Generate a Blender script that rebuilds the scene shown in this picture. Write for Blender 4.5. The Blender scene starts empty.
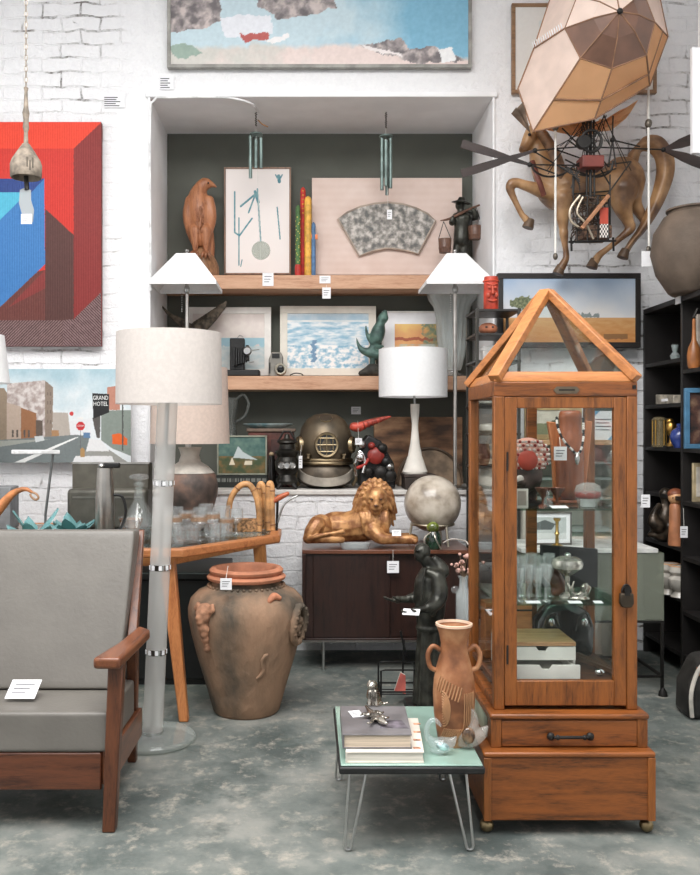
import bpy, bmesh, math, random
from mathutils import Vector, Matrix, Euler
SC = bpy.context.scene
COL = SC.collection
random.seed(7)
F, CX, HY, CH = 905.0, 306.0, 430.0, 1.35
def X(px, d): return (px - CX) * d / F
def Z(py, d): return CH + (HY - py) * d / F
def P(px, py, d): return Vector((X(px, d), d, Z(py, d)))
PI = math.pi

# ---------------------------------------------------------------- materials
_M = {}
def lin(c):
    c = c / 255.0
    return c / 12.92 if c <= .04045 else ((c + .055) / 1.055) ** 2.4
def rgb(c): return (lin(c[0]), lin(c[1]), lin(c[2]), 1)
def newmat(key):
    m = bpy.data.materials.new(key); m.use_nodes = True
    nt = m.node_tree; nt.nodes.clear()
    out = nt.nodes.new('ShaderNodeOutputMaterial')
    return m, nt, out
def nd(nt, t, **kw):
    n = nt.nodes.new(t)
    for k, v in kw.items():
        if k in n.inputs.keys(): n.inputs[k].default_value = v
        else: setattr(n, k, v)
    return n
def coords(nt, scale=(1, 1, 1)):
    tc = nd(nt, 'ShaderNodeTexCoord')
    mp = nd(nt, 'ShaderNodeMapping'); mp.inputs['Scale'].default_value = scale
    nt.links.new(tc.outputs['Object'], mp.inputs['Vector'])
    return mp.outputs['Vector']
def ramp(nt, fac, stops):
    r = nd(nt, 'ShaderNodeValToRGB')
    el = r.color_ramp.elements
    while len(el) < len(stops): el.new(.5)
    for e, (p, c) in zip(el, stops): e.position = p; e.color = rgb(c)
    nt.links.new(fac, r.inputs['Fac'])
    return r.outputs['Color']
def M(c, rough=.6, metal=0.0, var=.12, scale=12, bump=0.0, bscale=60, stretch=(1, 1, 1), c2=None, coat=0.0, c3=None, detail=4, sheen=0.0, trans=0.0):
    """procedural surface: a colour with noise variation, optional second and third colour, optional bump"""
    key = ('M', tuple(c), rough, metal, var, scale, bump, bscale, stretch, c2, coat, c3, detail, sheen, trans)
    if key in _M: return _M[key]
    m, nt, out = newmat('surface_%03d' % len(_M))
    b = nd(nt, 'ShaderNodeBsdfPrincipled', Roughness=rough, Metallic=metal)
    b.inputs['Coat Weight'].default_value = coat
    if sheen: b.inputs['Sheen Weight'].default_value = sheen
    v = coords(nt, stretch)
    if var > 0 or c2:
        n = nd(nt, 'ShaderNodeTexNoise', Scale=scale, Detail=detail); nt.links.new(v, n.inputs['Vector'])
        a = c2 if c2 else tuple(max(0, x * (1 - var)) for x in c)
        z = c if c2 else tuple(min(255, x * (1 + var * .6)) for x in c)
        st = [(.4, a), (.62, z)] if not c3 else [(.38, a), (.5, z), (.63, c3)]
        nt.links.new(ramp(nt, n.outputs['Fac'], st), b.inputs['Base Color'])
    else:
        b.inputs['Base Color'].default_value = rgb(c)
    if bump:
        n2 = nd(nt, 'ShaderNodeTexNoise', Scale=bscale, Detail=5); nt.links.new(v, n2.inputs['Vector'])
        bp = nd(nt, 'ShaderNodeBump', Strength=min(1, bump), Distance=.01 * max(1, bump)); nt.links.new(n2.outputs['Fac'], bp.inputs['Height'])
        nt.links.new(bp.outputs['Normal'], b.inputs['Normal'])
    sh = b.outputs[0]
    if trans:
        t = nd(nt, 'ShaderNodeBsdfTranslucent', Color=rgb(c)); mx = nd(nt, 'ShaderNodeMixShader', Fac=trans)
        nt.links.new(sh, mx.inputs[1]); nt.links.new(t.outputs[0], mx.inputs[2]); sh = mx.outputs[0]
    nt.links.new(sh, out.inputs[0]); _M[key] = m
    return m
def wood(c, dark, axis='x', rough=.45, scale=7, coat=.1):
    key = ('W', c, dark, axis, rough, scale)
    if key in _M: return _M[key]
    m, nt, out = newmat('wood_%03d' % len(_M))
    b = nd(nt, 'ShaderNodeBsdfPrincipled', Roughness=rough); b.inputs['Coat Weight'].default_value = coat
    s = {'x': (1.0, 9, 9), 'y': (9, 1.0, 9), 'z': (9, 9, 1.0)}[axis]
    v = coords(nt, s)
    n = nd(nt, 'ShaderNodeTexNoise', Scale=scale * .6, Detail=6, Roughness=.62, Distortion=.6); nt.links.new(v, n.inputs['Vector'])
    n2 = nd(nt, 'ShaderNodeTexNoise', Scale=scale * 5, Detail=3); nt.links.new(v, n2.inputs['Vector'])
    mx = nd(nt, 'ShaderNodeMath', operation='MULTIPLY_ADD'); nt.links.new(n2.outputs['Fac'], mx.inputs[0]); mx.inputs[1].default_value = .35
    nt.links.new(n.outputs['Fac'], mx.inputs[2])
    mid = tuple((a * 2 + q) / 3 for a, q in zip(c, dark))
    nt.links.new(ramp(nt, mx.outputs[0], [(.5, dark), (.64, mid), (.8, c)]), b.inputs['Base Color'])
    bp = nd(nt, 'ShaderNodeBump', Strength=.12, Distance=.004); nt.links.new(mx.outputs[0], bp.inputs['Height']); nt.links.new(bp.outputs[0], b.inputs['Normal'])
    nt.links.new(b.outputs[0], out.inputs[0]); _M[key] = m
    return m
def glass(c=(245, 250, 248), rough=.02, body=0.0, bodyc=(220, 228, 228), ior=1.45, wavy=0.0):
    """clear pane or blown glass: tinted transmission with a Fresnel reflection, body adds a little milkiness"""
    key = ('G', c, rough, body, bodyc, ior, wavy)
    if key in _M: return _M[key]
    m, nt, out = newmat('glass_%03d' % len(_M))
    t = nd(nt, 'ShaderNodeBsdfTransparent', Color=rgb(c)); g = nd(nt, 'ShaderNodeBsdfGlossy', Roughness=rough)
    fr = nd(nt, 'ShaderNodeFresnel'); ge = nd(nt, 'ShaderNodeNewGeometry'); mr = nd(nt, 'ShaderNodeMapRange'); nt.links.new(ge.outputs['Backfacing'], mr.inputs[0]); mr.inputs[3].default_value = ior; mr.inputs[4].default_value = 1 / ior; nt.links.new(mr.outputs[0], fr.inputs['IOR']); mx = nd(nt, 'ShaderNodeMixShader')
    if wavy:
        n = nd(nt, 'ShaderNodeTexNoise', Scale=wavy, Detail=2); nt.links.new(coords(nt), n.inputs['Vector'])
        bp = nd(nt, 'ShaderNodeBump', Strength=.5, Distance=.01); nt.links.new(n.outputs['Fac'], bp.inputs['Height'])
        nt.links.new(bp.outputs[0], g.inputs['Normal']); nt.links.new(bp.outputs[0], fr.inputs['Normal'])
    nt.links.new(fr.outputs[0], mx.inputs['Fac']); nt.links.new(t.outputs[0], mx.inputs[1]); nt.links.new(g.outputs[0], mx.inputs[2])
    sh = mx.outputs[0]
    if body:
        d = nd(nt, 'ShaderNodeBsdfDiffuse', Color=rgb(bodyc)); m2 = nd(nt, 'ShaderNodeMixShader', Fac=body)
        nt.links.new(sh, m2.inputs[1]); nt.links.new(d.outputs[0], m2.inputs[2]); sh = m2.outputs[0]
    nt.links.new(sh, out.inputs[0]); _M[key] = m
    return m
def paint(c): return M(c, .75, var=.05, scale=25)
def metal(c, rough=.3): return M(c, rough, 1.0, var=.06, scale=15)

# ---------------------------------------------------------------- mesh builder (world coordinates)
class MB:
    def __init__(s): s.v = []; s.f = []
    def add(s, vs, fs, m=0):
        k = len(s.v); s.v += [Vector(v) for v in vs]; s.f += [([i + k for i in f], m) for f in fs]; return s
    def box(s, x0, x1, y0, y1, z0, z1, m=0):
        return s.add([(x, y, z) for z in (z0, z1) for y in (y0, y1) for x in (x0, x1)],
                     [(0, 2, 3, 1), (4, 5, 7, 6), (0, 1, 5, 4), (2, 6, 7, 3), (0, 4, 6, 2), (1, 3, 7, 5)], m)
    def rbox(s, c, size, rot=(0, 0, 0), m=0):
        R = Euler(rot).to_matrix(); c = Vector(c); h = Vector(size) / 2
        return s.add([c + R @ Vector((x * h.x, y * h.y, z * h.z)) for z in (-1, 1) for y in (-1, 1) for x in (-1, 1)],
                     [(0, 2, 3, 1), (4, 5, 7, 6), (0, 1, 5, 4), (2, 6, 7, 3), (0, 4, 6, 2), (1, 3, 7, 5)], m)
    def hexa(s, bot, top, m=0):
        """bottom and top quads, each counter-clockwise from above"""
        return s.add(list(bot) + list(top), [(3, 2, 1, 0), (4, 5, 6, 7), (0, 1, 5, 4), (1, 2, 6, 5), (2, 3, 7, 6), (3, 0, 4, 7)], m)
    def bar(s, p, q, w, h, m=0, up=(0, 0, 1)):
        p, q = Vector(p), Vector(q); d = (q - p).normalized(); u = Vector(up)
        if abs(d.dot(u)) > .98: u = Vector((0, 1, 0))
        a = d.cross(u).normalized() * w / 2; b = a.cross(d).normalized() * h / 2
        return s.add([p - a - b, p + a - b, p + a + b, p - a + b, q - a - b, q + a - b, q + a + b, q - a + b],
                     [(3, 2, 1, 0), (4, 5, 6, 7), (0, 1, 5, 4), (1, 2, 6, 5), (2, 3, 7, 6), (3, 0, 4, 7)], m)
    def tube(s, pts, r, n=8, m=0, closed=False, flat=1.0):
        pts = [Vector(p) for p in pts]; k = len(pts)
        rs = r if isinstance(r, (list, tuple)) else [r] * k
        vs = []; nrm = None
        for i, p in enumerate(pts):
            if closed: d = pts[(i + 1) % k] - pts[i - 1]
            else: d = pts[min(i + 1, k - 1)] - pts[max(i - 1, 0)]
            if d.length < 1e-9: d = Vector((0, 0, 1))
            d.normalize()
            if nrm is None:
                nrm = Vector((0, 1, 0)) if abs(d.y) < .9 else Vector((1, 0, 0))
            nrm = (nrm - d * nrm.dot(d)).normalized(); bi = d.cross(nrm)
            for j in range(n):
                a = 2 * PI * j / n
                vs.append(p + (nrm * math.cos(a) * flat + bi * math.sin(a)) * rs[i])
        fs = []
        for i in range(k if closed else k - 1):
            for j in range(n):
                a, b = i * n + j, i * n + (j + 1) % n; c, d2 = ((i + 1) % k) * n + (j + 1) % n, ((i + 1) % k) * n + j
                fs.append((a, b, c, d2))
        if not closed:
            fs.append(tuple(range(n - 1, -1, -1))); fs.append(tuple((k - 1) * n + j for j in range(n)))
        return s.add(vs, fs, m)
    def lathe(s, prof, c=(0, 0, 0), n=28, m=0, sx=1, sy=1, R=None, flute=0, fl=0, mats=None):
        """profile [(r, z)] spun about a vertical axis through c"""
        c = Vector(c); vs = []; k = len(prof)
        for (r, z) in prof:
            for j in range(n):
                a = 2 * PI * j / n; rr = max(r, 1e-4) * (1 + (fl * math.cos(flute * a) if flute else 0))
                q = Vector((rr * math.cos(a) * sx, rr * math.sin(a) * sy, z))
                vs.append(c + (R @ q if R else q))
        base = len(s.v); s.v += vs
        for i in range(k - 1):
            for j in range(n):
                s.f.append(([base + i * n + j, base + i * n + (j + 1) % n, base + (i + 1) * n + (j + 1) % n, base + (i + 1) * n + j], mats[i] if mats else m))
        if prof[0][0] > 1e-3 and prof[-1][0] > 1e-3: return s
        if prof[0][0] > 1e-3: s.f.append(([base + j for j in range(n - 1, -1, -1)], mats[0] if mats else m))
        if prof[-1][0] > 1e-3: s.f.append(([base + (k - 1) * n + j for j in range(n)], mats[-1] if mats else m))
        return s
    def ell(s, c, r, rot=(0, 0, 0), n=16, m=0):
        R = Euler(rot).to_matrix(); r = (r, r, r) if not isinstance(r, (tuple, list)) else r; c = Vector(c); k = max(6, n // 2)
        vs = [c + R @ Vector((0, 0, -r[2]))]
        for i in range(1, k):
            t = -PI / 2 + PI * i / k
            for j in range(n):
                a = 2 * PI * j / n
                vs.append(c + R @ Vector((r[0] * math.cos(t) * math.cos(a), r[1] * math.cos(t) * math.sin(a), r[2] * math.sin(t))))
        vs.append(c + R @ Vector((0, 0, r[2]))); L = len(vs) - 1; fs = []
        for j in range(n):
            fs.append((0, 1 + (j + 1) % n, 1 + j)); fs.append((L, L - n + j, L - n + (j + 1) % n))
        for i in range(k - 2):
            for j in range(n):
                a = 1 + i * n
                fs.append((a + j, a + (j + 1) % n, a + n + (j + 1) % n, a + n + j))
        return s.add(vs, fs, m)
    def prism(s, poly, y0, y1, m=0):
        """outline [(x, z)] counter-clockwise seen from the front, from y0 (front) to y1"""
        n = len(poly)
        return s.add([(x, y0, z) for x, z in poly] + [(x, y1, z) for x, z in poly],
                     [tuple(range(n)), tuple(range(2 * n - 1, n - 1, -1))] + [(i, n + i, n + (i + 1) % n, (i + 1) % n) for i in range(n)], m)
    def plate(s, poly, z0, z1, m=0):
        n = len(poly)
        return s.add([(x, y, z0) for x, y in poly] + [(x, y, z1) for x, y in poly],
                     [tuple(range(n - 1, -1, -1)), tuple(range(n, 2 * n))] + [(i, (i + 1) % n, n + (i + 1) % n, n + i) for i in range(n)], m)
    def poly(s, pts, m=0): return s.add(pts, [tuple(range(len(pts)))], m)
    def mesh(s, name, o=(0, 0, 0), fix=True):
        me = bpy.data.meshes.new(name); o = Vector(o)
        me.from_pydata([v - o for v in s.v], [], [f for f, _ in s.f])
        for p, (_, m) in zip(me.polygons, s.f): p.material_index = m
        if fix:
            bm = bmesh.new(); bm.from_mesh(me); bmesh.ops.recalc_face_normals(bm, faces=bm.faces); bm.to_mesh(me); bm.free()
        me.update()
        return me
    def build(s, name, mats, parent=None, bevel=0.0, angle=40, seg=2, o=None, fix=True, sub=0):
        if parent is not None:
            o = world_loc(parent)
        elif o is None:
            xs = [v.x for v in s.v]; ys = [v.y for v in s.v]; zs = [v.z for v in s.v]
            o = Vector(((min(xs) + max(xs)) / 2, (min(ys) + max(ys)) / 2, min(zs)))
        me = s.mesh(name, o, fix)
        for m in (mats if isinstance(mats, (list, tuple)) else [mats]): me.materials.append(m)
        ob = bpy.data.objects.new(name, me); COL.objects.link(ob)
        if parent is not None: ob.parent = parent
        else: ob.location = o
        finish(ob, bevel, angle, seg, sub)
        return ob
def finish(ob, bevel, angle, seg=2, sub=0):
    me = ob.data
    for p in me.polygons: p.use_smooth = True
    me.set_sharp_from_angle(angle=math.radians(angle))
    if bevel:
        b = ob.modifiers.new('bevel', 'BEVEL'); b.width = bevel; b.segments = seg; b.limit_method = 'ANGLE'; b.angle_limit = math.radians(35); b.harden_normals = False
    if sub:
        q = ob.modifiers.new('sub', 'SUBSURF'); q.levels = sub; q.render_levels = sub
def world_loc(o):
    v = Vector(o.location)
    while o.parent: o = o.parent; v = v + o.location
    return v
def organic(mb, name, mats, parent=None, voxel=.01, it=4, o=None, colour=None):
    """fuse the overlapping closed pieces of mb into one continuous skin"""
    xs = [v.x for v in mb.v]; ys = [v.y for v in mb.v]; zs = [v.z for v in mb.v]
    if parent is not None: o = world_loc(parent)
    elif o is None: o = Vector(((min(xs) + max(xs)) / 2, (min(ys) + max(ys)) / 2, min(zs)))
    me = mb.mesh(name + '_raw', o); ob = bpy.data.objects.new(name + '_raw', me); COL.objects.link(ob)
    r = ob.modifiers.new('r', 'REMESH'); r.mode = 'VOXEL'; r.voxel_size = voxel
    if it:
        sm = ob.modifiers.new('s', 'SMOOTH'); sm.iterations = it; sm.factor = .5
    dg = bpy.context.evaluated_depsgraph_get(); dg.update()
    me2 = bpy.data.meshes.new_from_object(ob.evaluated_get(dg)); me2.name = name
    bpy.data.objects.remove(ob); bpy.data.meshes.remove(me)
    me2.materials.clear()
    for m in (mats if isinstance(mats, (list, tuple)) else [mats]): me2.materials.append(m)
    ob = bpy.data.objects.new(name, me2); COL.objects.link(ob)
    for p in me2.polygons: p.use_smooth = True
    if parent is not None: ob.parent = parent
    else: ob.location = o
    return ob
def thing(name, label, cat, loc, group=None):
    o = bpy.data.objects.new(name, None); COL.objects.link(o); o.location = loc; o.empty_display_size = .05
    return tag(o, label, cat, group)
def tag(o, label, cat, group=None):
    o['label'] = label; o['category'] = cat
    if group: o['group'] = group
    return o
def struct(o): o['kind'] = 'structure'; return o
def dup(root, loc, label, rz=None, group=None, scale=None):
    def cp(o, par):
        c = o.copy(); COL.objects.link(c)
        if par is not None: c.parent = par
        for ch in list(o.children): cp(ch, c)
        return c
    r = cp(root, None); r.location = loc; r['label'] = label
    if rz is not None: r.rotation_euler = (0, 0, rz)
    if group: r['group'] = group
    if scale: r.scale = (scale,) * 3 if not isinstance(scale, tuple) else scale
    return r
def text_mesh(body, size, ext=.0006):
    cu = bpy.data.curves.new('t', 'FONT'); cu.body = body; cu.size = size; cu.extrude = ext; cu.align_x = 'CENTER'; cu.align_y = 'CENTER'; cu.resolution_u = 2
    ob = bpy.data.objects.new('t', cu); COL.objects.link(ob)
    dg = bpy.context.evaluated_depsgraph_get(); dg.update()
    me = bpy.data.meshes.new_from_object(ob.evaluated_get(dg)); bpy.data.objects.remove(ob)
    return me
def lettering(body, size, centre, mat, parent, name='lettering', sx=1.0, sz=1.0):
    """flat text facing -Y at a world point"""
    me = text_mesh(body, size); me.name = name
    c = Vector(centre) - world_loc(parent)
    for v in me.vertices: v.co = Vector((v.co.x * sx + c.x, c.y - v.co.z, v.co.y * sz + c.z))
    me.materials.clear(); me.materials.append(mat)
    ob = bpy.data.objects.new(name, me); COL.objects.link(ob); ob.parent = parent
    return ob
def spline(pts, k=6):
    """Catmull-Rom through points (any tuple length)"""
    out = []; n = len(pts)
    for i in range(n - 1):
        p0, p1, p2, p3 = pts[max(i - 1, 0)], pts[i], pts[i + 1], pts[min(i + 2, n - 1)]
        for j in range(k):
            t = j / k
            out.append(tuple(.5 * (2 * b + (c - a) * t + (2 * a - 5 * b + 4 * c - d) * t * t + (3 * b - a - 3 * c + d) * t ** 3) for a, b, c, d in zip(p0, p1, p2, p3)))
    out.append(tuple(pts[-1])); return out
def limb(mb, pts, k=5, n=10, m=0, flat=1.0):
    """pts: (x, y, z, r) smoothed into a tapering tube with round ends"""
    sp = spline(pts, k)
    mb.tube([q[:3] for q in sp], [max(.001, q[3]) for q in sp], n, m, flat=flat)
    for q in (sp[0], sp[-1]): mb.ell(q[:3], q[3], n=n, m=m)
    return mb

# ---------------------------------------------------------------- pictures
from mathutils import noise as NZ
def inpoly(x, y, p):
    c = False; j = len(p) - 1
    for i in range(len(p)):
        if (p[i][1] > y) != (p[j][1] > y) and x < (p[j][0] - p[i][0]) * (y - p[i][1]) / (p[j][1] - p[i][1]) + p[i][0]: c = not c
        j = i
    return c
def segd(x, y, a, b):
    dx, dy = b[0] - a[0], b[1] - a[1]; t = max(0, min(1, ((x - a[0]) * dx + (y - a[1]) * dy) / (dx * dx + dy * dy + 1e-9)))
    return math.hypot(x - a[0] - t * dx, y - a[1] - t * dy)
def fbm(x, y, s, seed=0.0): return NZ.fractal(Vector((x * s, y * s, seed)), .9, 2.0, 4)
def mixc(a, b, t): t = max(0, min(1, t)); return tuple(p + (q - p) * t for p, q in zip(a, b))
def artmat(rough=.6, ridge=0):
    key = ('ART', rough, ridge)
    if key in _M: return _M[key]
    m, nt, out = newmat('picture_%03d' % len(_M)); b = nd(nt, 'ShaderNodeBsdfPrincipled', Roughness=rough)
    a = nd(nt, 'ShaderNodeVertexColor', layer_name='Col'); nt.links.new(a.outputs['Color'], b.inputs['Base Color'])
    if ridge:
        wv = nd(nt, 'ShaderNodeTexWave', Scale=ridge, Distortion=.6); nt.links.new(coords(nt), wv.inputs['Vector'])
        bp = nd(nt, 'ShaderNodeBump', Strength=.35, Distance=.004); nt.links.new(wv.outputs['Fac'], bp.inputs['Height']); nt.links.new(bp.outputs[0], b.inputs['Normal'])
    nt.links.new(b.outputs[0], out.inputs[0]); _M[key] = m; return m
def artwork(name, x0, x1, z0, z1, y, fn, nx, nz, parent, mat=None):
    """a painted or printed sheet: fn(u, v) -> colour, u to the right, v upward, both 0..1"""
    o = world_loc(parent); vs = []; fs = []; cols = []
    for j in range(nz + 1):
        for i in range(nx + 1):
            u, v = i / nx, j / nz; vs.append(Vector((x0 + (x1 - x0) * u, y, z0 + (z1 - z0) * v)) - o); cols.append(fn(u, v))
    for j in range(nz):
        for i in range(nx):
            a = j * (nx + 1) + i; fs.append((a, a + 1, a + nx + 2, a + nx + 1))
    me = bpy.data.meshes.new(name); me.from_pydata(vs, [], fs)
    at = me.color_attributes.new('Col', 'FLOAT_COLOR', 'POINT')
    buf = []
    for c in cols: buf += [lin(max(0, min(255, q))) for q in c[:3]] + [1]
    at.data.foreach_set('color', buf); me.materials.append(mat or artmat())
    ob = bpy.data.objects.new(name, me); COL.objects.link(ob); ob.parent = parent
    return ob
def layers(bg, lays, wob=0.0, ws=.2, grain=4, gs=.5):
    """paint polygons (last on top) given in photograph coordinates; wob loosens the edges, grain mottles the colour"""
    def f(px, py):
        qx = px + (wob * fbm(px, py, ws, 1.7) if wob else 0); qy = py + (wob * fbm(px, py, ws, 9.1) if wob else 0)
        c = bg(qx, qy) if callable(bg) else bg
        for col, pol in lays:
            if inpoly(qx, qy, pol): c = col(qx, qy) if callable(col) else col
        g = fbm(px, py, gs, 4.4) * grain
        return tuple(q + g for q in c)
    return f
def picture(name, label, cat, px0, px1, py0, py1, d, fw, fmat, fn, depth=.03, mount=None, mw=0.0, res=1.0, group=None, glazed=False, mat=None):
    """framed picture facing the room, outline given in photograph coordinates at distance d; fn(px, py) -> colour"""
    x0, x1, z0, z1 = X(px0, d), X(px1, d), Z(py1, d), Z(py0, d)
    t = thing(name, label, cat, ((x0 + x1) / 2, d + depth / 2, z0), group)
    if fw:
        mb = MB(); mb.box(x0, x1, d, d + depth, z0, z0 + fw); mb.box(x0, x1, d, d + depth, z1 - fw, z1); mb.box(x0, x0 + fw, d, d + depth, z0 + fw, z1 - fw); mb.box(x1 - fw, x1, d, d + depth, z0 + fw, z1 - fw)
        mb.build('frame', fmat, t, .002)
    MB().box(x0 + fw * .6, x1 - fw * .6, d + .008 if fw else d, d + depth * .8, z0 + fw * .6, z1 - fw * .6).build('backing', mount or CARD, t)
    ax0, ax1, az0, az1 = x0 + fw + mw, x1 - fw - mw, z0 + fw + mw, z1 - fw - mw; yy = (d + .0065) if fw else d - .0008
    def g(u, v): return fn(CX + (ax0 + (ax1 - ax0) * u) * F / d, HY - (az0 + (az1 - az0) * v - CH) * F / d)
    artwork('artwork', ax0, ax1, az0, az1, yy, g, max(8, int((px1 - px0) * res)), max(8, int((py1 - py0) * res)), t, mat)
    return t
def zp(pts, ox, oy, f): return [(ox + x / f, oy + y / f) for x, y in pts]

# ---------------------------------------------------------------- shared materials
WHITE = M((236, 236, 238), .7, var=.03)
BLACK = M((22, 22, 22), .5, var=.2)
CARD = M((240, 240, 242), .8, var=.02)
INK = M((70, 70, 75), .8, var=0)
OAK = wood((144, 84, 34), (92, 50, 17), 'z'); OAKX = wood((140, 79, 32), (80, 43, 15), 'x'); OAKL = wood((186, 120, 66), (142, 86, 42), 'x')
OAKY = wood((176, 104, 58), (120, 62, 30), 'y')
SHELFW = wood((206, 164, 134), (172, 124, 94), 'x', .6)
TEAK = wood((104, 60, 36), (64, 34, 20), 'z', .4); TEAKY = wood((122, 72, 44), (78, 42, 26), 'y', .35); TEAKX = wood((102, 58, 36), (62, 33, 20), 'x', .4)
WALNUT = wood((52, 30, 24), (32, 19, 16), 'x', .35); WALNUTZ = wood((50, 29, 23), (30, 18, 15), 'z', .35)
BRASS = metal((190, 160, 100), .3); STEEL = metal((190, 190, 188), .28); CHROME = metal((215, 215, 215), .12); GOLD = metal((205, 160, 80), .3)
BRONZE = M((58, 58, 52), .36, .45, var=.3, scale=18, bump=.15, bscale=40)
IRON = M((40, 38, 36), .5, .5, var=.2)
PANE = glass((252, 254, 253)); CLEAR = glass((250, 252, 252), body=.08, bodyc=(240, 242, 242)); CLEARG = glass((236, 246, 242))
STRING = M((225, 222, 215), .9, var=.05)
def tagcard(name, label, c, w, h, string_to=None, rz=0.0, group=None, tilt=0.0, lines=True):
    """a paper price tag, hanging from a string if string_to is given"""
    c = Vector(c); t = thing(name, label, 'price tag', (c.x, c.y, c.z - h / 2), group)
    MB().rbox(c, (w, .002, h), (tilt, 0, rz)).build('card', CARD, t)
    if lines:
        mb = MB(); R = Euler((tilt, 0, rz)).to_matrix()
        for i in range(3):
            mb.rbox(c + R @ Vector((-w * .06 * i, -.0016, h * (.22 - .2 * i))), (w * (.66 - .1 * i), .0008, h * .045), (tilt, 0, rz))
        mb.build('writing', INK, t)
    if string_to is not None:
        MB().tube([c + Vector((0, 0, h / 2)), Vector(string_to)], .0012, 5).build('string', STRING, t)
    return t
# ================================================================ SETTING
WY, NB = 5.55, 6.22          # front of the back wall, back of the niche
NX0, NX1, NZ0, NZ1 = -.957, 1.147, .982, 3.39
CEIL = 4.4
def wallmat():
    m, nt, out = newmat('painted_brick')
    b = nd(nt, 'ShaderNodeBsdfPrincipled', Roughness=.72)
    tc = nd(nt, 'ShaderNodeTexCoord'); sp = nd(nt, 'ShaderNodeSeparateXYZ'); nt.links.new(tc.outputs['Object'], sp.inputs[0])
    cb = nd(nt, 'ShaderNodeCombineXYZ'); ad = nd(nt, 'ShaderNodeMath', operation='ADD'); nt.links.new(sp.outputs[0], ad.inputs[0]); nt.links.new(sp.outputs[1], ad.inputs[1])
    nt.links.new(ad.outputs[0], cb.inputs[0]); nt.links.new(sp.outputs[2], cb.inputs[1])
    wn = nd(nt, 'ShaderNodeTexNoise', Scale=7.0, Detail=5); nt.links.new(tc.outputs['Object'], wn.inputs['Vector'])
    wo = nd(nt, 'ShaderNodeVectorMath', operation='MULTIPLY_ADD'); nt.links.new(wn.outputs['Color'], wo.inputs[0]); wo.inputs[1].default_value = (.06, .055, .0); nt.links.new(cb.outputs[0], wo.inputs[2])
    br = nd(nt, 'ShaderNodeTexBrick'); nt.links.new(wo.outputs[0], br.inputs['Vector'])
    br.inputs['Scale'].default_value = 1.0; br.inputs['Brick Width'].default_value = .24; br.inputs['Row Height'].default_value = .085; br.inputs['Mortar Size'].default_value = .007; br.inputs['Mortar Smooth'].default_value = .35
    # broken paint: cracks open only in patches along the joints
    n1 = nd(nt, 'ShaderNodeTexNoise', Scale=2.6, Detail=6, Roughness=.65); nt.links.new(tc.outputs['Object'], n1.inputs['Vector'])
    n3 = nd(nt, 'ShaderNodeTexNoise', Scale=22.0, Detail=5, Roughness=.7); nt.links.new(tc.outputs['Object'], n3.inputs['Vector'])
    mr = nd(nt, 'ShaderNodeMapRange'); nt.links.new(n1.outputs['Fac'], mr.inputs[0]); mr.inputs[1].default_value = .51; mr.inputs[2].default_value = .63
    m3 = nd(nt, 'ShaderNodeMapRange'); nt.links.new(n3.outputs['Fac'], m3.inputs[0]); m3.inputs[1].default_value = .40; m3.inputs[2].default_value = .56
    a = nd(nt, 'ShaderNodeMath', operation='MULTIPLY'); nt.links.new(br.outputs['Fac'], a.inputs[0]); nt.links.new(mr.outputs[0], a.inputs[1])
    a2 = nd(nt, 'ShaderNodeMath', operation='MULTIPLY'); nt.links.new(a.outputs[0], a2.inputs[0]); nt.links.new(m3.outputs[0], a2.inputs[1])
    # chips
    n4 = nd(nt, 'ShaderNodeTexNoise', Scale=9.0, Detail=6, Roughness=.75); nt.links.new(tc.outputs['Object'], n4.inputs['Vector'])
    m4 = nd(nt, 'ShaderNodeMapRange'); nt.links.new(n4.outputs['Fac'], m4.inputs[0]); m4.inputs[1].default_value = .655; m4.inputs[2].default_value = .69
    mxm = nd(nt, 'ShaderNodeMath', operation='MAXIMUM'); nt.links.new(a2.outputs[0], mxm.inputs[0]); nt.links.new(m4.outputs[0], mxm.inputs[1])
    # smooth plaster round the niche, rough brick further out and under the ledge
    px_ = nd(nt, 'ShaderNodeMath', operation='MULTIPLY_ADD'); nt.links.new(wn.outputs['Fac'], px_.inputs[0]); px_.inputs[1].default_value = .5; nt.links.new(sp.outputs[0], px_.inputs[2])
    ds = nd(nt, 'ShaderNodeMath', operation='SUBTRACT'); nt.links.new(px_.outputs[0], ds.inputs[0]); ds.inputs[1].default_value = .345
    ab = nd(nt, 'ShaderNodeMath', operation='ABSOLUTE'); nt.links.new(ds.outputs[0], ab.inputs[0])
    pm = nd(nt, 'ShaderNodeMapRange'); nt.links.new(ab.outputs[0], pm.inputs[0]); pm.inputs[1].default_value = 1.16; pm.inputs[2].default_value = 1.42
    zm = nd(nt, 'ShaderNodeMapRange'); nt.links.new(sp.outputs[2], zm.inputs[0]); zm.inputs[1].default_value = 1.0; zm.inputs[2].default_value = .94
    pk = nd(nt, 'ShaderNodeMath', operation='MAXIMUM'); nt.links.new(pm.outputs[0], pk.inputs[0]); nt.links.new(zm.outputs[0], pk.inputs[1])
    mq = nd(nt, 'ShaderNodeMath', operation='MULTIPLY'); nt.links.new(mxm.outputs[0], mq.inputs[0]); nt.links.new(pk.outputs[0], mq.inputs[1]); mxm = mq
    bq = nd(nt, 'ShaderNodeMath', operation='MULTIPLY'); nt.links.new(br.outputs['Fac'], bq.inputs[0]); nt.links.new(pk.outputs[0], bq.inputs[1])
    mixc = nd(nt, 'ShaderNodeMix', data_type='RGBA'); nt.links.new(mxm.outputs[0], mixc.inputs[0])
    nt.links.new(ramp(nt, n3.outputs['Fac'], [(.3, (237, 237, 239)), (.6, (243, 243, 244))]), mixc.inputs[6]); mixc.inputs[7].default_value = rgb((140, 134, 130))
    nt.links.new(mixc.outputs[2], b.inputs['Base Color'])
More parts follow.
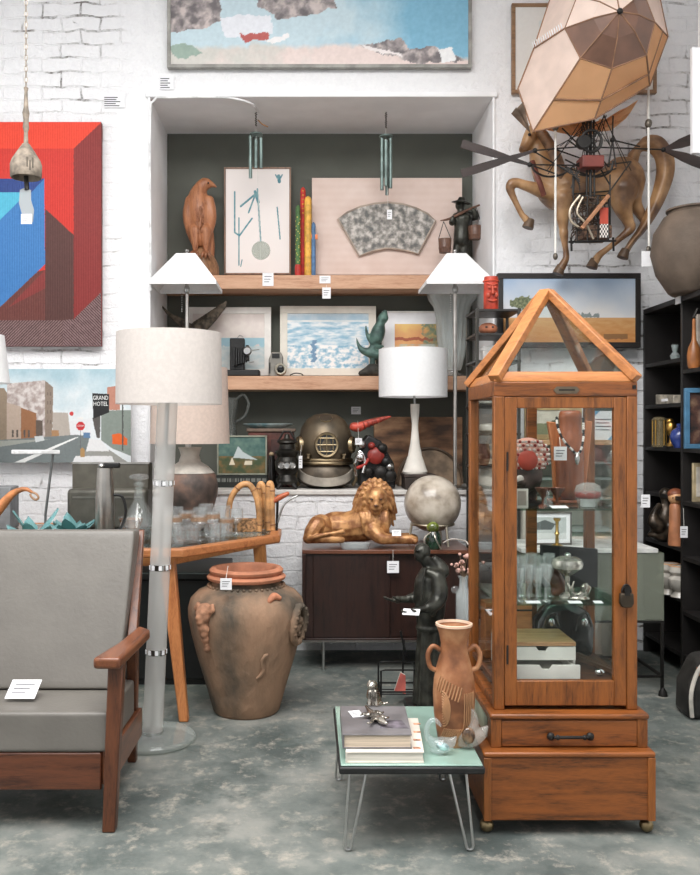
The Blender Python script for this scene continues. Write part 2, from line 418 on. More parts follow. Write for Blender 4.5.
    h1 = nd(nt, 'ShaderNodeMath', operation='MULTIPLY_ADD'); nt.links.new(bq.outputs[0], h1.inputs[0]); h1.inputs[1].default_value = -.45; nt.links.new(n3.outputs['Fac'], h1.inputs[2])
    h2 = nd(nt, 'ShaderNodeMath', operation='MULTIPLY_ADD'); nt.links.new(mxm.outputs[0], h2.inputs[0]); h2.inputs[1].default_value = -1.2; nt.links.new(h1.outputs[0], h2.inputs[2])
    bp = nd(nt, 'ShaderNodeBump', Strength=.75, Distance=.016); nt.links.new(h2.outputs[0], bp.inputs['Height']); nt.links.new(bp.outputs[0], b.inputs['Normal'])
    nt.links.new(b.outputs[0], out.inputs[0]); return m
def floormat():
    m, nt, out = newmat('worn_concrete')
    b = nd(nt, 'ShaderNodeBsdfPrincipled')
    v = coords(nt)
    n1 = nd(nt, 'ShaderNodeTexNoise', Scale=2.2, Detail=9, Roughness=.65, Distortion=.1); nt.links.new(v, n1.inputs['Vector'])
    n2 = nd(nt, 'ShaderNodeTexNoise', Scale=11.0, Detail=12, Roughness=.74, Distortion=.1); nt.links.new(v, n2.inputs['Vector'])
    c1 = ramp(nt, n1.outputs['Fac'], [(.36, (78, 86, 84)), (.5, (108, 114, 110)), (.64, (138, 139, 133))])
    f2 = nd(nt, 'ShaderNodeMapRange'); nt.links.new(n2.outputs['Fac'], f2.inputs[0]); f2.inputs[1].default_value = .52; f2.inputs[2].default_value = .70
    mx = nd(nt, 'ShaderNodeMix', data_type='RGBA'); nt.links.new(f2.outputs[0], mx.inputs[0]); nt.links.new(c1, mx.inputs[6]); mx.inputs[7].default_value = rgb((168, 162, 150))
    n3 = nd(nt, 'ShaderNodeTexNoise', Scale=4.0, Detail=7, Roughness=.7); nt.links.new(v, n3.inputs['Vector'])
    f3 = nd(nt, 'ShaderNodeMapRange'); nt.links.new(n3.outputs['Fac'], f3.inputs[0]); f3.inputs[1].default_value = .55; f3.inputs[2].default_value = .72
    mx2 = nd(nt, 'ShaderNodeMix', data_type='RGBA'); nt.links.new(f3.outputs[0], mx2.inputs[0]); nt.links.new(mx.outputs[2], mx2.inputs[6]); mx2.inputs[7].default_value = rgb((72, 82, 79))
    nt.links.new(mx2.outputs[2], b.inputs['Base Color'])
    rr = nd(nt, 'ShaderNodeMapRange'); nt.links.new(n2.outputs['Fac'], rr.inputs[0]); rr.inputs[3].default_value = .35; rr.inputs[4].default_value = .75; nt.links.new(rr.outputs[0], b.inputs['Roughness'])
    bp = nd(nt, 'ShaderNodeBump', Strength=.25, Distance=.006); nt.links.new(n2.outputs['Fac'], bp.inputs['Height']); nt.links.new(bp.outputs[0], b.inputs['Normal'])
    nt.links.new(b.outputs[0], out.inputs[0]); return m
BRICK = wallmat(); PLASTER = M((243, 243, 244), .7, var=.015, scale=6, bump=.05, bscale=20)
NICHE = M((96, 98, 90), .8, var=.03, scale=4)
XL, XR, YF = -3.2, 2.47, -2.6
struct(MB().box(XL, XR, YF, NB + .1, -.1, 0).build('floor', floormat(), o=(0, 0, 0)))
wb = MB()
wb.box(XL, NX0, WY, NB + .05, 0, CEIL); wb.box(NX1, XR, WY, NB + .05, 0, CEIL); wb.box(NX0, NX1, WY, NB + .05, 0, NZ0 - .03); wb.box(NX0, NX1, WY, NB + .05, NZ1 + .012, CEIL)
struct(wb.build('wall_back', BRICK, o=(0, 0, 0)))
nt_ = MB()                                            # smooth plaster lining of the niche, with a small raised lip
nt_.box(NX0 - .012, NX0 + .004, WY - .012, NB, NZ0, NZ1); nt_.box(NX1 - .004, NX1 + .012, WY - .012, NB, NZ0, NZ1); nt_.box(NX0 - .025, NX1 + .025, WY - .02, NB, NZ1 - .004, NZ1 + .03)
struct(nt_.build('trim_1', PLASTER, o=(0, 0, 0), bevel=.006))
struct(MB().box(NX0 + .004, NX1 - .004, NB, NB + .04, NZ0 - .02, NZ1 - .004).build('wall_niche', NICHE, o=(0, 0, 0)))
struct(MB().box(NX0 - .02, NX1 + .02, WY - .015, NB, NZ0 - .03, NZ0).build('trim_2', M((214, 210, 204), .7, var=.06, bump=.2, bscale=25), o=(0, 0, 0), bevel=.006))
struct(MB().box(XR, XR + .15, YF, NB, 0, CEIL).build('wall_right', BRICK, o=(0, 0, 0)))
struct(MB().box(XL - .15, XL, YF, NB, 0, CEIL).build('wall_left', BRICK, o=(0, 0, 0)))
wf = MB(); wf.box(XL, XR, YF - .15, YF, 0, .8); wf.box(XL, XR, YF - .15, YF, 3.4, CEIL); wf.box(XL, -2.6, YF - .15, YF, .8, 3.4); wf.box(1.9, XR, YF - .15, YF, .8, 3.4)
struct(wf.build('wall_front', M((62, 58, 56), .8, var=.1), o=(0, 0, 0)))  # unseen wall, put in dark to cut reflections in the glass panes
SKX0, SKX1, SKY0, SKY1 = -2.4, 1.3, .0, 3.3
ce = MB(); ce.box(XL, SKX0, YF, NB, CEIL, CEIL + .12); ce.box(SKX1, XR, YF, NB, CEIL, CEIL + .12); ce.box(SKX0, SKX1, YF, SKY0, CEIL, CEIL + .12); ce.box(SKX0, SKX1, SKY1, NB, CEIL, CEIL + .12)
struct(ce.build('ceiling', PLASTER, o=(0, 0, 0)))

tag(MB().tube(spline([(NX0 + .01, WY - .03, 2.2), (NX0 + .005, WY - .03, 3.2), (NX0 + .03, WY - .03, NZ1 - .03), (NX0 + .12, WY - .03, NZ1 - .012), (-.5, WY - .03, NZ1 - .012), (-.34, WY + .02, NZ1 - .03), (-.305, 5.8, NZ1 - .012)], 8), .007, 8).build('cable', M((236, 236, 236), .5)), 'white cable clipped along the top left edge of the niche', 'cable')
# added unseen area lights: ceiling opening and window opening behind the camera; grey-white sky
w = bpy.data.worlds.new('sky'); SC.world = w; w.use_nodes = True
w.node_tree.nodes['Background'].inputs[0].default_value = (.93, .96, 1, 1); w.node_tree.nodes['Background'].inputs[1].default_value = .4
def area(name, loc, rot, sx, sy, power, col=(1, 1, 1)):
    l = bpy.data.lights.new(name, 'AREA'); l.shape = 'RECTANGLE'; l.size = sx; l.size_y = sy; l.energy = power; l.color = col
    o = bpy.data.objects.new(name, l); COL.objects.link(o); o.location = loc; o.rotation_euler = rot; return o
area('ceiling_softbox', ((SKX0 + SKX1) / 2, (SKY0 + SKY1) / 2, CEIL + .1), (0, 0, 0), SKX1 - SKX0, SKY1 - SKY0, 350, (1, .985, .97))
area('front_opening_fill', (-.35, YF - .05, 2.1), (PI / 2, 0, 0), 4.4, 2.5, 30, (.96, .98, 1))
cam = bpy.data.cameras.new('camera'); co = bpy.data.objects.new('camera', cam); COL.objects.link(co)
co.location = (0, 0, CH); co.rotation_euler = (PI / 2, 0, 0)
cam.sensor_fit = 'VERTICAL'; cam.sensor_height = 24; cam.lens = F / 875 * 24
cam.shift_x = (350 - CX) / 875; cam.shift_y = -(437.5 - HY) / 875
cam.clip_start = .05
SC.camera = co
vs = SC.view_settings; vs.view_transform = 'Standard'; vs.look = 'None'; vs.gamma = 1; vs.use_curve_mapping = False; vs.exposure = .14
SC.cycles.caustics_reflective = False; SC.cycles.caustics_refractive = False; SC.cycles.max_bounces = 10; SC.cycles.transparent_max_bounces = 24
SC.cycles.sample_clamp_indirect = 4
# ================================================================ ARMCHAIR
LEATHER = M((108, 104, 98), .4, var=.035, scale=6, bump=.1, bscale=70)
def cushion(name, bot, top, parent, mat, bev=.035):
    """a padded block between two quads, softly domed"""
    mb = MB(); mb.hexa(bot, top); me = mb.mesh(name, world_loc(parent))
    bm = bmesh.new(); bm.from_mesh(me)
    bmesh.ops.subdivide_edges(bm, edges=bm.edges, cuts=9, use_grid_fill=True)
    cen = sum((v.co for v in bm.verts), Vector()) / len(bm.verts)
    lo = Vector([min(v.co[i] for v in bm.verts) for i in range(3)]); hi = Vector([max(v.co[i] for v in bm.verts) for i in range(3)])
    bm.to_mesh(me); bm.free()
    me.materials.append(mat); ob = bpy.data.objects.new(name, me); COL.objects.link(ob); ob.parent = parent
    finish(ob, 0, 60)
    b = ob.modifiers.new('b', 'BEVEL'); b.width = bev; b.segments = 4; b.limit_method = 'ANGLE'
    s = ob.modifiers.new('s', 'SMOOTH'); s.iterations = 6; s.factor = .5
    q = ob.modifiers.new('q', 'SUBSURF'); q.levels = 1; q.render_levels = 1
    return ob
t = thing('armchair', 'low armchair with grey leather cushions on a reddish brown wooden frame', 'armchair', (-1.0, 3.36, 0))
for sx in (1, -1):
    def mx(x): return x if sx > 0 else -2.0 - x
    MB().hexa([(mx(-.684), 3.03, 0), (mx(-.640), 3.03, 0), (mx(-.640), 3.075, 0), (mx(-.684), 3.075, 0)][::sx], [(mx(-.664), 3.03, .562), (mx(-.612), 3.03, .562), (mx(-.612), 3.085, .562), (mx(-.664), 3.085, .562)][::sx]).build('leg', TEAK, t, .005)
    MB().hexa([(mx(-.725), 3.67, 0), (mx(-.690), 3.67, 0), (mx(-.690), 3.71, 0), (mx(-.725), 3.71, 0)][::sx], [(mx(-.682), 3.43, .56), (mx(-.640), 3.43, .56), (mx(-.640), 3.48, .56), (mx(-.682), 3.48, .56)][::sx]).build('leg', TEAK, t, .005)
    MB().hexa([(mx(-.682), 3.44, .555), (mx(-.644), 3.44, .555), (mx(-.644), 3.48, .555), (mx(-.682), 3.48, .555)][::sx], [(mx(-.692), 3.71, .94), (mx(-.664), 3.71, .94), (mx(-.664), 3.735, .94), (mx(-.692), 3.735, .94)][::sx]).build('back_post', TEAK, t, .004)
    poly = [(mx(-.706), 2.99), (mx(-.612), 2.985), (mx(-.606), 3.1), (mx(-.588), 3.42), (mx(-.645), 3.49), (mx(-.668), 3.2)]
    MB().plate(poly[::sx], .558, .598).build('armrest', TEAKY, t, .012, seg=3)
    MB().hexa([(mx(-.690), 3.06, .15), (mx(-.655), 3.06, .15), (mx(-.655), 3.62, .13), (mx(-.690), 3.62, .13)][::sx], [(mx(-.690), 3.06, .27), (mx(-.655), 3.06, .27), (mx(-.655), 3.62, .24), (mx(-.690), 3.62, .24)][::sx]).build('side_rail', TEAKY, t, .004)
MB().box(-1.31, -.69, 3.05, 3.085, .135, .262).build('front_rail', TEAKX, t, .006)
MB().box(-1.31, -.69, 3.58, 3.61, .16, .25).build('rear_rail', TEAKX, t, .004)
for z in (.5, .68, .86): MB().bar((-1.32, 3.46 + (z - .5) * .63, z), (-.68, 3.46 + (z - .5) * .63, z), .02, .06).build('back_slat', TEAKX, t, .004)
cushion('seat_cushion', [(-1.335, 3.045, .262), (-.665, 3.045, .262), (-.665, 3.52, .245), (-1.335, 3.52, .245)], [(-1.335, 3.055, .398), (-.665, 3.055, .398), (-.665, 3.52, .385), (-1.335, 3.52, .385)], t, LEATHER, .04)
cushion('back_cushion', [(-1.33, 3.33, .395), (-.69, 3.33, .395), (-.69, 3.46, .38), (-1.33, 3.46, .38)], [(-1.33, 3.575, .955), (-.676, 3.575, .955), (-.676, 3.695, .945), (-1.33, 3.695, .945)], t, LEATHER, .03)
tagcard('price_card', 'white price card lying on the grey leather seat cushion', (-1.005, 3.22, .428), .105, .10, None, tilt=-1.15)

# ================================================================ ACRYLIC FLOOR LAMP
ACRY = glass((253, 253, 252), .1, .36, (240, 238, 234)); ACRYB = glass((246, 250, 248), .06, .22, (222, 226, 222))
SHADE = M((214, 206, 200), .85, var=.02, scale=60, bump=.1, bscale=200, trans=.15)
SHADEW = M((250, 250, 250), .85, var=.01, scale=60, bump=.08, bscale=200, trans=.12)
def drum(mb, c, r0, r1, z0, z1, n=48, th=.004):
    return mb.lathe([(r0 - th, z0), (r0, z0), (r1, z1), (r1 - th, z1), (r0 - th, z0)], (c[0], c[1], 0), n)
bx, by = -.668, 3.93
t = thing('floor_lamp', 'floor lamp with a clear segmented acrylic column and large off-white drum shade', 'floor lamp', (bx, by, 0))
MB().lathe([(.0, .0), (.178, 0), (.187, .008), (.187, .020), (.178, .030), (.06, .034), (0, .034)], (bx, by, 0), 56).build('base', ACRYB, t)
tx = lambda z: bx + .068 * z / 1.5
def seg_(z0, z1, r): return MB().tube([(tx(z0), by, z0), (tx(z1), by, z1)], r, 28)
zs = [.034, .39, .755, 1.12, 1.50]
for i in range(4):
    seg_(zs[i] + .012, zs[i + 1] - .012, .044).build('column_segment', ACRY, t)
    seg_(zs[i] + .012, zs[i + 1] - .012, .009).build('inner_rod', STEEL, t)
    seg_(zs[i] - (.0 if i == 0 else .012), zs[i] + .012, .045).build('collar', CHROME, t)
    mbx = MB()
    for k in range(9):
        a = 2 * PI * k / 9; mbx.rbox((tx(zs[i]) + .045 * math.cos(a), by + .045 * math.sin(a), zs[i]), (.013, .003, .018), (0, 0, a + PI / 2))
    if i: mbx.build('collar_notches', CARD, t)
sc_ = (tx(1.62), by)
drum(MB(), sc_, .229, .226, 1.462, 1.770).build('lamp_shade', SHADE, t)
mbs = MB()
for k in range(3):
    a = 2 * PI * k / 3 + .4; mbs.bar((sc_[0], by, 1.74), (sc_[0] + .224 * math.cos(a), by + .224 * math.sin(a), 1.755), .004, .004)
mbs.tube([(tx(1.5), by, 1.49), (sc_[0], by, 1.76)], .008); mbs.build('harp', STEEL, t)
MB().ell((sc_[0], by, 1.60), (.03, .03, .045)).build('bulb', M((250, 246, 238), .4, var=0), t)

# ================================================================ TABLE WITH GLASSWARE
GT = .80
t = thing('glass_top_table', 'wooden table with an angled corner, inset glass top and tapered legs', 'table', (-1.0, 4.8, 0))
outer = [(-1.75, 4.18), (-.568, 4.18), (-.136, 4.74), (-.136, 5.05), (-.30, 5.38), (-1.75, 5.38)]
inner = [(-1.70, 4.235), (-.60, 4.235), (-.195, 4.76), (-.195, 5.03), (-.33, 5.325), (-1.70, 5.325)]
RIMW = wood((200, 132, 82), (160, 96, 56), 'x')
mb = MB(); n = 6
for (zz) in (GT - .042, GT):
    mb.v += [Vector((x, y, zz)) for x, y in outer] + [Vector((x, y, zz)) for x, y in inner]
for i in range(n):
    j = (i + 1) % n
    mb.f += [([12 + i, 12 + j, 18 + j, 18 + i], 0), ([i, 6 + i, 6 + j, j], 0), ([i, j, 12 + j, 12 + i], 0), ([6 + i, 18 + i, 18 + j, 6 + j], 0)]
mb.build('rim', RIMW, t, .008)
MB().plate(inner, GT - .012, GT - .002).build('glass_top', CLEARG, t)
for (a, b) in (((-.66, 4.30, GT - .04), (-.565, 4.20, 0)), ((-.26, 5.0, GT - .04), (-.21, 5.05, 0)), ((-1.66, 4.28, GT - .04), (-1.72, 4.22, 0)), ((-1.64, 5.28, GT - .04), (-1.70, 5.34, 0))):
    mb = MB(); a, b = Vector(a), Vector(b)
    q = lambda c, r: [(c.x - r, c.y - r, c.z), (c.x + r, c.y - r, c.z), (c.x + r, c.y + r, c.z), (c.x - r, c.y + r, c.z)]
    mb.hexa(q(b, .022), q(a, .036)); mb.build('leg', wood((206, 136, 82), (168, 100, 56), 'z'), t, .006)
mb = MB(); mb.bar((-1.66, 4.30, GT - .07), (-.64, 4.30, GT - .07), .025, .05); mb.bar((-.66, 4.30, GT - .07), (-.26, 4.98, GT - .07), .025, .05); mb.bar((-.26, 5.0, GT - .07), (-1.64, 5.28, GT - .07), .025, .05)
mb.build('apron', RIMW, t, .004)
t = thing('shade_block', 'black block added to stand for the dark shade under the glass-topped table', 'shade block', (-1.05, 5.1, 0))
MB().box(-1.7, -.45, 4.78, 5.3, .03, .56).build('body', BLACK, t, .008); MB().box(-1.72, -.43, 4.76, 5.32, .56, .60).build('lid', BLACK, t, .008)  # black block added in place of the deep shade beneath the table
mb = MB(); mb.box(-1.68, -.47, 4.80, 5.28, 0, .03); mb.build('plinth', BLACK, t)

# ================================================================ OIL JAR
TERRA = M((136, 111, 90), .85, var=.1, scale=4.5, c2=(88, 79, 68), c3=(164, 130, 104), bump=.8, bscale=30, stretch=(1, 1, .5), detail=9)
TERRAR = M((184, 122, 92), .8, var=.12, scale=9, bump=.3, bscale=40)
jx, jy = -.287, 4.36
t = thing('oil_jar', 'big weathered terracotta jar with moulded masks, standing on the floor beneath the table edge', 'jar', (jx, jy, 0))
prof = [(0, 0), (.148, 0), (.160, .012), (.176, .07), (.205, .17), (.238, .28), (.264, .38), (.279, .46), (.280, .50), (.268, .545), (.235, .578), (.19, .598), (.165, .610), (.160, .632)]
mb = MB().lathe(prof, (jx, jy, 0), 64); mb.f.pop(-1); mb.build('body', TERRA, t)
MB().lathe([(.150, .628), (.172, .630), (.186, .636), (.190, .648), (.184, .655), (.168, .660), (.176, .668), (.178, .680), (.168, .690), (.148, .690), (.138, .676), (.136, .62), (.12, .5), (.118, .50)], (jx, jy, 0), 56).build('rim', TERRAR, t)
mb = MB()
for k in range(40):
    a = 2 * PI * k / 40; mb.ell((jx + .182 * math.cos(a), jy + .182 * math.sin(a), .606), .0075, n=6)
mb.build('beading', TERRA, t)
def onjar(a, z, off=0.0):
    r = .28
    for i in range(len(prof) - 1):
        if prof[i][1] <= z <= prof[i + 1][1] and prof[i + 1][1] > prof[i][1]:
            f = (z - prof[i][1]) / (prof[i + 1][1] - prof[i][1]); r = prof[i][0] + f * (prof[i + 1][0] - prof[i][0])
    return Vector((jx + (r + off) * math.sin(a), jy - (r + off) * math.cos(a), z))
mb = MB(); a0 = -.68                                   # bearded mask with horns and a hanging tassel
for (da, z, r, o) in ((0, .52, .04, .005), (0, .495, .036, .012), (-.05, .515, .013, .035), (.05, .515, .013, .035), (0, .497, .013, .045), (0, .475, .02, .03), (0, .45, .026, .015), (0, .42, .023, .014), (-.05, .44, .016, .01), (.05, .44, .016, .01), (0, .39, .019, .012), (0, .365, .014, .011), (0, .345, .017, .011)):
    mb.ell(onjar(a0 + da, z, o), r, n=10)
for s in (-1, 1): mb.tube([onjar(a0 + s * .08, .53, .012), onjar(a0 + s * .17, .55, .018), onjar(a0 + s * .2, .53, .018), onjar(a0 + s * .16, .515, .015)], [.014, .013, .01, .007], 8)
organic(mb, 'mask', M((172, 126, 98), .85, var=.2, scale=20), t, .006, 2)
mb = MB(); a1 = 1.12                                   # wreath handle on the right shoulder
pts = [onjar(a1 + .20 * math.cos(q), .44 + .085 * math.sin(q), .012) for q in [2 * PI * i / 24 for i in range(24)]]
mb.tube(pts, [.016 + .004 * (i % 2) for i in range(24)], 8, closed=True)
for i in range(14):
    q = 2 * PI * i / 14; mb.ell(onjar(a1 + .20 * math.cos(q), .44 + .085 * math.sin(q), .022), .012, n=8)
for (da, z) in ((0, .46), (0, .43), (.05, .445), (-.05, .42), (.03, .40)): mb.ell(onjar(a1 + da, z, .002), .022, n=8)
mb.build('wreath_handle', TERRA, t, angle=80)
mb = MB(); limb(mb, [(*onjar(.5, .565, .0), .012), (*onjar(.62, .585, .02), .018), (*onjar(.72, .575, .01), .013)]); organic(mb, 'lug', TERRAR, t, .006, 2)
mb = MB(); mb.tube([onjar(a, z, .001) for a, z in ((.28, .21), (.36, .225), (.42, .25), (.38, .275), (.36, .30), (.42, .32), (.47, .325))], [.006, .009, .010, .010, .010, .009, .005], 8); mb.build('raised_squiggle', TERRA, t, angle=80)
tagcard('price_tag', 'white price tag hanging from the rim of the terracotta jar', P(226, 584, 4.09), .052, .052, P(228, 566, 4.19))

# ================================================================ SIDEBOARD
SB = .68
t = thing('sideboard', 'dark brown sideboard with sliding doors on thin metal legs', 'sideboard', (.46, 5.28, 0))
x0, x1, y0, y1 = -.022, .92, 5.05, 5.5
MB().box(x0, x1, y0, y1, SB - .022, SB).build('top', wood((112, 68, 48), (78, 46, 34), 'x', .3), t, .003)
mb = MB(); mb.box(x0, x0 + .02, y0, y1, .17, SB - .022); mb.box(x1 - .02, x1, y0, y1, .17, SB - .022); mb.box(x0 + .02, x1 - .02, y0 + .01, y1, .165, .185); mb.box(x0 + .02, x1 - .02, y1 - .015, y1, .185, SB - .022)
mb.build('body', WALNUTZ, t, .002)
xm = (x0 + x1) / 2 + .02
MB().box(x0 + .022, x0 + .06, y0 + .02, y0 + .035, .187, SB - .024).build('pilaster', WALNUTZ, t)
MB().box(x0 + .062, xm, y0 + .015, y0 + .033, .187, SB - .024).build('sliding_door', WALNUTZ, t, .002)
MB().box(xm - .02, x1 - .022, y0 + .038, y0 + .055, .187, SB - .024).build('sliding_door', WALNUTZ, t, .002)
MB().box(x0, x1, y0 - .003, y0 + .01, .165, .176).build('edge_trim', metal((150, 145, 140), .4), t)
for lx in (x0 + .12, x1 - .12):
    for ly in (y0 + .04, y1 - .05): MB().tube([(lx, ly, 0), (lx, ly, .168)], .009, 12).build('leg', STEEL, t)
tagcard('price_tag', 'white price tag on a string hanging on the sideboard door', P(393, 567, 5.045), .066, .066, P(393, 550, 5.047))

# ================================================================ HAIRPIN COFFEE TABLE
TT = .284
t = thing('hairpin_table', 'small low table with pale green top, black edge and steel hairpin legs', 'coffee table', (.34, 3.19, 0))
TX0, TX1, TY0, TY1 = .105, .570, 2.875, 3.50
MB().box(TX0, TX1, TY0, TY1, TT - .030, TT - .006).build('table_edge', BLACK, t, .006)
MB().box(TX0 + .006, TX1 - .006, TY0 + .006, TY1 - .006, TT - .006, TT).build('table_top', M((144, 172, 160), .2, var=.06, scale=5, coat=.5), t, .003)
def hairpin(cx, cy, fx, fy, s):
    a, b = Vector((cx - .028, cy, TT - .03)), Vector((cx + .028, cy, TT - .03))
    f = Vector((fx, fy, .006)); r = .011
    return MB().tube([a, f + Vector((-r, 0, .012)), f + Vector((-r * .7, 0, .002)), f, f + Vector((r * .7, 0, .002)), f + Vector((r, 0, .012)), b], .0048, 8)
for cx, cy, fx, fy in ((TX0 + .065, TY0 + .06, TX0 + .03, TY0 + .025), (TX1 - .08, TY0 + .06, TX1 - .045, TY0 + .025), (TX0 + .05, TY1 - .06, TX0 + .02, TY1 - .02), (TX1 - .08, TY1 - .06, TX1 - .045, TY1 - .02)):
    lg = hairpin(cx, cy, fx, fy, 0).build('leg', STEEL, t)
# ================================================================ DISPLAY CABINET
cx, t_y = .887, 3.33
t = thing('display_cabinet', 'tall oak display cabinet with a pyramid glass roof, on brass casters', 'display cabinet', (cx, 3.33, 0))
PY0, PY1 = 3.0, 3.66
mb = MB(); mb.box(cx - .293, cx + .269, PY0 + .006, PY1, .052, .262); b_ = mb.build('plinth', OAKX, t, .004)
mb = MB(); mb.box(cx - .298, cx + .274, PY0, PY1 + .006, .262, .280); mb.build('plinth_moulding', OAKX, t, .006)
for q in (-.297, .248): MB().box(cx + q, cx + q + .025, PY0, PY0 + .02, .052, .262).build('corner_stile', OAK, t, .002)
DY0, DY1 = 3.047, 3.613
MB().box(cx - .262, cx + .262, DY0 + .008, DY1, .280, .376).build('drawer_case', OAKX, t, .003)
dr = MB().box(cx - .228, cx + .228, DY0, DY0 + .02, .284, .372).build('drawer', OAKX, t, .003)
mb = MB(); zc = .322; mb.tube([(cx - .058, DY0 - .022, zc), (cx + .058, DY0 - .022, zc)], .0055, 10)
for s in (-1, 1): mb.ell((cx + s * .066, DY0 - .012, zc), (.014, .012, .014), n=10); mb.ell((cx + s * .045, DY0 - .022, zc), .009, n=8)
mb.build('drawer_handle', IRON, dr, angle=70)
for q in (-.264, .229): MB().box(cx + q, cx + q + .035, DY0, DY0 + .015, .280, .376).build('drawer_stile', OAK, t, .002)
MB().box(cx - .268, cx + .268, DY0 - .006, DY1 + .006, .376, .394).build('drawer_moulding', OAKX, t, .006)
MB().box(cx - .2635, cx - .2615, DY0 + .07, DY1 - .06, .292, .362).build('side_panel', M((150, 158, 140), .4, var=.15), t)
BX0, BX1, BY0, BY1 = cx - .245, cx + .245, 3.09, 3.58
PW = .036
for (px_, py_) in ((BX0, BY0), (BX1 - PW, BY0), (BX0, BY1 - PW), (BX1 - PW, BY1 - PW)):
    MB().box(px_, px_ + PW, py_, py_ + PW, .394, 1.465).build('corner_post', OAK, t, .003)
mb = MB(); z0, z1 = 1.465, 1.514
mb.box(BX0, BX1, BY0, BY0 + PW, z0, z1); mb.box(BX0, BX1, BY1 - PW, BY1, z0, z1); mb.box(BX0, BX0 + PW, BY0 + PW, BY1 - PW, z0, z1); mb.box(BX1 - PW, BX1, BY0 + PW, BY1 - PW, z0, z1)
mb.build('frieze', OAKX, t, .003)
mb = MB()
mb.box(BX0 + PW, BX1 - PW, BY1 - PW, BY1, .394, .43); mb.box(BX0, BX0 + PW, BY0 + PW, BY1 - PW, .394, .425); mb.box(BX1 - PW, BX1, BY0 + PW, BY1 - PW, .394, .425); mb.box(cx - .02, cx + .02, BY1 - .03, BY1 - .005, .43, 1.465)
mb.build('bottom_rail', OAKX, t, .003)
MB().box(BX0 + .01, BX1 - .01, BY0 + .01, BY1 - .01, .466, .482).build('cabinet_floor', wood((96, 58, 36), (60, 36, 22), 'x'), t)
# door
DX0, DX1 = BX0 + PW + .001, BX1 - PW - .001; SW = .042
mb = MB(); mb.box(DX0, DX0 + SW, BY0 + .002, BY0 + .028, .408, 1.462); mb.box(DX1 - SW, DX1, BY0 + .002, BY0 + .028, .408, 1.462)
mb.box(DX0 + SW, DX1 - SW, BY0 + .003, BY0 + .027, 1.425, 1.462); mb.box(DX0 + SW, DX1 - SW, BY0 + .003, BY0 + .027, .408, .492)
door = mb.build('door', OAK, t, .002)
MB().box(DX0 + SW, DX1 - SW, BY0 + .014, BY0 + .017, .492, 1.425).build('door_pane', PANE, door)
MB().box(DX0 + .006, DX0 + .012, BY0 - .001, BY0 + .004, 1.21, 1.275).build('hinge', IRON, door); MB().box(DX0 + .006, DX0 + .012, BY0 - .001, BY0 + .004, .55, .615).build('hinge', IRON, door)
MB().box(BX0 + .016, BX0 + .019, BY0 + PW, BY1 - PW, .425, 1.465).build('side_pane', PANE, t)
MB().box(BX1 - .019, BX1 - .016, BY0 + PW, BY1 - PW, .425, 1.465).build('side_pane', PANE, t)
MB().box(BX0 + PW, BX1 - PW, BY1 - .004, BY1 - .001, .43, 1.465).build('back_pane', PANE, t)
SH1, SH2 = 1.078, .750
for z in (SH1, SH2): MB().box(BX0 + .022, BX1 - .022, BY0 + .032, BY1 - .034, z - .006, z).build('glass_shelf', glass((214, 236, 226)), t)
# roof
AP = Vector((cx, (BY0 + BY1) / 2, 1.866)); RZ = 1.514; e = .244; cyc = AP.y
cor = [Vector((cx - e, cyc - e, RZ)), Vector((cx + e, cyc - e, RZ)), Vector((cx + e, cyc + e, RZ)), Vector((cx - e, cyc + e, RZ))]
rf = MB()
for c in cor: rf.bar(c + Vector((0, 0, .012)), AP - (AP - c) * .02, .044, .028, up=(AP - c).cross(Vector((c.y - cyc, -(c.x - cx), 0))))
rt = rf.build('roof_hips', OAKL, t, .003)
mb = MB()
for i in range(4):
    a, b = cor[i], cor[(i + 1) % 4]; mid = (a + b) / 2; inw = (AP - mid).normalized() * .036
    mb.hexa([a, b, b + (AP - b) * .0 + Vector((0, 0, .0)) + (Vector((cx, cyc, RZ)) - b) * .1, a + (Vector((cx, cyc, RZ)) - a) * .1],
            [a + Vector((0, 0, .008)), b + Vector((0, 0, .008)), b + (AP - b) * .085 + Vector((0, 0, .008)), a + (AP - a) * .085 + Vector((0, 0, .008))])
mb.build('roof_rail', OAKL, t, .002)
for i in range(4):
    a, b = cor[i], cor[(i + 1) % 4]; nrm = (b - a).cross(AP - a).normalized() * .0015; A2 = AP - Vector((0, 0, .012))
    g = MB().add([a + nrm, b + nrm, A2 + nrm, a - nrm, b - nrm, A2 - nrm], [(0, 1, 2), (5, 4, 3), (0, 3, 4, 1), (1, 4, 5, 2), (2, 5, 3, 0)])
    g.build('roof_pane', PANE, t)
np_ = MB(); np_.prism([(X(554, 3.08) + .0, Z(390, 3.085)), (X(557, 3.085), Z(393.5, 3.085)), (X(577, 3.085), Z(393.5, 3.085)), (X(580, 3.085), Z(390, 3.085)), (X(577, 3.085), Z(386.5, 3.085)), (X(557, 3.085), Z(386.5, 3.085))], BY0 - .003, BY0 + .001)
npo = np_.build('nameplate', metal((120, 108, 92), .45), t)
mb = MB(); mb.box(X(559, 3.085), X(575, 3.085), BY0 - .0042, BY0 - .0025, Z(390.6, 3.085), Z(389.3, 3.085)); mb.build('engraving', IRON, npo)
mb = MB(); mb.rbox((BX1 - .012, BY0 - .002, 1.497), (.012, .004, .012)); mb.build('corner_bolt', IRON, t)
for sx in (-1, 1):
    for cy in (PY0 + .04, PY1 - .04):
        k = (cx - .012 + sx * .268, cy)
        cb = MB().ell((k[0], k[1], .024), .0235, n=18).build('caster', metal((150, 132, 100), .35), t)
        MB().lathe([(.006, .036), (.014, .046), (.014, .055)], (k[0], k[1], 0), 12).build('caster_stem', IRON, cb)
pc = Vector((X(627, 3.07), 3.068, Z(597, 3.07)))
t = thing('padlock', 'old iron padlock hanging on the door edge of the display cabinet', 'padlock', pc + Vector((0, 0, -.03)))
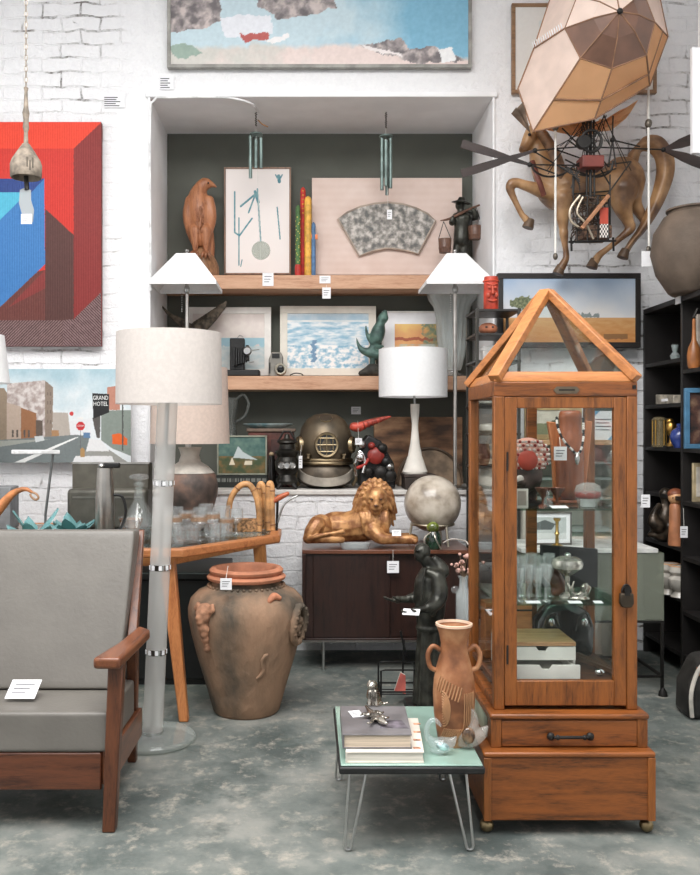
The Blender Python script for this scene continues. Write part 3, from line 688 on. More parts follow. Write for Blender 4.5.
MB().prism([(pc.x - .022, pc.z + .012), (pc.x - .024, pc.z - .022), (pc.x - .015, pc.z - .036), (pc.x + .015, pc.z - .036), (pc.x + .024, pc.z - .022), (pc.x + .022, pc.z + .012)], pc.y - .002, pc.y + .018).build('body', M((72, 62, 50), .5, .6, var=.3), t, .004)
MB().tube([(pc.x + .015 * math.cos(a), pc.y + .008, pc.z + .014 + .026 * math.sin(a)) for a in [PI * i / 10 for i in range(11)]], .004, 8).build('shackle', IRON, t)
mb = MB(); mb.rbox((pc.x, pc.y + .006, pc.z + .02), (.018, .02, .03)); mb.build('hasp', IRON, t)
# ================================================================ PICTURES ON THE WALL
q = lambda pts: zp(pts, 160, 0, 2.1875)
def coast_bg(x, y):
    sea = mixc((196, 216, 224), (126, 180, 206), (x - 330) / 90 + fbm(x, y, .02, 2) * .5)
    land = mixc((206, 203, 196), (228, 210, 204), (x - 200) / 120 + fbm(x, y, .03, 3))
    line = 34 + (10 if x < 250 else 10 * math.exp(-((x - 300) / 60) ** 2)) + max(0, (x - 330)) * .16
    return mixc(sea, land, (y - line) / 5)
rock = lambda x, y: mixc((112, 106, 108), (205, 192, 188), .5 + fbm(x, y, .09, 5) * 1.1)
coast = layers(coast_bg, [
    (rock, q([(-20, -100), (130, -100), (132, 45), (100, 60), (20, 70), (-20, 60)])), (rock, q([(205, -120), (350, -100), (385, 15), (330, 30), (262, 42), (215, 10)])),
    ((232, 234, 240), q([(130, 40), (180, 30), (245, 35), (248, 72), (180, 80), (140, 82)])),
    ((186, 92, 88), q([(172, 74), (240, 70), (238, 84), (185, 90)])), ((240, 238, 238), q([(232, 86), (280, 72), (282, 82), (245, 96)])),
    (rock, q([(430, 98), (480, 92), (525, 84), (545, 105), (600, 100), (672, 130), (560, 138), (470, 112)])), ((240, 240, 240), q([(608, 105), (640, 104), (648, 128), (618, 138)])),
    ((236, 228, 226), q([(440, 96), (530, 118), (532, 126), (450, 106)])), ((150, 170, 158), q([(15, 100), (60, 92), (95, 118), (40, 130)]))], 2.2, .12, 7, .3)
picture('coast_painting', 'large pale coastal landscape painting in a thin grey frame hung above the niche', 'painting', 167, 472, -42, 67.5, 5.50, .022, M((150, 148, 142), .5), coast, .04)
qr = lambda pts: zp(pts, 0, 110, 3.5)
hatch = lambda x, y: mixc((62, 34, 34), (136, 108, 106), .5 + .8 * math.sin((x + y) * 2.1) + fbm(x, y, .2) * .3)
hatch2 = lambda x, y: mixc((62, 34, 34), (140, 112, 112), .45 + .8 * math.sin((x - y) * 2.1) + fbm(x, y, .2) * .3)
red = layers((198, 38, 22), [((222, 56, 24), qr([(-260, 42), (355, 42), (258, 135), (-260, 135)])), ((128, 30, 26), qr([(258, 135), (357, 42), (362, 632), (258, 732)])),
    ((78, 40, 34), qr([(158, 345), (258, 437), (258, 740), (158, 740)])), ((98, 44, 36), qr([(-260, 735), (-260, 640), (158, 560), (158, 740), (-20, 740)])), ((126, 40, 36), qr([(30, 690), (158, 560), (158, 625)])),
    (hatch, qr([(-260, 736), (258, 736), (258, 830), (-260, 830)])), (hatch2, qr([(258, 732), (362, 630), (362, 835), (220, 835), (220, 736)])),
    ((26, 58, 126), qr([(-260, 240), (155, 240), (110, 288), (-260, 288)])), ((52, 116, 178), qr([(-260, 288), (110, 288), (155, 240), (158, 540), (0, 690), (-260, 690)])), ((76, 176, 204), qr([(-260, 288), (97, 288), (0, 385), (-260, 385)]))], .25, .4, 6, .6)
picture('geometric_painting', 'large red and blue geometric canvas on the white brick wall behind the bell', 'painting', -66, 101, 122, 346, 5.49, 0, None, red, .05, M((120, 40, 34), .7), res=2.2, mat=artmat(.55, 30))
qs = lambda pts: zp(pts, 0, 350, 5)
def sky_(x, y): return mixc((168, 196, 206), (226, 231, 233), (y - 369) / 40 + fbm(x, y, .04, 8) * .4)
wh = lambda x, y: mixc((168, 152, 146), (216, 208, 204), .5 + fbm(x, y, .16, 3) * 1.2)
def oct_(cx_, cy_, r): return [(cx_ + r * math.cos(PI / 8 + k * PI / 4), cy_ + r * math.sin(PI / 8 + k * PI / 4)) for k in range(8)]
win = [((92, 82, 76), qs([(x, 400), (x + 9, 400), (x + 9, 436), (x, 436)])) for x in (60, 82, 118, 140)] + [((118, 104, 94), qs([(x, y), (x + 6, y), (x + 6, y + 18), (x, y + 18)])) for x in (235, 250) for y in (210, 255, 300, 350)]
street = layers(sky_, [((226, 228, 230), qs([(345, 355), (455, 340), (455, 425), (345, 425)])), ((150, 132, 112), qs([(-300, 185), (20, 190), (36, 215), (36, 465), (-300, 470)])), (wh, qs([(35, 168), (225, 152), (225, 460), (36, 462)])),
    ((142, 126, 112), qs([(225, 152), (266, 186), (262, 436), (225, 457)])), ((190, 170, 154), qs([(34, 262), (105, 284), (105, 452), (34, 458)])), ((154, 106, 72), qs([(105, 288), (182, 316), (182, 442), (105, 448)])), ((98, 84, 74), qs([(180, 350), (214, 352), (214, 442), (180, 444)])),
    ((180, 170, 160), qs([(264, 312), (340, 314), (352, 428), (264, 438)])), ((170, 130, 92), qs([(258, 400), (295, 402), (295, 432), (258, 436)])), ((116, 124, 124), qs([(-300, 470), (380, 424), (450, 430), (432, 505), (362, 575), (-300, 575)])), ((164, 166, 158), qs([(-300, 462), (250, 446), (0, 484), (-300, 500)])),
    ((236, 236, 234), qs([(40, 575), (372, 438), (398, 434), (95, 575)])), ((152, 152, 146), qs([(432, 500), (548, 500), (660, 575), (360, 575)])), ((228, 228, 228), qs([(446, 444), (506, 450), (546, 506), (430, 506)])), ((226, 226, 226), qs([(378, 530), (560, 530), (578, 575), (355, 575)])),
    ((188, 132, 112), qs([(535, 186), (600, 178), (600, 300), (540, 300)])), ((86, 82, 78), qs([(462, 340), (502, 330), (500, 440), (484, 440), (470, 380)])), ((132, 142, 134), qs([(506, 312), (540, 302), (660, 300), (660, 532), (560, 492), (506, 452)])), ((222, 98, 34), qs([(560, 422), (600, 416), (638, 446), (636, 476), (562, 470)])), ((76, 80, 76), qs([(610, 262), (617, 262), (617, 502), (610, 502)])),
    ((94, 128, 164), qs([(416, 412), (450, 414), (452, 440), (418, 440)])), ((26, 26, 28), qs([(462, 216), (546, 220), (546, 312), (466, 344)])), ((232, 230, 226), qs([(388, 338), (416, 338), (416, 346), (388, 346)])), ((96, 96, 96), qs([(401, 396), (404, 396), (404, 520), (401, 520)])), ((196, 42, 48), [(80.6 + .0 * k, 0) for k in range(0)] or oct_(80.6, 426, 4.6)), ((206, 62, 60), oct_(71.6, 413.6, 2.2)), ((176, 138, 88), qs([(402, 496), (412, 486), (424, 500), (424, 535), (402, 535)])),
    ((210, 214, 214), qs([(172, 432), (215, 428), (222, 452), (178, 462)]))] + win, .25, .6, 5, .5)
st = picture('street_print', 'unframed print of a street scene with a black hotel sign and a stop sign', 'print', -60, 131, 369, 462.5, 5.47, 0, None, street, .03, CARD, res=2.5)
PAPER = M((240, 240, 238), .8, var=0)
lettering('GRAND', .036, P(100.6, 398, 5.4685), PAPER, st, sx=.74); lettering('HOTEL', .036, P(100.6, 404, 5.4685), PAPER, st, sx=.80)
lettering('STOP', .016, P(80.6, 426, 5.4685), PAPER, st, 'stop_lettering')
for (nm, lb, a, b, c, d_) in (('wall_label', 'small typed paper label on the plaster between the red canvas and the niche', 104, 125, 96, 108), ('wall_label', 'small typed paper label on the wall just below the coast painting', 160, 174, 77, 90)):
    x0, x1, z0, z1 = X(a, WY), X(b, WY), Z(d_, WY), Z(c, WY)
    t = thing(nm, lb, 'label', ((x0 + x1) / 2, WY - .008, z0)); MB().box(x0, x1, WY - .009, WY - .0065, z0, z1).build('card', CARD, t)
    mb = MB()
    for i in range(5):
        zz = z1 - (z1 - z0) * (.16 + .17 * i); mb.box(x0 + .004, x0 + (x1 - x0) * random.uniform(.55, .92), WY - .0096, WY - .009, zz - .0035, zz + .002)
    mb.build('writing', INK, t)
blank = layers((226, 224, 220), [((208, 216, 216), [(540, 20), (585, 20), (585, 70), (540, 70)])], .5, .2, 3)
picture('framed_drawing', 'pale drawing in a thin wooden frame mostly hidden behind the fabric balloon', 'picture', 512, 657, 3, 93, 5.51, .022, wood((150, 116, 84), (112, 82, 58), 'x'), blank, .03, res=.5)
def sav(x, y):
    hz = 317.5
    if y < hz: c = mixc((162, 182, 206), (222, 220, 218), (y - 276) / 40 + fbm(x, y, .03) * .2)
    else: c = mixc((206, 158, 104), (190, 128, 70), (y - hz) / 24 + fbm(x * .3, y, .3) * .5)
    if 560 < x < 600 and 312 < y < 317.5 + fbm(x, y, .2) * 1.0 and y > 313.5 - fbm(x, 0, .22) * 4: c = (132, 142, 140)
    tr = ((x - 529) / 19) ** 2 + ((y - 303 + fbm(x, y, .25) * 2.5) / 6.5) ** 2
    if tr < 1: c = mixc((78, 88, 62), (136, 140, 106), .5 + fbm(x, y, .5))
    if abs(x - 530 + (y - 318) * .35) < 1.0 and 306 < y < 321: c = (92, 82, 66)
    if 604 < x < 628 and 334 < y < 339 + fbm(x, y, .3): c = (140, 100, 62)
    return c
picture('savanna_painting', 'dark framed landscape of a blue sky over golden savanna with a flat-topped tree', 'painting', 498, 641, 273, 347.5, 5.44, .032, M((38, 34, 32), .45), sav, .05, res=2)

# ================================================================ NICHE SHELVES
FY = 5.90; S2, S1 = 2.36, 1.702; LZ = NZ0
for nm, lb, z in (('wall_shelf', 'upper thick pale wooden shelf across the niche', S2), ('wall_shelf', 'lower thick pale wooden shelf across the niche', S1)):
    tag(MB().box(NX0 + .006, NX1 - .045, FY, NB - .002, z - .09, z).build(nm, SHELFW, bevel=.004), lb, 'shelf')
# ---- upper shelf
def wood_eagle():
    d = 6.04; t = thing('eagle_carving', 'carved brown wooden eagle perched on a stump at the left end of the upper shelf', 'carving', (X(201, d), d, S2))
    E_ = lambda x, y, dy=0.0: P(150 + x / 3.806, 60 + y / 3.806, d + dy)
    mb = MB()
    limb(mb, [(*E_(195, 690), .05), (*E_(192, 630), .070), (*E_(188, 575), .084), (*E_(184, 520), .068), (*E_(194, 486), .046), (*E_(208, 472), .042)], 4, 14)
    mb.ell(E_(210, 470), (.050, .042, .036)); limb(mb, [(*E_(226, 472), .026), (*E_(242, 477), .015), (*E_(254, 484), .005)], 3, 10)
    for s, xx in ((-1, 140), (1, 238)):
        limb(mb, [(*E_(xx - s * 12, 535, -.02), .034), (*E_(xx - s * 3, 595, -.03), .034), (*E_(xx - s * 10, 655, -.01), .022), (*E_(xx - s * 24, 705, .02), .010)], 3, 10)
    for xx in (172, 212): limb(mb, [(*E_(xx, 650, -.04), .045), (*E_(xx, 690, -.05), .028), (*E_(xx, 725, -.05), .016)], 3, 10)
    limb(mb, [(*E_(215, 660, .05), .05), (*E_(225, 720, .05), .04), (*E_(228, 770, .05), .025)], 3, 10)
    organic(mb, 'body', wood((182, 122, 84), (136, 82, 52), 'z', .5, 9), t, .008, 3)
    mb = MB(); r_ = random.Random(3)
    for k in range(80):                                # carved feathers lying on breast and wings
        x = r_.uniform(145, 235); y = r_.uniform(530, 660); c = E_(x, y, -.085 + .0028 * abs(x - 190) * .5)
        mb.ell(c, (.008, .006, .022), (0, r_.uniform(-.25, .25), 0), 6)
    mb.build('feathers', wood((168, 110, 74), (126, 76, 48), 'z', .5, 9), t, angle=80)
    MB().ell(E_(222, 468, -.045), .006, n=8).build('eye', BLACK, t)
    mb = MB()
    for xx in (168, 212):
        for k in (-1, 0, 1): limb(mb, [(*E_(xx, 728, -.05), .011), (*E_(xx + k * 12, 738, -.085), .012), (*E_(xx + k * 15, 752, -.09), .005)], 3, 8)
    mb.build('talons', wood((150, 96, 64), (110, 70, 46), 'z'), t, angle=80)
    mb = MB(); limb(mb, [(*E_(205, 830), .10), (*E_(200, 790), .085), (*E_(195, 755), .075)], 3, 14); limb(mb, [(*E_(232, 760), .03), (*E_(240, 790), .04), (*E_(236, 840), .05)], 3)
    z0 = S2
    for v in mb.v: v.z = max(v.z, z0)
    organic(mb, 'stump', wood((150, 108, 74), (96, 64, 42), 'z', .7, 10), t, .009, 1)
wood_eagle()
qb = lambda x, y: (150 + x / 3.806, 60 + y / 3.806)
strokes = [((322, 500), (322, 655), 4), ((322, 655), (340, 668), 5), ((340, 668), (388, 602), 5), ((338, 600), (338, 780), 4), ((409, 490), (421, 690), 5), ((345, 556), (398, 512), 6), ((375, 580), (400, 512), 5), ((484, 560), (495, 680), 4), ((400, 500), (412, 540), 9), ((490, 440), (492, 462), 10), ((478, 436), (484, 448), 4), ((503, 436), (497, 448), 4), ((350, 760), (345, 785), 3)]
def botan(px, py):
    x, y = (px - 150) * 3.806, (py - 60) * 3.806; c = (238, 230, 226)
    for a, b, w_ in strokes:
        if segd(x, y, a, b) < w_ * .62: c = mixc((66, 128, 142), (120, 160, 166), .5 + fbm(x, y, .05))
    return c
picture('botanical_print', 'white panel with loose teal brush marks in a slim wooden frame on the upper shelf', 'picture', 224, 291, 167, 274.6, 6.12, .012, wood((140, 104, 80), (100, 72, 54), 'z'), botan, .03, res=3)
d = 6.05
TOT = [('red', (200, 54, 44), 303, 187, 270, .018, 'tall red painted wooden figure at the back of the small totem group'), ('green', (78, 116, 66), 298, 205, 270, .016, 'green speckled totem figure with a red foot'), ('yellow', (226, 172, 74), 308, 196, 270, .024, 'thick yellow painted totem post'), ('blue', (84, 120, 160), 313.5, 222, 270, .015, 'slim blue totem post with an orange cross piece')]
for nm, c, px_, y0_, y1_, r, lb in TOT:
    dd = d + (.05 if nm == 'red' else 0); x = X(px_, dd); zt = Z(y0_, dd)
    t = thing('totem_post', lb, 'ornament', (x, dd, S2), 'painted totem posts on the upper shelf')
    MB().lathe([(r * 1.25, S2), (r * 1.25, S2 + .015), (r, S2 + .02), (r, zt - .03), (r * .8, zt - .012), (.002, zt)], (x, dd, 0), 14).build('post', M(c, .6, var=.12, scale=30), t)
    if nm == 'green':
        MB().lathe([(r * 1.3, S2 + .022), (r * 1.3, S2 + .085), (r * 1.05, S2 + .095)], (x, dd, 0), 14).build('red_foot', M((196, 52, 44), .6), t)
        mb = MB()
        for k in range(26): mb.ell((x + r * math.sin(k * 2.4), dd - r * abs(math.cos(k * 2.4)), S2 + .11 + k * .012), .004, n=6)
        mb.build('dots', M((232, 214, 120), .6), t)
    if nm == 'blue': MB().rbox((x, dd, zt - .10), (.055, .02, .03)).build('cross_piece', M((222, 128, 74), .6), t); mbx = MB()
    if nm == 'red':
        mb = MB()
        for k in range(6): mb.ell((x, dd - r, zt - .03 - k * .03), (.008, .005, .006), n=6)
        mb.build('painted_marks', M((226, 150, 60), .6), t)
def fan_art(px, py):
    return mixc((214, 190, 178), (226, 206, 196), .5 + .4 * math.sin(py * .9) * .3 + fbm(px, py, .05) * .5)
t = picture('fan_panel', 'pinkish linen panel bearing a mottled grey stone fan', 'picture', 312, 462, 178, 274.6, 6.13, 0, None, fan_art, .035, M((222, 204, 196), .8), res=1)
qf = lambda pts: [(310 + x / 3.5, 100 + y / 3.5) for x, y in pts]
arc1 = [(98, 418), (130, 395), (175, 375), (225, 364), (275, 360), (325, 366), (370, 380), (408, 398), (438, 424)]
arc2 = [(378, 540), (345, 530), (300, 522), (265, 520), (225, 528), (172, 546)]
pl2 = [(X(a, 6.12), Z(b, 6.12)) for a, b in qf(arc1 + arc2)][::-1]
MB().prism(pl2, 6.105, 6.132).build('stone_fan', M((150, 146, 140), .7, c2=(104, 104, 102), c3=(206, 200, 194), scale=24, detail=9, bump=.4, bscale=30), t, .004)
mb = MB(); mb.tube([(x, 6.108, z) for x, z in pl2], .007, 6, closed=True); mb.build('fan_edging', M((176, 160, 146), .6), t)
def carrier():
    d = 6.0; k = 3.5; Q = lambda x, y, dy=0.0: P(310 + x / k, 100 + y / k, d + dy)
    t = thing('water_carrier_figurine', 'dark bronze figurine in a hat carrying two buckets on a pole', 'figurine', (X(462, d), d, S2))
    mb = MB(); c = Vector((X(459, d), d, 0))
    for s in (-1, 1): limb(mb, [(c.x + s * .028, d, S2 + .015, .018), (c.x + s * .030, d, S2 + .08, .022), (*(Q(530, 490) + Vector((s * .02, 0, 0))), .032)], 3, 10); mb.ell((c.x + s * .03, d - .02, S2 + .018), (.02, .04, .016))
    limb(mb, [(*Q(530, 490), .055), (*Q(532, 450), .052), (*Q(534, 415), .062), (*Q(530, 395), .03), (*Q(527, 380), .022)], 4, 12)
    mb.ell(Q(525, 368), (.032, .034, .040)); mb.ell(Q(519, 370, -.03), .008); mb.ell(Q(531, 388), .02)
    limb(mb, [(*Q(555, 405), .03), (*Q(580, 410, -.03), .024), (*Q(572, 385, -.05), .016)], 3); limb(mb, [(*Q(512, 410), .03), (*Q(496, 430, -.04), .022), (*Q(500, 412, -.05), .015)], 3)
    organic(mb, 'person', BRONZE, t, .006, 2)
    MB().lathe([(.0, .035), (.02, .032), (.03, .012), (.062, .0), (.066, -.006), (.03, .004), (0, .004)], Q(530, 358), 20, R=Euler((.15, .12, 0)).to_matrix()).build('hat', BRONZE, t)
    mb = MB(); limb(mb, [(*Q(458, 422, -.05), .004), (*Q(490, 415, -.05), .0085), (*Q(545, 388, -.05), .009), (*Q(592, 368, -.05), .006)], 4, 8); mb.build('carrying_pole', wood((110, 76, 58), (70, 48, 38), 'x'), t)
    for bx_, by_, w_, h_, tx_, ty_ in ((472, 511, 46, 48, 468, 425), (578, 465, 50, 46, 582, 376)):
        b0 = Q(bx_, by_ + h_ / 2, -.05); r = w_ / k * d / F / 2; h = h_ / k * d / F
        bk = MB().lathe([(0, 0), (r * .86, 0), (r * .93, h * .3), (r * .96, h * .32), (r * .95, h * .42), (r * .93, h * .44), (r, h), (r * .85, h), (r * .8, h * .6), (0, h * .6)], b0, 20).build('bucket', wood((118, 84, 66), (78, 54, 44), 'z'), t)
        mb = MB(); top = Q(tx_, ty_, -.05)
        for s in (-1, 1): mb.tube([b0 + Vector((s * r * .95, 0, h)), top], .0025, 5)
        mb.build('bucket_rope', IRON, bk)
    MB().box(c.x - .07, c.x + .075, d - .06, d + .05, S2, S2 + .015).build('base', BRONZE, t, .004)
carrier()
for lb, c, w_, h_, s in (('blank white price tag clipped to the upper shelf edge below the botanical print', (268, 279.5), .072, .085, None), ('white price card on the upper shelf edge below the linen fan panel', (325, 279.5), .072, .05, None)):
    tagcard('price_tag', lb, P(*c, FY - .002), w_, h_)
tagcard('price_tag', 'small pale ticket hanging under the upper shelf edge card', P(326.5, 293, FY - .004), .055, .072, P(326.5, 285, FY - .005))
# ---- wind chimes
GREENC = M((124, 142, 138), .45, .6, var=.15)
def chime(lb, px_, y_hook, tubes, sail, dd):
    top = P(px_, y_hook, dd); t = thing('wind_chime', lb, 'wind chime', (top.x, dd, Z(sail[1], dd)))
    mb = MB(); mb.tube([(top.x, dd, NZ1 - .003), top], .003, 6)
    mb.tube([top + Vector((.006 * math.sin(a * 9), 0, -.006 * a)) for a in range(0, 18)], .004, 6); mb.build('hook', IRON, t)
    y0 = min(z[1] for z in tubes); yb = P(px_, y0, dd)
    MB().lathe([(.0, .006), (.042, .004), (.044, -.004), (0, -.006)], yb + Vector((0, 0, .01)), 16).build('top_ring', GREENC, t)
    MB().tube([top + Vector((0, 0, -.10)), yb + Vector((0, 0, .01))], .0015, 5).build('cord', STRING, t)
    for x, a, b, dy in tubes: MB().tube([P(x, a, dd + dy), P(x, b, dd + dy)], .0115, 10).build('tube', GREENC, t)
    MB().tube([yb, P(sail[0], sail[1], dd)], .0012, 5).build('clapper_string', STRING, t)
    return t
t = chime('wind chime of grey-green tubes with a round disc sail in front of the white print', 256, 110, [(250.5, 136, 178, 0), (261, 138, 168, 0), (256, 140, 168, -.035), (256, 136, 165, .035)], (261, 262), 5.80)
mb = MB(); c_ = P(261, 250.5, 5.80); mb.lathe([(0, -.004), (.058, -.003), (.060, 0), (.058, .003), (0, .004)], c_, 28, R=Euler((PI / 2, 0, 0)).to_matrix()); mb.build('disc_sail', glass((236, 240, 236), .1, .35, (176, 180, 172)), t)
mb = MB(); mb.tube([P(258, 120, 5.8), P(262, 124, 5.8), P(268, 127, 5.8)], .004, 6); mb.build('dry_twig', M((176, 128, 82), .7), t)
t = chime('wind chime of slim green tubes hanging before the linen fan panel', 386, 112, [(382, 138, 190, 0), (390.5, 138, 188, 0), (386, 140, 186, -.035), (387, 140, 195, .035)], (388, 209), 5.80)
tagcard('price_tag', 'white ticket hanging from the slim green wind chime', P(389.5, 214.5, 5.80), .032, .062)
# ---- lower shelf
d = 6.02
def seap(px, py, y0=306):
    f = fbm(px * .5, py * 1.6, .12, 3); c = mixc((206, 220, 226), (238, 236, 232), .5 + f)
    if py > 322: c = mixc((142, 184, 206), (232, 236, 238), .55 + .9 * fbm(px * .4, py * 1.5, .2, 6))
    if py > 345: c = mixc((136, 180, 204), (244, 242, 240), .65 + 1.3 * fbm(px * .8, py * 1.2, .22, 7))
    if py < 320: c = mixc((222, 224, 228), (170, 198, 214), (py - 306) / 16 + fbm(px, py, .1) * .4)
    if abs(px - 314 - fbm(py, 0, .3) * 3) < 2.2 and 340 < py < 362: c = (112, 146, 176)
    return c
def sea1(px, py):
    c = mixc((234, 224, 216), (220, 208, 202), .5 + fbm(px, py, .08))
    if 338 < py < 346 + fbm(px, 0, .1) * 4: c = (160, 196, 208)
    elif py > 346: c = mixc((214, 218, 216), (190, 206, 208), .5 + fbm(px, py * 2, .1))
    return c
picture('beach_picture', 'pastel beach picture in a white frame behind the bellows camera', 'picture', 186, 271, 307, 375.6, 6.13, .045, M((236, 232, 226), .6, var=.03), sea1, .03, res=1.5)
picture('sea_painting', 'blue and white sea painting in a cream frame at the middle of the lower shelf', 'picture', 280, 376, 306, 375.6, 6.13, .05, M((228, 222, 210), .6, var=.03), seap, .03, res=2)
def warm(px, py):
    c = mixc((236, 196, 120), (228, 160, 110), (py - 320) / 30 + fbm(px, py, .07) * .6)
    if abs(py - 339 - fbm(px, 1, .2) * 2) < 1.5: c = (176, 96, 70)
    if px > 424 + fbm(px, py, .2) * 6: c = mixc(c, (126, 146, 122), .55 + fbm(px, py, .15))
    if py > 344: c = mixc(c, (196, 200, 190), .4 + fbm(px, py, .1))
    return c
picture('watercolour', 'small orange watercolour in a wide white mount behind the centre drum lampshade', 'picture', 382, 456, 311, 375.6, 6.13, .012, M((232, 230, 226), .6, var=.03), warm, .03, mw=.075, res=2)
def driftwood():
    d = 6.0; Q = lambda x, y, dy=0.0: P(150 + x / 3.889, 280 + y / 3.889, d + dy); t = thing('horn_carving', 'dark carved crocodile-like horn sculpture spreading above the left end of the lower shelf', 'sculpture', (X(190, d), d, S1))
    mb = MB(); limb(mb, [(*Q(45, 100), .006), (*Q(80, 138), .016), (*Q(125, 165), .026), (*Q(165, 195), .04), (*Q(205, 178), .042), (*Q(240, 150), .032), (*Q(270, 122), .02), (*Q(296, 105), .005)], 5, 10)
    for k in range(14):
        f = k / 13; a = Q(170 + 120 * f, 182 - 78 * f - 10); mb.ell(a, (.012, .012, .026), (0, .5, 0), 8)
    limb(mb, [(*Q(170, 200), .04), (*Q(160, 260), .045), (*Q(165, 330), .05), (*Q(165, 372), .06)], 3, 10)
    for v in mb.v: v.z = max(v.z, S1)
    organic(mb, 'carving', M((96, 86, 74), .8, var=.35, scale=30, bump=.5), t, .007, 1)
driftwood()
def bellows():
    d = 6.0; Q = lambda x, y, dy=0.0: P(150 + x / 3.889, 280 + y / 3.889, d + dy); t = thing('folding_camera', 'black folding bellows camera standing open on the lower shelf', 'camera', (X(243, d), d, S1))
    a, b = Q(296, 352), Q(428, 378)
    MB().box(a.x, b.x, d - .09, d + .06, S1, a.z).build('bed', BLACK, t, .008)
    a, b = Q(312, 228), Q(368, 352); MB().box(a.x, b.x, d - .04, d + .05, b.z, a.z).build('camera_body', M((32, 32, 32), .6, bump=.4, bscale=120), t, .006)
    mb = MB()
    for k in range(6):
        x = Q(330 + k * 9, 0).x; r = .062 - .005 * k; zc = Q(0, 300).z; mb.box(x - .006, x + .006, d - .05 - r * .35, d - .05 + r, zc - r, zc + r)
    mb.build('bellows', BLACK, t, .002)
    c = Q(380, 285, -.03); lb = MB().rbox(c, (.02, .09, .10)).build('lens_board', IRON, t, .003)
    mb = MB(); mb.lathe([(.0, .0), (.03, 0), (.03, .018), (.022, .03), (.0, .03)], c + Vector((.0, -.045, .01)), 18, R=Euler((PI / 2, 0, 0)).to_matrix()); mb.build('lens', STEEL, lb)
    mb = MB(); mb.tube([Q(385, 322, -.08), Q(405, 318, -.08)], .004, 6); mb.tube([Q(388, 275, -.08), Q(425, 270, -.06)], .003, 6); mb.tube([Q(340, 225), Q(350, 214), Q(362, 222)], .0035, 6); mb.build('levers', STEEL, t)
bellows()
def cine():
    d = 5.99; Q = lambda x, y, dy=0.0: P(150 + x / 3.889, 280 + y / 3.889, d + dy); t = thing('cine_camera', 'small silver cine camera with a round lens beside the folding camera', 'camera', (X(277, d), d, S1))
    a, b = Q(462, 282), Q(518, 376); MB().prism([(a.x, S1), (b.x, S1), (b.x, a.z - .03), (b.x - .015, a.z), (a.x + .02, a.z), (a.x, a.z - .05)], d - .04, d + .06).build('camera_body', M((150, 146, 138), .4, .6), t, .006)
    MB().rbox(((a.x + b.x) / 2, d - .042, a.z - .025), (.05, .01, .03)).build('viewfinder', BLACK, t)
    c = Q(508, 348, -.05); MB().lathe([(.0, -.02), (.04, -.02), (.04, .02), (.034, .035), (.03, .035), (.028, .02), (0, .02)], c, 22, R=Euler((PI / 2, 0, 0)).to_matrix()).build('lens_barrel', M((186, 178, 162), .35, .8), t)
    MB().ell(c + Vector((0, -.018, 0)), (.026, .006, .026)).build('lens_glass', M((14, 14, 16), .1, var=0), t)
    MB().box(a.x + .004, a.x + .012, d - .046, d - .039, S1 + .02, a.z - .07).build('leather_strip', BLACK, t)
cine()
tag(MB().tube(spline([tuple(P(290, 375.3, 5.97)), tuple(P(295, 373.2, 5.95)), tuple(P(301, 373.8, 5.95)), tuple(P(303, 375.4, 5.97))], 6), .004, 6).build('cable', BLACK), 'short black looped cable on the lower shelf right of the cine camera', 'cable')
def bird_bronze():
    d = 5.98; Q = lambda x, y, dy=0.0: P(320 + x / 3.889, 270 + y / 3.889, d + dy); t = thing('green_bronze', 'green patinated bronze of a diving water creature on a dark base', 'sculpture', (X(372, d), d, S1))
    mb = MB(); limb(mb, [(*Q(252, 165), .018), (*Q(246, 185), .036), (*Q(236, 205), .030), (*Q(228, 235), .046), (*Q(218, 268), .045), (*Q(210, 285), .03), (*Q(225, 298), .02), (*Q(247, 296), .006)], 4, 12)
    limb(mb, [(*Q(212, 285), .028), (*Q(192, 268), .016), (*Q(182, 245), .011), (*Q(178, 218), .007)], 4, 10)
    limb(mb, [(*Q(222, 330), .034), (*Q(195, 322), .034), (*Q(165, 312), .022), (*Q(150, 292), .012), (*Q(142, 265), .005)], 4, 10)
    limb(mb, [(*Q(215, 290), .02), (*Q(200, 315), .03), (*Q(205, 345), .02), (*Q(203, 380), .022)], 4, 10)
    organic(mb, 'figure', M((92, 122, 112), .55, .25, var=.25, scale=14, c2=(52, 72, 68)), t, .006, 2)
    mb = MB(); limb(mb, [(*Q(160, 402, .0), .02), (*Q(185, 395), .035), (*Q(205, 388), .045), (*Q(230, 398), .035)], 3, 12)
    for v in mb.v: v.z = max(v.z, S1)
    organic(mb, 'base', M((60, 58, 52), .7, var=.3, scale=20), t, .007, 1)
bird_bronze()
def wavy_vase():
    d = 6.03; Q = lambda x, y: P(320 + x / 3.889, 270 + y / 3.889, d); zb = S1 + .045; x = X(452, d)
    t = thing('fluted_vase', 'large clear fluted glass vase with a flared wavy rim on the lower shelf', 'vase', (x, d, S1))
    h = Z(293, d) - zb
    MB().lathe([(.03, 0), (.055, .0), (.062, h * .03), (.085, h * .2), (.10, h * .45), (.105, h * .68), (.12, h * .82), (.155, h * .92), (.165, h), (.158, h), (.115, h * .82), (.098, h * .66), (.09, h * .4), (.07, h * .12), (.0, h * .06)], (x, d, zb), 72, flute=18, fl=.035).build('body', glass((250, 252, 251), .06, .3, (232, 238, 236), ior=1.6), t, angle=60)
    MB().lathe([(0, S1), (.075, S1), (.08, S1 + .012), (.04, S1 + .03), (.036, zb + .002), (0, zb + .002)], (x, d, 0), 24).build('foot', CLEAR, t)
wavy_vase()
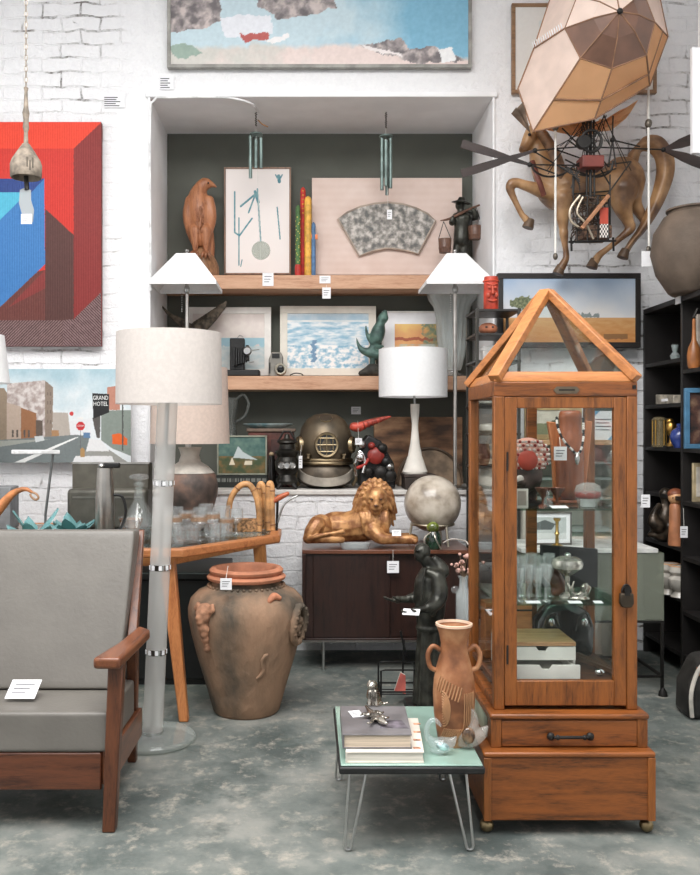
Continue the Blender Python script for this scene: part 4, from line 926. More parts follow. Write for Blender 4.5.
# ================================================================ NICHE LEDGE
def pharmacy(lb, px_, d, slant=0.0):
    x = X(px_, d); z0, z1 = Z(289, d), Z(255, d); t = thing('pyramid_lamp', lb, 'floor lamp', (x, d, LZ))
    MB().lathe([(0, LZ), (.10, LZ), (.10, LZ + .012), (.03, LZ + .022), (0, LZ + .022)], (x, d, 0), 28).build('base', STEEL, t)
    MB().tube([(x, d, LZ + .02), (x, d, z0 + .03)], .0115, 14).build('pole', metal((200, 196, 190), .3), t)
    a, b = .203, .06; mb = MB()
    for (r0, r1, q) in ((a, b, 1), (a - .004, b - .004, 0)):
        k = len(mb.v); mb.v += [Vector((x + s * r0, d + u * r0, z0 + .022)) for s, u in ((-1, -1), (1, -1), (1, 1), (-1, 1))] + [Vector((x + s * r1, d + u * r1, z1)) for s, u in ((-1, -1), (1, -1), (1, 1), (-1, 1))]
        mb.f += [([k + i, k + (i + 1) % 4, k + 4 + (i + 1) % 4, k + 4 + i], 0) for i in range(4)]
    for i in range(4): mb.f.append(([4 + i, 4 + (i + 1) % 4, 12 + (i + 1) % 4, 12 + i], 0))
    k = len(mb.v); mb.v += [Vector((x + s * r, d + u * r, z)) for z in (z0, z0 + .022) for r in (a, a - .004) for s, u in ((-1, -1), (1, -1), (1, 1), (-1, 1))]
    for i in range(4):
        j = (i + 1) % 4; mb.f += [([k + i, k + j, k + 8 + j, k + 8 + i], 0), ([k + 4 + j, k + 4 + i, k + 12 + i, k + 12 + j], 0), ([k + j, k + i, k + 4 + i, k + 4 + j], 0)]
    mb.build('lamp_shade', SHADEW, t, fix=False)
    mb = MB(); mb.tube([(x, d, z0 - .01), (x, d, z1 + .02)], .008); mb.tube([(x - b, d, z1 - .005), (x + b, d, z1 - .005)], .004); mb.tube([(x, d - b, z1 - .005), (x, d + b, z1 - .005)], .004); mb.ell((x, d, z1 + .025), .012, n=8); mb.build('shade_fitting', STEEL, t)
    sw = MB().ell((x, d - .012, z0 - .005), (.020, .016, .028), n=12).build('socket', STEEL, t)
    mb = MB()
    for k in range(9): mb.ell((x - .03, d - .015, z0 - .03 - k * .014), .004, n=6)
    mb.build('pull_chain', STEEL, t)
pharmacy('white pyramid-shaded lamp on a slim pole at the left side of the niche', 187, 5.68); pharmacy('white pyramid-shaded lamp on a slim pole at the right side of the niche', 455, 5.64)
d = 5.66; x = X(413, d)
bxz = LZ + .095
t = thing('wooden_box', 'dark box holding up the white flared lamp on the ledge', 'box', (x, d, LZ)); MB().box(x - .06, x + .125, d - .09, d + .12, LZ, bxz - .02).build('body', M((52, 42, 36), .6, var=.2), t, .004); MB().box(x - .065, x + .13, d - .095, d + .125, bxz - .02, bxz).build('lid', M((62, 50, 44), .6, var=.2), t, .004)
zf = lambda y: Z(y, d)
t = thing('table_lamp', 'white drum-shaded lamp with a flared white ceramic base in the middle of the niche', 'table lamp', (x, d, bxz))
prof = [(0, bxz), (.070, bxz), (.076, bxz + .012), (.066, bxz + .04), (.043, bxz + .11), (.028, bxz + .19), (.020, bxz + .27), (.019, bxz + .31), (.026, bxz + .38), (.027, zf(404)), (0, zf(404))]
MB().lathe(prof, (x + .012, d, 0), 36, sx=1.05, sy=.8).build('base', M((232, 226, 216), .35, var=.04, scale=8, coat=.4), t)
drum(MB(), (x, d), .214, .214, zf(397), zf(349.5)).build('lamp_shade', SHADEW, t)
mb = MB(); mb.tube([(x + .012, d, zf(404)), (x, d, zf(380))], .007); mb.ell((x, d, zf(378)), .03, n=12); mb.build('bulb_holder', STEEL, t)
for k in range(3):
    pass
# jug
d = 5.95
Qz = lambda x, y, dd: P(210 + x / 5.833, 380 + y / 5.833, dd)
dB = 5.86
t = thing('glass_jug', 'tall smoky glass jug with a looped handle behind the beige lampshade', 'jug', (X(230, d), d, LZ)); xj = X(229.5, d)
MB().lathe([(.0, LZ), (.06, LZ), (.075, LZ + .1), (.075, LZ + .22), (.05, LZ + .34), (.042, LZ + .45), (.065, LZ + .58), (.06, LZ + .58), (.038, LZ + .45), (.045, LZ + .34), (.068, LZ + .2), (0, LZ + .02)], (xj, d, 0), 28).build('body', glass((226, 228, 226), .08, .15, (150, 152, 148)), t)
MB().tube(spline([(xj + .04, d, LZ + .56), (xj + .09, d, LZ + .60), (xj + .125, d, LZ + .54), (xj + .10, d, LZ + .46), (xj + .045, d, LZ + .42)], 6), .010, 10).build('handle', glass((180, 184, 180), .08, .3, (130, 132, 128)), t)
# framed pictures on the ledge
def green_scene(px, py):
    c = mixc((64, 96, 92), (100, 128, 116), .5 + fbm(px, py, .1))
    if py > 456: c = mixc((66, 82, 54), (128, 100, 60), .45 + fbm(px, py, .12))
    if inpoly(px, py, [(233, 458), (238, 446), (243, 452), (252, 457), (258, 460), (238, 458)]): c = (196, 206, 206)
    if inpoly(px, py, [(229, 465), (232, 457), (235, 465)]) or inpoly(px, py, [(244, 465), (245, 461), (252, 461), (252, 465)]): c = (226, 214, 190)
    return c
picture('mountain_picture', 'small green mountain landscape in a pale slim frame on the ledge', 'picture', 217, 267, 435.5, 475, 5.80, .010, M((150, 152, 136), .5), green_scene, .025, res=2)
def dark_print(px, py):
    c = (34, 38, 34)
    if 478.5 < py < 482 and math.sin(px * 2.3) + math.sin(px * 1.1) > -.3: c = (120, 122, 116)
    return c
picture('lettered_board', 'low dark panel with a row of pale lettering under the mountain picture', 'picture', 206, 282, 475.5, 487.4, 5.78, 0, None, dark_print, .03, BLACK, res=2)
t = thing('leather_case', 'reddish brown case standing upright on the ledge under the plate', 'case', (X(275, 5.9), 5.9, LZ))
a, b = X(248, 5.84), X(294, 5.84); zt = Z(432, 5.84); MB().box(a, b, 5.84, 6.0, LZ, zt).build('body', M((92, 52, 44), .55, var=.25, bump=.3), t, .008); MB().box(a - .01, b + .01, 5.83, 6.01, zt, Z(428.5, 5.84)).build('lid', M((120, 100, 86), .6, var=.15), t, .006)
zt = Z(428.5, 5.84)
t = thing('plate', 'pale blue plate lying on top of the reddish brown case', 'plate', (X(268, 5.92), 5.92, zt)); MB().lathe([(0, 0), (.09, 0), (.155, .022), (.165, .03), (.158, .032), (.09, .010), (0, .008)], (X(268, 5.92), 5.92, zt), 36, sy=.55).build('dish', M((186, 204, 206), .3, var=.2, scale=14, c2=(110, 150, 160), coat=.3), t)
t = thing('dark_bottle', 'slim dark bottle with a pale stopper in front of the brown case', 'bottle', (X(271, 5.74), 5.74, LZ)); xx = X(271.5, 5.74)
MB().lathe([(0, LZ), (.026, LZ), (.028, LZ + .02), (.026, LZ + .17), (.02, LZ + .19), (.02, LZ + .205), (0, LZ + .205)], (xx, 5.74, 0), 20).build('body', M((26, 24, 22), .25, var=.2), t); MB().ell((xx, 5.74, LZ + .215), (.017, .017, .014), n=12).build('stopper', M((168, 146, 116), .6), t)
def seven():
    c = P(279, 458, 5.835); t = thing('number_plaque', 'dark plaque marked with a white 7 leaning on the brown case', 'plaque', (c.x, 5.83, LZ)); MB().box(c.x - .05, c.x + .05, 5.80, 5.832, LZ, c.z + .12).build('board', M((64, 38, 34), .6, var=.2), t, .003)
    lettering('7', .085, (c.x, 5.7985, c.z), M((206, 200, 190), .7), t)
seven()
# samovar-like dark mechanism
d = 5.65; x = X(287, d)
t = thing('ship_lantern', 'dark metal lantern with round ports and little feet beside the diving helmet', 'lantern', (x, d, LZ))
MB().lathe([(0, LZ + .03), (.06, LZ + .03), (.068, LZ + .05), (.05, LZ + .09), (.072, LZ + .12), (.076, LZ + .17), (.058, LZ + .2), (.07, LZ + .22), (.07, LZ + .235), (.05, LZ + .25), (.045, LZ + .28), (.06, LZ + .29), (.055, LZ + .30), (.02, LZ + .315), (.012, LZ + .34), (0, LZ + .345)], (x, d, 0), 28).build('body', M((48, 46, 42), .4, .6, var=.3), t)
for k in range(4):
    a = PI / 4 + k * PI / 2; mb = MB(); limb(mb, [(x + .05 * math.cos(a), d + .05 * math.sin(a), LZ + .035, .014), (x + .07 * math.cos(a), d + .07 * math.sin(a), LZ + .018, .011), (x + .08 * math.cos(a), d + .08 * math.sin(a), LZ + .010, .010)], 3, 8); mb.build('foot', IRON, t, angle=80)
for k, (a, zz) in enumerate(((-.5, .15), (.5, .15), (0, .15))):
    MB().lathe([(.0, -.01), (.022, -.01), (.024, 0), (.018, .01), (.016, .004), (0, .004)], (x + .072 * math.sin(a), d - .072 * math.cos(a), LZ + zz), 14, R=(Euler((0, 0, a)).to_matrix() @ Euler((PI / 2, 0, 0)).to_matrix())).build('port', STEEL, t)
mb = MB(); mb.tube([(x - .06, d, LZ + .29), (x - .02, d, LZ + .36), (x + .02, d, LZ + .36), (x + .06, d, LZ + .29)], .006); mb.tube([(x - .075, d, LZ + .23), (x + .075, d, LZ + .23)], .009); mb.build('bail', IRON, t)
tagcard('price_tag', 'long white ticket hanging from the dark metal lantern', P(300.5, 462, 5.60), .022, .075, P(301.5, 445, 5.62), tilt=0)
# ---- diving helmet
def helmet():
    d = 5.78; x = X(325.5, d); zc = Z(440, d); r = .185
    HM = M((118, 104, 84), .42, .65, var=.2, scale=6, c2=(84, 76, 64)); t = thing('diving_helmet', 'old copper diving helmet with barred round windows on a pale stand', 'diving helmet', (x, d, LZ))
    MB().lathe([(.15, LZ + .16), (.168, LZ + .17), (.182, LZ + .22), (.188, LZ + .27), (.183, LZ + .34), (.165, LZ + .40), (.13, LZ + .45), (.08, LZ + .48), (0, LZ + .49)], (x, d, 0), 44).build('dome', HM, t)
    MB().lathe([(.15, LZ + .155), (.19, LZ + .155), (.196, LZ + .165), (.19, LZ + .175), (.192, LZ + .185), (.186, LZ + .195), (.15, LZ + .195)], (x, d, 0), 44).build('collar', metal((150, 134, 108), .4), t)
    MB().lathe([(0, LZ + .004), (.12, LZ + .004), (.17, LZ + .03), (.19, LZ + .07), (.185, LZ + .12), (.16, LZ + .156), (0, LZ + .156)], (x, d, 0), 44).build('breastplate', M((104, 94, 82), .5, .5, var=.2), t)
    mb = MB(); n = 26; vs = []
    for k in range(n + 1):
        a = -1.25 + 2.5 * k / n; w0 = LZ + .018 + .055 * (abs(a) / 1.25) ** 2; vs.append((a, w0))
    for k in range(n):
        (a, za), (b, zb) = vs[k], vs[k + 1]; R_ = .198
        mb.hexa([(x + R_ * math.sin(a), d - R_ * math.cos(a), za), (x + R_ * math.sin(b), d - R_ * math.cos(b), zb), (x + .185 * math.sin(b), d - .185 * math.cos(b), zb), (x + .185 * math.sin(a), d - .185 * math.cos(a), za)],
                [(x + R_ * math.sin(a), d - R_ * math.cos(a), za + .055), (x + R_ * math.sin(b), d - R_ * math.cos(b), zb + .055), (x + .185 * math.sin(b), d - .185 * math.cos(b), zb + .055), (x + .185 * math.sin(a), d - .185 * math.cos(a), za + .055)])
    mb.build('pale_flange', M((176, 168, 156), .5, .3, var=.1), t)
    def port(a, el, rr, nm='window', bars=2):
        zc_ = LZ + .28 + .19 * math.sin(el); rad = .184 * math.cos(el)
        R_ = Euler((0, 0, a)).to_matrix() @ Euler((PI / 2 - el, 0, 0)).to_matrix()
        c = Vector((x + rad * math.sin(a), d - rad * math.cos(a), zc_)) 
        w_ = MB().lathe([(rr * .78, -.03), (rr, -.03), (rr, .012), (rr * .94, .02), (rr * .8, .018), (rr * .76, .0)], c, 28, R=R_).build(nm, metal((168, 150, 120), .38), t)
        MB().lathe([(0, -.004), (rr * .79, -.004), (rr * .79, 0), (0, .0)], c, 24, R=R_).build('glazing', M((20, 22, 22), .15, var=0), w_)
        mb = MB()
        for k in range(bars):
            o = (k - (bars - 1) / 2) * rr * .52; h_ = math.sqrt(max(0, (rr * .8) ** 2 - o * o))
            mb.tube([c + R_ @ Vector((o, -h_, .016)), c + R_ @ Vector((o, h_, .016))], .0042, 6); mb.tube([c + R_ @ Vector((-h_, o, .016)), c + R_ @ Vector((h_, o, .016))], .0042, 6)
        mb.build('bars', metal((176, 160, 128), .38), w_)
    port(.02, .02, .082, bars=3); port(-1.25, .02, .055); port(1.25, .02, .055); port(0, 1.02, .05)
    for s in (-1, 1):
        MB().lathe([(0, 0), (.013, 0), (.013, .02), (.02, .022), (.02, .03), (0, .032)], (x + s * .12, d - .155, LZ + .196), 10).build('wing_nut', metal((150, 134, 108), .4), t)
        MB().tube([(x + s * .185, d - .06, LZ + .02), (x + s * .21, d - .08, LZ + .06), (x + s * .2, d - .06, LZ + .12)], .012).build('side_lug', metal((150, 134, 108), .4), t)
    t.scale = (.92, .92, .97)
helmet()
# right part of the ledge
Q9 = lambda x, y, d: P(290 + x / 3.5, 390 + y / 3.5, d)
d = 5.62
t = thing('horn_ornament', 'red curved horn ornament lying over the dark clutter beside the diving helmet', 'ornament', Q9(220, 130, d)); mb = MB(); limb(mb, [(*Q9(222, 128, d), .026), (*Q9(240, 130, d), .030), (*Q9(262, 120, d), .024), (*Q9(300, 108, d), .018), (*Q9(335, 98, d), .011), (*Q9(352, 93, d), .004)], 5, 12)
mb.build('horn', M((168, 66, 50), .5, var=.3, scale=20), t, angle=80)
mb = MB()
for f in (.2, .35, .5, .65, .8):
    a = Vector(Q9(240, 130, d)).lerp(Q9(335, 98, d), f); mb.lathe([(.03 * (1 - f * .6), -.004), (.033 * (1 - f * .6), 0), (.03 * (1 - f * .6), .004)], a, 14, R=Euler((0, PI / 2 - .3, 0)).to_matrix())
mb.build('rings', M((126, 48, 40), .5), t)
def movie():
    d = 5.72; t = thing('film_projector', 'black metal machine with chrome knobs and red details right of the diving helmet', 'projector', (X(377, d), d, LZ))
    a, b = Q9(225, 300, d), Q9(365, 190, d); a.x += .03; MB().prism([(a.x, LZ + .005), (b.x, LZ + .005), (b.x - .01, LZ + .16), (b.x - .09, LZ + .30), (b.x - .17, LZ + .34), (a.x + .02, LZ + .30), (a.x, LZ + .2)], d - .09, d + .12).build('body', M((20, 19, 19), .5, var=.3), t, .012)
    for (xx, yy, r, m_) in ((245, 235, .03, CHROME), (300, 230, .052, M((150, 52, 44), .4)), (318, 290, .045, IRON), (350, 300, .04, IRON), (250, 190, .026, STEEL), (275, 285, .03, IRON), (322, 205, .034, IRON), (335, 250, .03, BLACK), (285, 195, .022, M((150, 52, 44), .4)), (348, 268, .024, STEEL)):
        MB().lathe([(0, -.01), (r, -.01), (r, .02), (r * .7, .035), (r * .3, .04), (0, .04)], Q9(xx, yy, d - .10), 20, R=Euler((PI / 2, 0, 0)).to_matrix()).build('knob', m_, t)
    mb = MB(); mb.tube(spline([tuple(Q9(232, 300, d - .1)), tuple(Q9(228, 260, d - .12)), tuple(Q9(245, 215, d - .12)), tuple(Q9(262, 250, d - .12)), tuple(Q9(255, 290, d - .12))], 5), .009, 8); mb.build('cable', CHROME, t)
    mb = MB(); mb.tube(spline([tuple(Q9(225, 275, d - .1)), tuple(Q9(260, 262, d - .12)), tuple(Q9(275, 240, d - .12))], 5), .010, 8); mb.build('red_lever', M((170, 50, 42), .45), t)
    for q_ in (250, 340):
        MB().lathe([(0, LZ), (.02, LZ), (.018, LZ + .012), (0, LZ + .012)], (Q9(q_, 0, d).x, d - .06, 0), 10).build('foot', BLACK, t)
movie()
tagcard('price_tag', 'white ticket hanging on a loop beside the right window of the diving helmet', Q9(240, 180, 5.58), .042, .04, Q9(237, 108, 5.60))
tagcard('price_tag', 'small grey card fixed high on the dark niche back above the red horn', P(356, 410.5, 6.214), .066, .052)
t = thing('folding_screen', 'brown marbled wooden panel leaning at the back of the ledge behind the flared lamp', 'panel', (X(415, 6.1), 6.1, LZ))
MB().box(X(374, 6.12), X(462, 6.12), 6.1, 6.15, LZ, Z(417, 6.12)).build('panel', M((128, 92, 66), .6, scale=4, c2=(74, 54, 42), c3=(172, 132, 98), detail=7, stretch=(1, 1, 3)), t, .004)
t = thing('round_case', 'rounded grey-brown leather case behind the globe on the ledge', 'case', (X(428, 5.95), 5.95, LZ)); r = .21; cxx = X(429, 5.95); pr = [(cxx + r * math.cos(PI * k / 16), LZ + .02 + .23 * math.sin(PI * k / 16)) for k in range(17)] + [(cxx - r, LZ), (cxx + r, LZ)]
MB().prism(pr, 5.90, 6.05).build('body', M((132, 112, 92), .55, var=.2, bump=.2), t, .015, seg=3)
MB().tube([(p_[0], 5.895, p_[1]) for p_ in pr[:17]], .008, 8).build('piping', M((88, 70, 54), .5), t)

# ================================================================ ON THE SIDEBOARD
def lion():
    d = 5.22; Q = lambda x, y, dy=0.0: P(290 + x / 3.5, 390 + y / 3.5, d + dy)
    t = thing('lion_figure', 'gilded lion figure lying on the sideboard with its maned head raised', 'lion figure', (X(358, d), d, SB))
    mb = MB(); fl = SB
    limb(mb, [(*Q(110, 490, .05), .065), (*Q(150, 480, .05), .09), (*Q(200, 480, .04), .092), (*Q(260, 470, .02), .10), (*Q(300, 455, 0), .095)], 4, 14)      # trunk
    mb.ell(Q(105, 485, .0), (.075, .09, .085), (0, .35, 0)); limb(mb, [(*Q(95, 470, -.07), .05), (*Q(75, 500, -.09), .045), (*Q(62, 520, -.09), .03)], 3); limb(mb, [(*Q(62, 522, -.10), .026), (*Q(110, 520, -.13), .027), (*Q(160, 522, -.14), .024), (*Q(182, 524, -.14), .018)], 3)
    limb(mb, [(*Q(60, 515, -.02), .02), (*Q(70, 520, -.14), .014), (*Q(110, 508, -.16), .012), (*Q(160, 500, -.16), .011), (*Q(185, 495, -.16), .016)], 4, 8)
    for dy, o in ((-.12, 0), (.08, -6)): limb(mb, [(*Q(290, 490, dy * .7), .055), (*Q(320, 518 + o, dy), .036), (*Q(370, 522 + o, dy), .028), (*Q(415, 522 + o, dy), .028), (*Q(435, 526 + o, dy), .024)], 4, 12)
    for k in range(4): mb.ell(Q(438, 528, -.145 + k * .016), (.018, .010, .014), n=8)
    limb(mb, [(*Q(298, 460, -.03), .08), (*Q(300, 420, -.04), .07), (*Q(302, 395, -.05), .072)], 3, 14)
    mb.ell(Q(302, 378, -.075), (.062, .06, .066)); mb.ell(Q(301, 412, -.125), (.037, .04, .030)); mb.ell(Q(301, 428, -.12), (.026, .03, .018)); limb(mb, [(*Q(302, 374, -.12), .016), (*Q(301, 403, -.155), .018)], 3, 8); mb.ell(Q(301, 404, -.163), (.016, .010, .010), n=8)
    for s in (-1, 1): mb.ell(Q(302 + s * 17, 376, -.115), (.018, .014, .008)); mb.ell(Q(302 + s * 16, 392, -.105), (.022, .02, .016)); mb.ell(Q(301 + s * 10, 414, -.142), (.016, .014, .013), n=8)
    r_ = random.Random(5)
    for ring, (n_, rx, rz, dy, L, rad) in enumerate(((13, .062, .074, -.055, .05, .0135), (17, .078, .096, -.025, .07, .015), (20, .090, .114, .015, .08, .017), (22, .080, .10, .05, .08, .017))):          # mane in locks
        for k in range(n_):
            a = -PI / 2 + 2 * PI * (k + .5 * (ring % 2)) / n_
            cxm = Q(297, 394); ox, oz = math.cos(a), math.sin(a)
            p0 = cxm + Vector((rx * .75 * ox, dy - .02, rz * .75 * oz + .01)); drop = -.03 - .5 * L * (1 - max(0, oz))
            p1 = cxm + Vector((rx * 1.1 * ox, dy - .015, rz * 1.08 * oz + .01)); p2 = p1 + Vector((.025 * ox + r_.uniform(-.008, .008), .02, drop))
            limb(mb, [(*p0, rad * .8), (*p1, rad), (*p2, rad * .45)], 3, 8)
    for k in range(9):
        x_ = 255 + k * 11; limb(mb, [(*Q(x_ - 6, 432, -.09), .015), (*Q(x_ + r_.uniform(-8, 2), 466, -.105), .014), (*Q(x_ + r_.uniform(-8, 4), 502, -.09), .006)], 3, 8)
    for v in mb.v: v.z = max(v.z, fl)
    organic(mb, 'body', M((202, 150, 98), .4, .25, var=.3, scale=22, c2=(140, 92, 56)), t, .0042, 1)
    mb = MB()
    for s in (-1, 1): mb.ell(Q(302 + s * 16, 383, -.131), (.0085, .005, .0055), n=10)
    mb.build('eyes', M((70, 44, 28), .4), t); MB().ell(Q(301, 405, -.174), (.011, .005, .007), n=10).build('nose', M((84, 52, 34), .4), t)
lion()
t = thing('glass_dish', 'small oval glass dish in front of the gilded lion on the sideboard', 'dish', (X(354, 5.09), 5.09, SB)); MB().lathe([(0, 0), (.075, 0), (.088, .035), (.082, .036), (.07, .008), (0, .008)], (X(355, 5.09), 5.09, SB), 28, sy=.5).build('bowl', glass((232, 236, 236), .1, .4, (206, 208, 208)), t)
tagcard('price_tag', 'small white card propped on the lion paws', P(396.5, 533, 5.04), .05, .035, None, tilt=-.5)
def globe():
    d = 5.25; x = X(432.5, d); r = 28.3 * d / F; zc = Z(503.5, d); t = thing('moon_globe', 'grey-beige moon globe on a low stand on the sideboard', 'globe', (x, d, SB))
    MB().ell((x, d, zc), r, n=48).build('sphere', M((178, 166, 150), .3, scale=9, c2=(136, 124, 110), c3=(204, 194, 180), detail=8, coat=.4), t)
    zr = zc - r * .72; rr = r * .74
    MB().tube([(x + rr * math.cos(a), d + rr * math.sin(a), zr) for a in [2 * PI * k / 32 for k in range(32)]], .008, 8, closed=True).build('ring', metal((190, 180, 160), .4), t)
    for k in range(3):
        a = -PI / 2 + .55 + 2 * PI * k / 3; MB().tube([(x + rr * math.cos(a), d + rr * math.sin(a), zr), (x + rr * 1.15 * math.cos(a), d + rr * 1.15 * math.sin(a), SB + .006)], .007, 8).build('leg', metal((206, 198, 180), .4), t)
globe()
t = thing('glass_figurine', 'small green glass bird-shaped ornament with a yellow-green top in front of the globe', 'ornament', (X(433, 5.09), 5.09, SB)); x = X(433.5, 5.09)
MB().lathe([(0, SB), (.034, SB), (.044, SB + .02), (.046, SB + .05), (.036, SB + .085), (.028, SB + .10), (0, SB + .10)], (x, 5.09, 0), 24).build('body', M((34, 58, 44), .12, var=.3, coat=.6), t)
MB().ell((x - .004, 5.085, SB + .122), (.036, .032, .034), n=18).build('head', M((118, 132, 52), .15, var=.35, coat=.7), t)
mb = MB()
for s in (-1, 1): mb.tube(spline([(x - .01 + s * .012, 5.045, SB + .1), (x - .03 + s * .03, 5.02, SB + .07), (x - .012 + s * .045, 5.02, SB + .008)], 5), .0045, 8)
mb.build('wire_legs', metal((210, 204, 190), .35), t)
tag(MB().tube(spline([tuple(P(443, 543, 5.1)), tuple(P(452, 539, 5.1)), tuple(P(465, 541, 5.12)), tuple(P(468, 544.5, 5.08))], 6), .004, 6).build('cord', M((214, 206, 196), .7)), 'thin pale cord trailing on the sideboard beside the globe', 'cord')

# ================================================================ ON THE GLASS-TOPPED TABLE
d = 4.98; x = X(190, d)
t = thing('pottery_lamp', 'table lamp with a brown carved pottery base, white neck and beige drum shade', 'table lamp', (x, d, GT))
MB().lathe([(0, GT), (.075, GT), (.085, GT + .03), (.13, GT + .12), (.152, GT + .20), (.155, GT + .25), (.14, GT + .305), (.10, GT + .345), (0, GT + .345)], (x, d, 0), 40).build('base', M((96, 80, 72), .6, scale=7, c2=(62, 54, 50), c3=(136, 104, 88), detail=6, bump=.5, bscale=18), t)
MB().lathe([(.135, GT + .315), (.10, GT + .35), (.062, GT + .375), (.050, GT + .41), (.058, GT + .44), (.066, GT + .455), (0, GT + .455)], (x, d, 0), 32).build('neck', M((200, 194, 184), .5, var=.1), t)
drum(MB(), (x, d), .218, .205, Z(443.5, d), Z(368, d)).build('lamp_shade', M((226, 208, 196), .85, var=.03, scale=60, trans=.3), t)
mb = MB(); mb.tube([(x, d, GT + .45), (x, d, Z(372, d))], .008); mb.build('stem', STEEL, t)
GLS = glass((253, 254, 254), .02, .07, (248, 250, 250), ior=1.75); GLSR = glass((240, 222, 204), .05, .3, (206, 160, 126))
def goblet(lb, px_, dd, h, r, stem=True, band=False):
    x = X(px_, dd); t = thing('wine_glass' if stem else 'tumbler', lb, 'glass', (x, dd, GT), 'glassware on the glass-topped table')
    if stem:
        MB().lathe([(0, 0), (r * .8, 0), (r * .75, .004), (.008, .010), (.006, h * .36), (r * .5, h * .44), (r, h * .66), (r * .92, h), (r * .88, h), (r * .94, h * .66), (r * .45, h * .47), (0, h * .42)], (x, dd, GT), 22).build('bowl', GLS, t)
    else:
        MB().lathe([(0, 0), (r * .8, 0), (r * .86, .01), (r, h), (r * .93, h), (r * .8, .014), (0, .012)], (x, dd, GT), 22).build('bowl', GLS, t)
    if band: MB().lathe([(r * 1.0, h * .72), (r * 1.01, h * .73), (r * .985, h * .90), (r * .975, h * .90)], (x, dd, GT), 22).build('amber_band', GLSR, t)
    return t
spots = [(174, 4.50, .13, .042, 1, 1), (187, 4.62, .14, .045, 1, 1), (199, 4.52, .13, .042, 1, 1), (212, 4.66, .13, .042, 1, 1), (176, 4.72, .15, .040, 0, 0), (206, 4.80, .16, .042, 1, 0), (222, 4.78, .15, .045, 0, 0), (192, 4.42, .085, .036, 0, 0), (180, 4.34, .09, .034, 0, 0), (226, 4.68, .10, .04, 0, 1), (168, 4.60, .14, .043, 1, 0), (236, 4.82, .13, .04, 1, 0), (215, 4.55, .08, .034, 0, 0), (200, 4.70, .15, .04, 1, 0)]
for i, s_ in enumerate(spots):
    lbs = ['amber-banded wine glass nearest the acrylic column', 'amber-banded wine glass below the left of the pottery base', 'amber-banded wine glass below the pottery lamp base', 'amber-banded wine glass right of the pottery lamp base', 'tall plain tumbler standing behind the banded glasses', 'tall plain stemmed glass before the pottery lamp', 'wide plain tumbler nearer the bamboo handles', 'short clear tumbler at the table front in the glass group', 'short clear tumbler closest to the table front corner', 'short amber-banded tumbler at the right of the glass group', 'plain stemmed glass behind the acrylic lamp column', 'plain stemmed glass nearest the bamboo handles', 'short clear tumbler by the slanting table edge', 'plain stemmed glass in the back of the glass group']
    goblet(lbs[i], s_[0], s_[1], s_[2], s_[3], s_[4], s_[5])
dd = 4.6; x = X(139, dd)
t = thing('decanter', 'clear glass ship decanter with a flat stopper left of the acrylic column', 'decanter', (x, dd, GT))
MB().lathe([(r_ * 1.2, z_ * 1.26) for r_, z_ in [(0, 0), (.075, 0), (.085, .02), (.08, .06), (.05, .11), (.024, .15), (.018, .20), (.026, .225), (.02, .225), (.013, .20), (.018, .15), (.045, .1), (.07, .05), (0, .012)]], (x, dd, GT), 30).build('body', glass((252, 254, 253), .03, .05, (240, 244, 244), ior=1.6), t)
MB().lathe([(r_ * 1.2, z_ * 1.26) for r_, z_ in [(0, .21), (.012, .215), (.014, .232), (.04, .242), (.042, .25), (.03, .258), (0, .26)]], (x, dd, GT), 24).build('stopper', CLEAR, t)
dd = 4.55; x = X(105, dd)
t = thing('coffee_pitcher', 'tall brushed steel pitcher with a black lid and looped handle', 'pitcher', (x, dd, GT)); hp = Z(468, dd) - GT
MB().lathe([(0, 0), (.044, 0), (.048, .01), (.046, hp * .6), (.038, hp), (0, hp)], (x, dd, GT), 32).build('body', metal((176, 172, 166), .3), t)
MB().box(x - .012, x + .075, dd - .018, dd + .018, GT + hp, GT + hp + .026).build('lid', BLACK, t, .006)
MB().ell((x - .015, dd, GT + hp + .014), (.02, .03, .016), n=12).build('lid_hinge', STEEL, t)
MB().tube(spline([(x + .044, dd, GT + hp * .62), (x + .085, dd, GT + hp * .60), (x + .105, dd, GT + hp * .40), (x + .085, dd, GT + hp * .18), (x + .05, dd, GT + hp * .12)], 6), .007, 10).build('handle', BLACK, t)
dd = 4.85; x = X(131, dd)
t = thing('copper_bowl', 'small amber glass bowl in front of the decanter', 'bowl', (x, dd, GT)); MB().lathe([(0, 0), (.035, 0), (.05, .02), (.066, .075), (.060, .075), (.045, .02), (0, .012)], (x, dd, GT), 26).build('bowl', M((176, 122, 92), .25, var=.25, coat=.5), t)
MB().lathe([(.0665, .07), (.072, .085), (.069, .085), (.062, .07)], (x, dd, GT), 26).build('clear_rim', CLEAR, t)
TEALG = glass((206, 232, 232), .06, .45, (132, 182, 184))
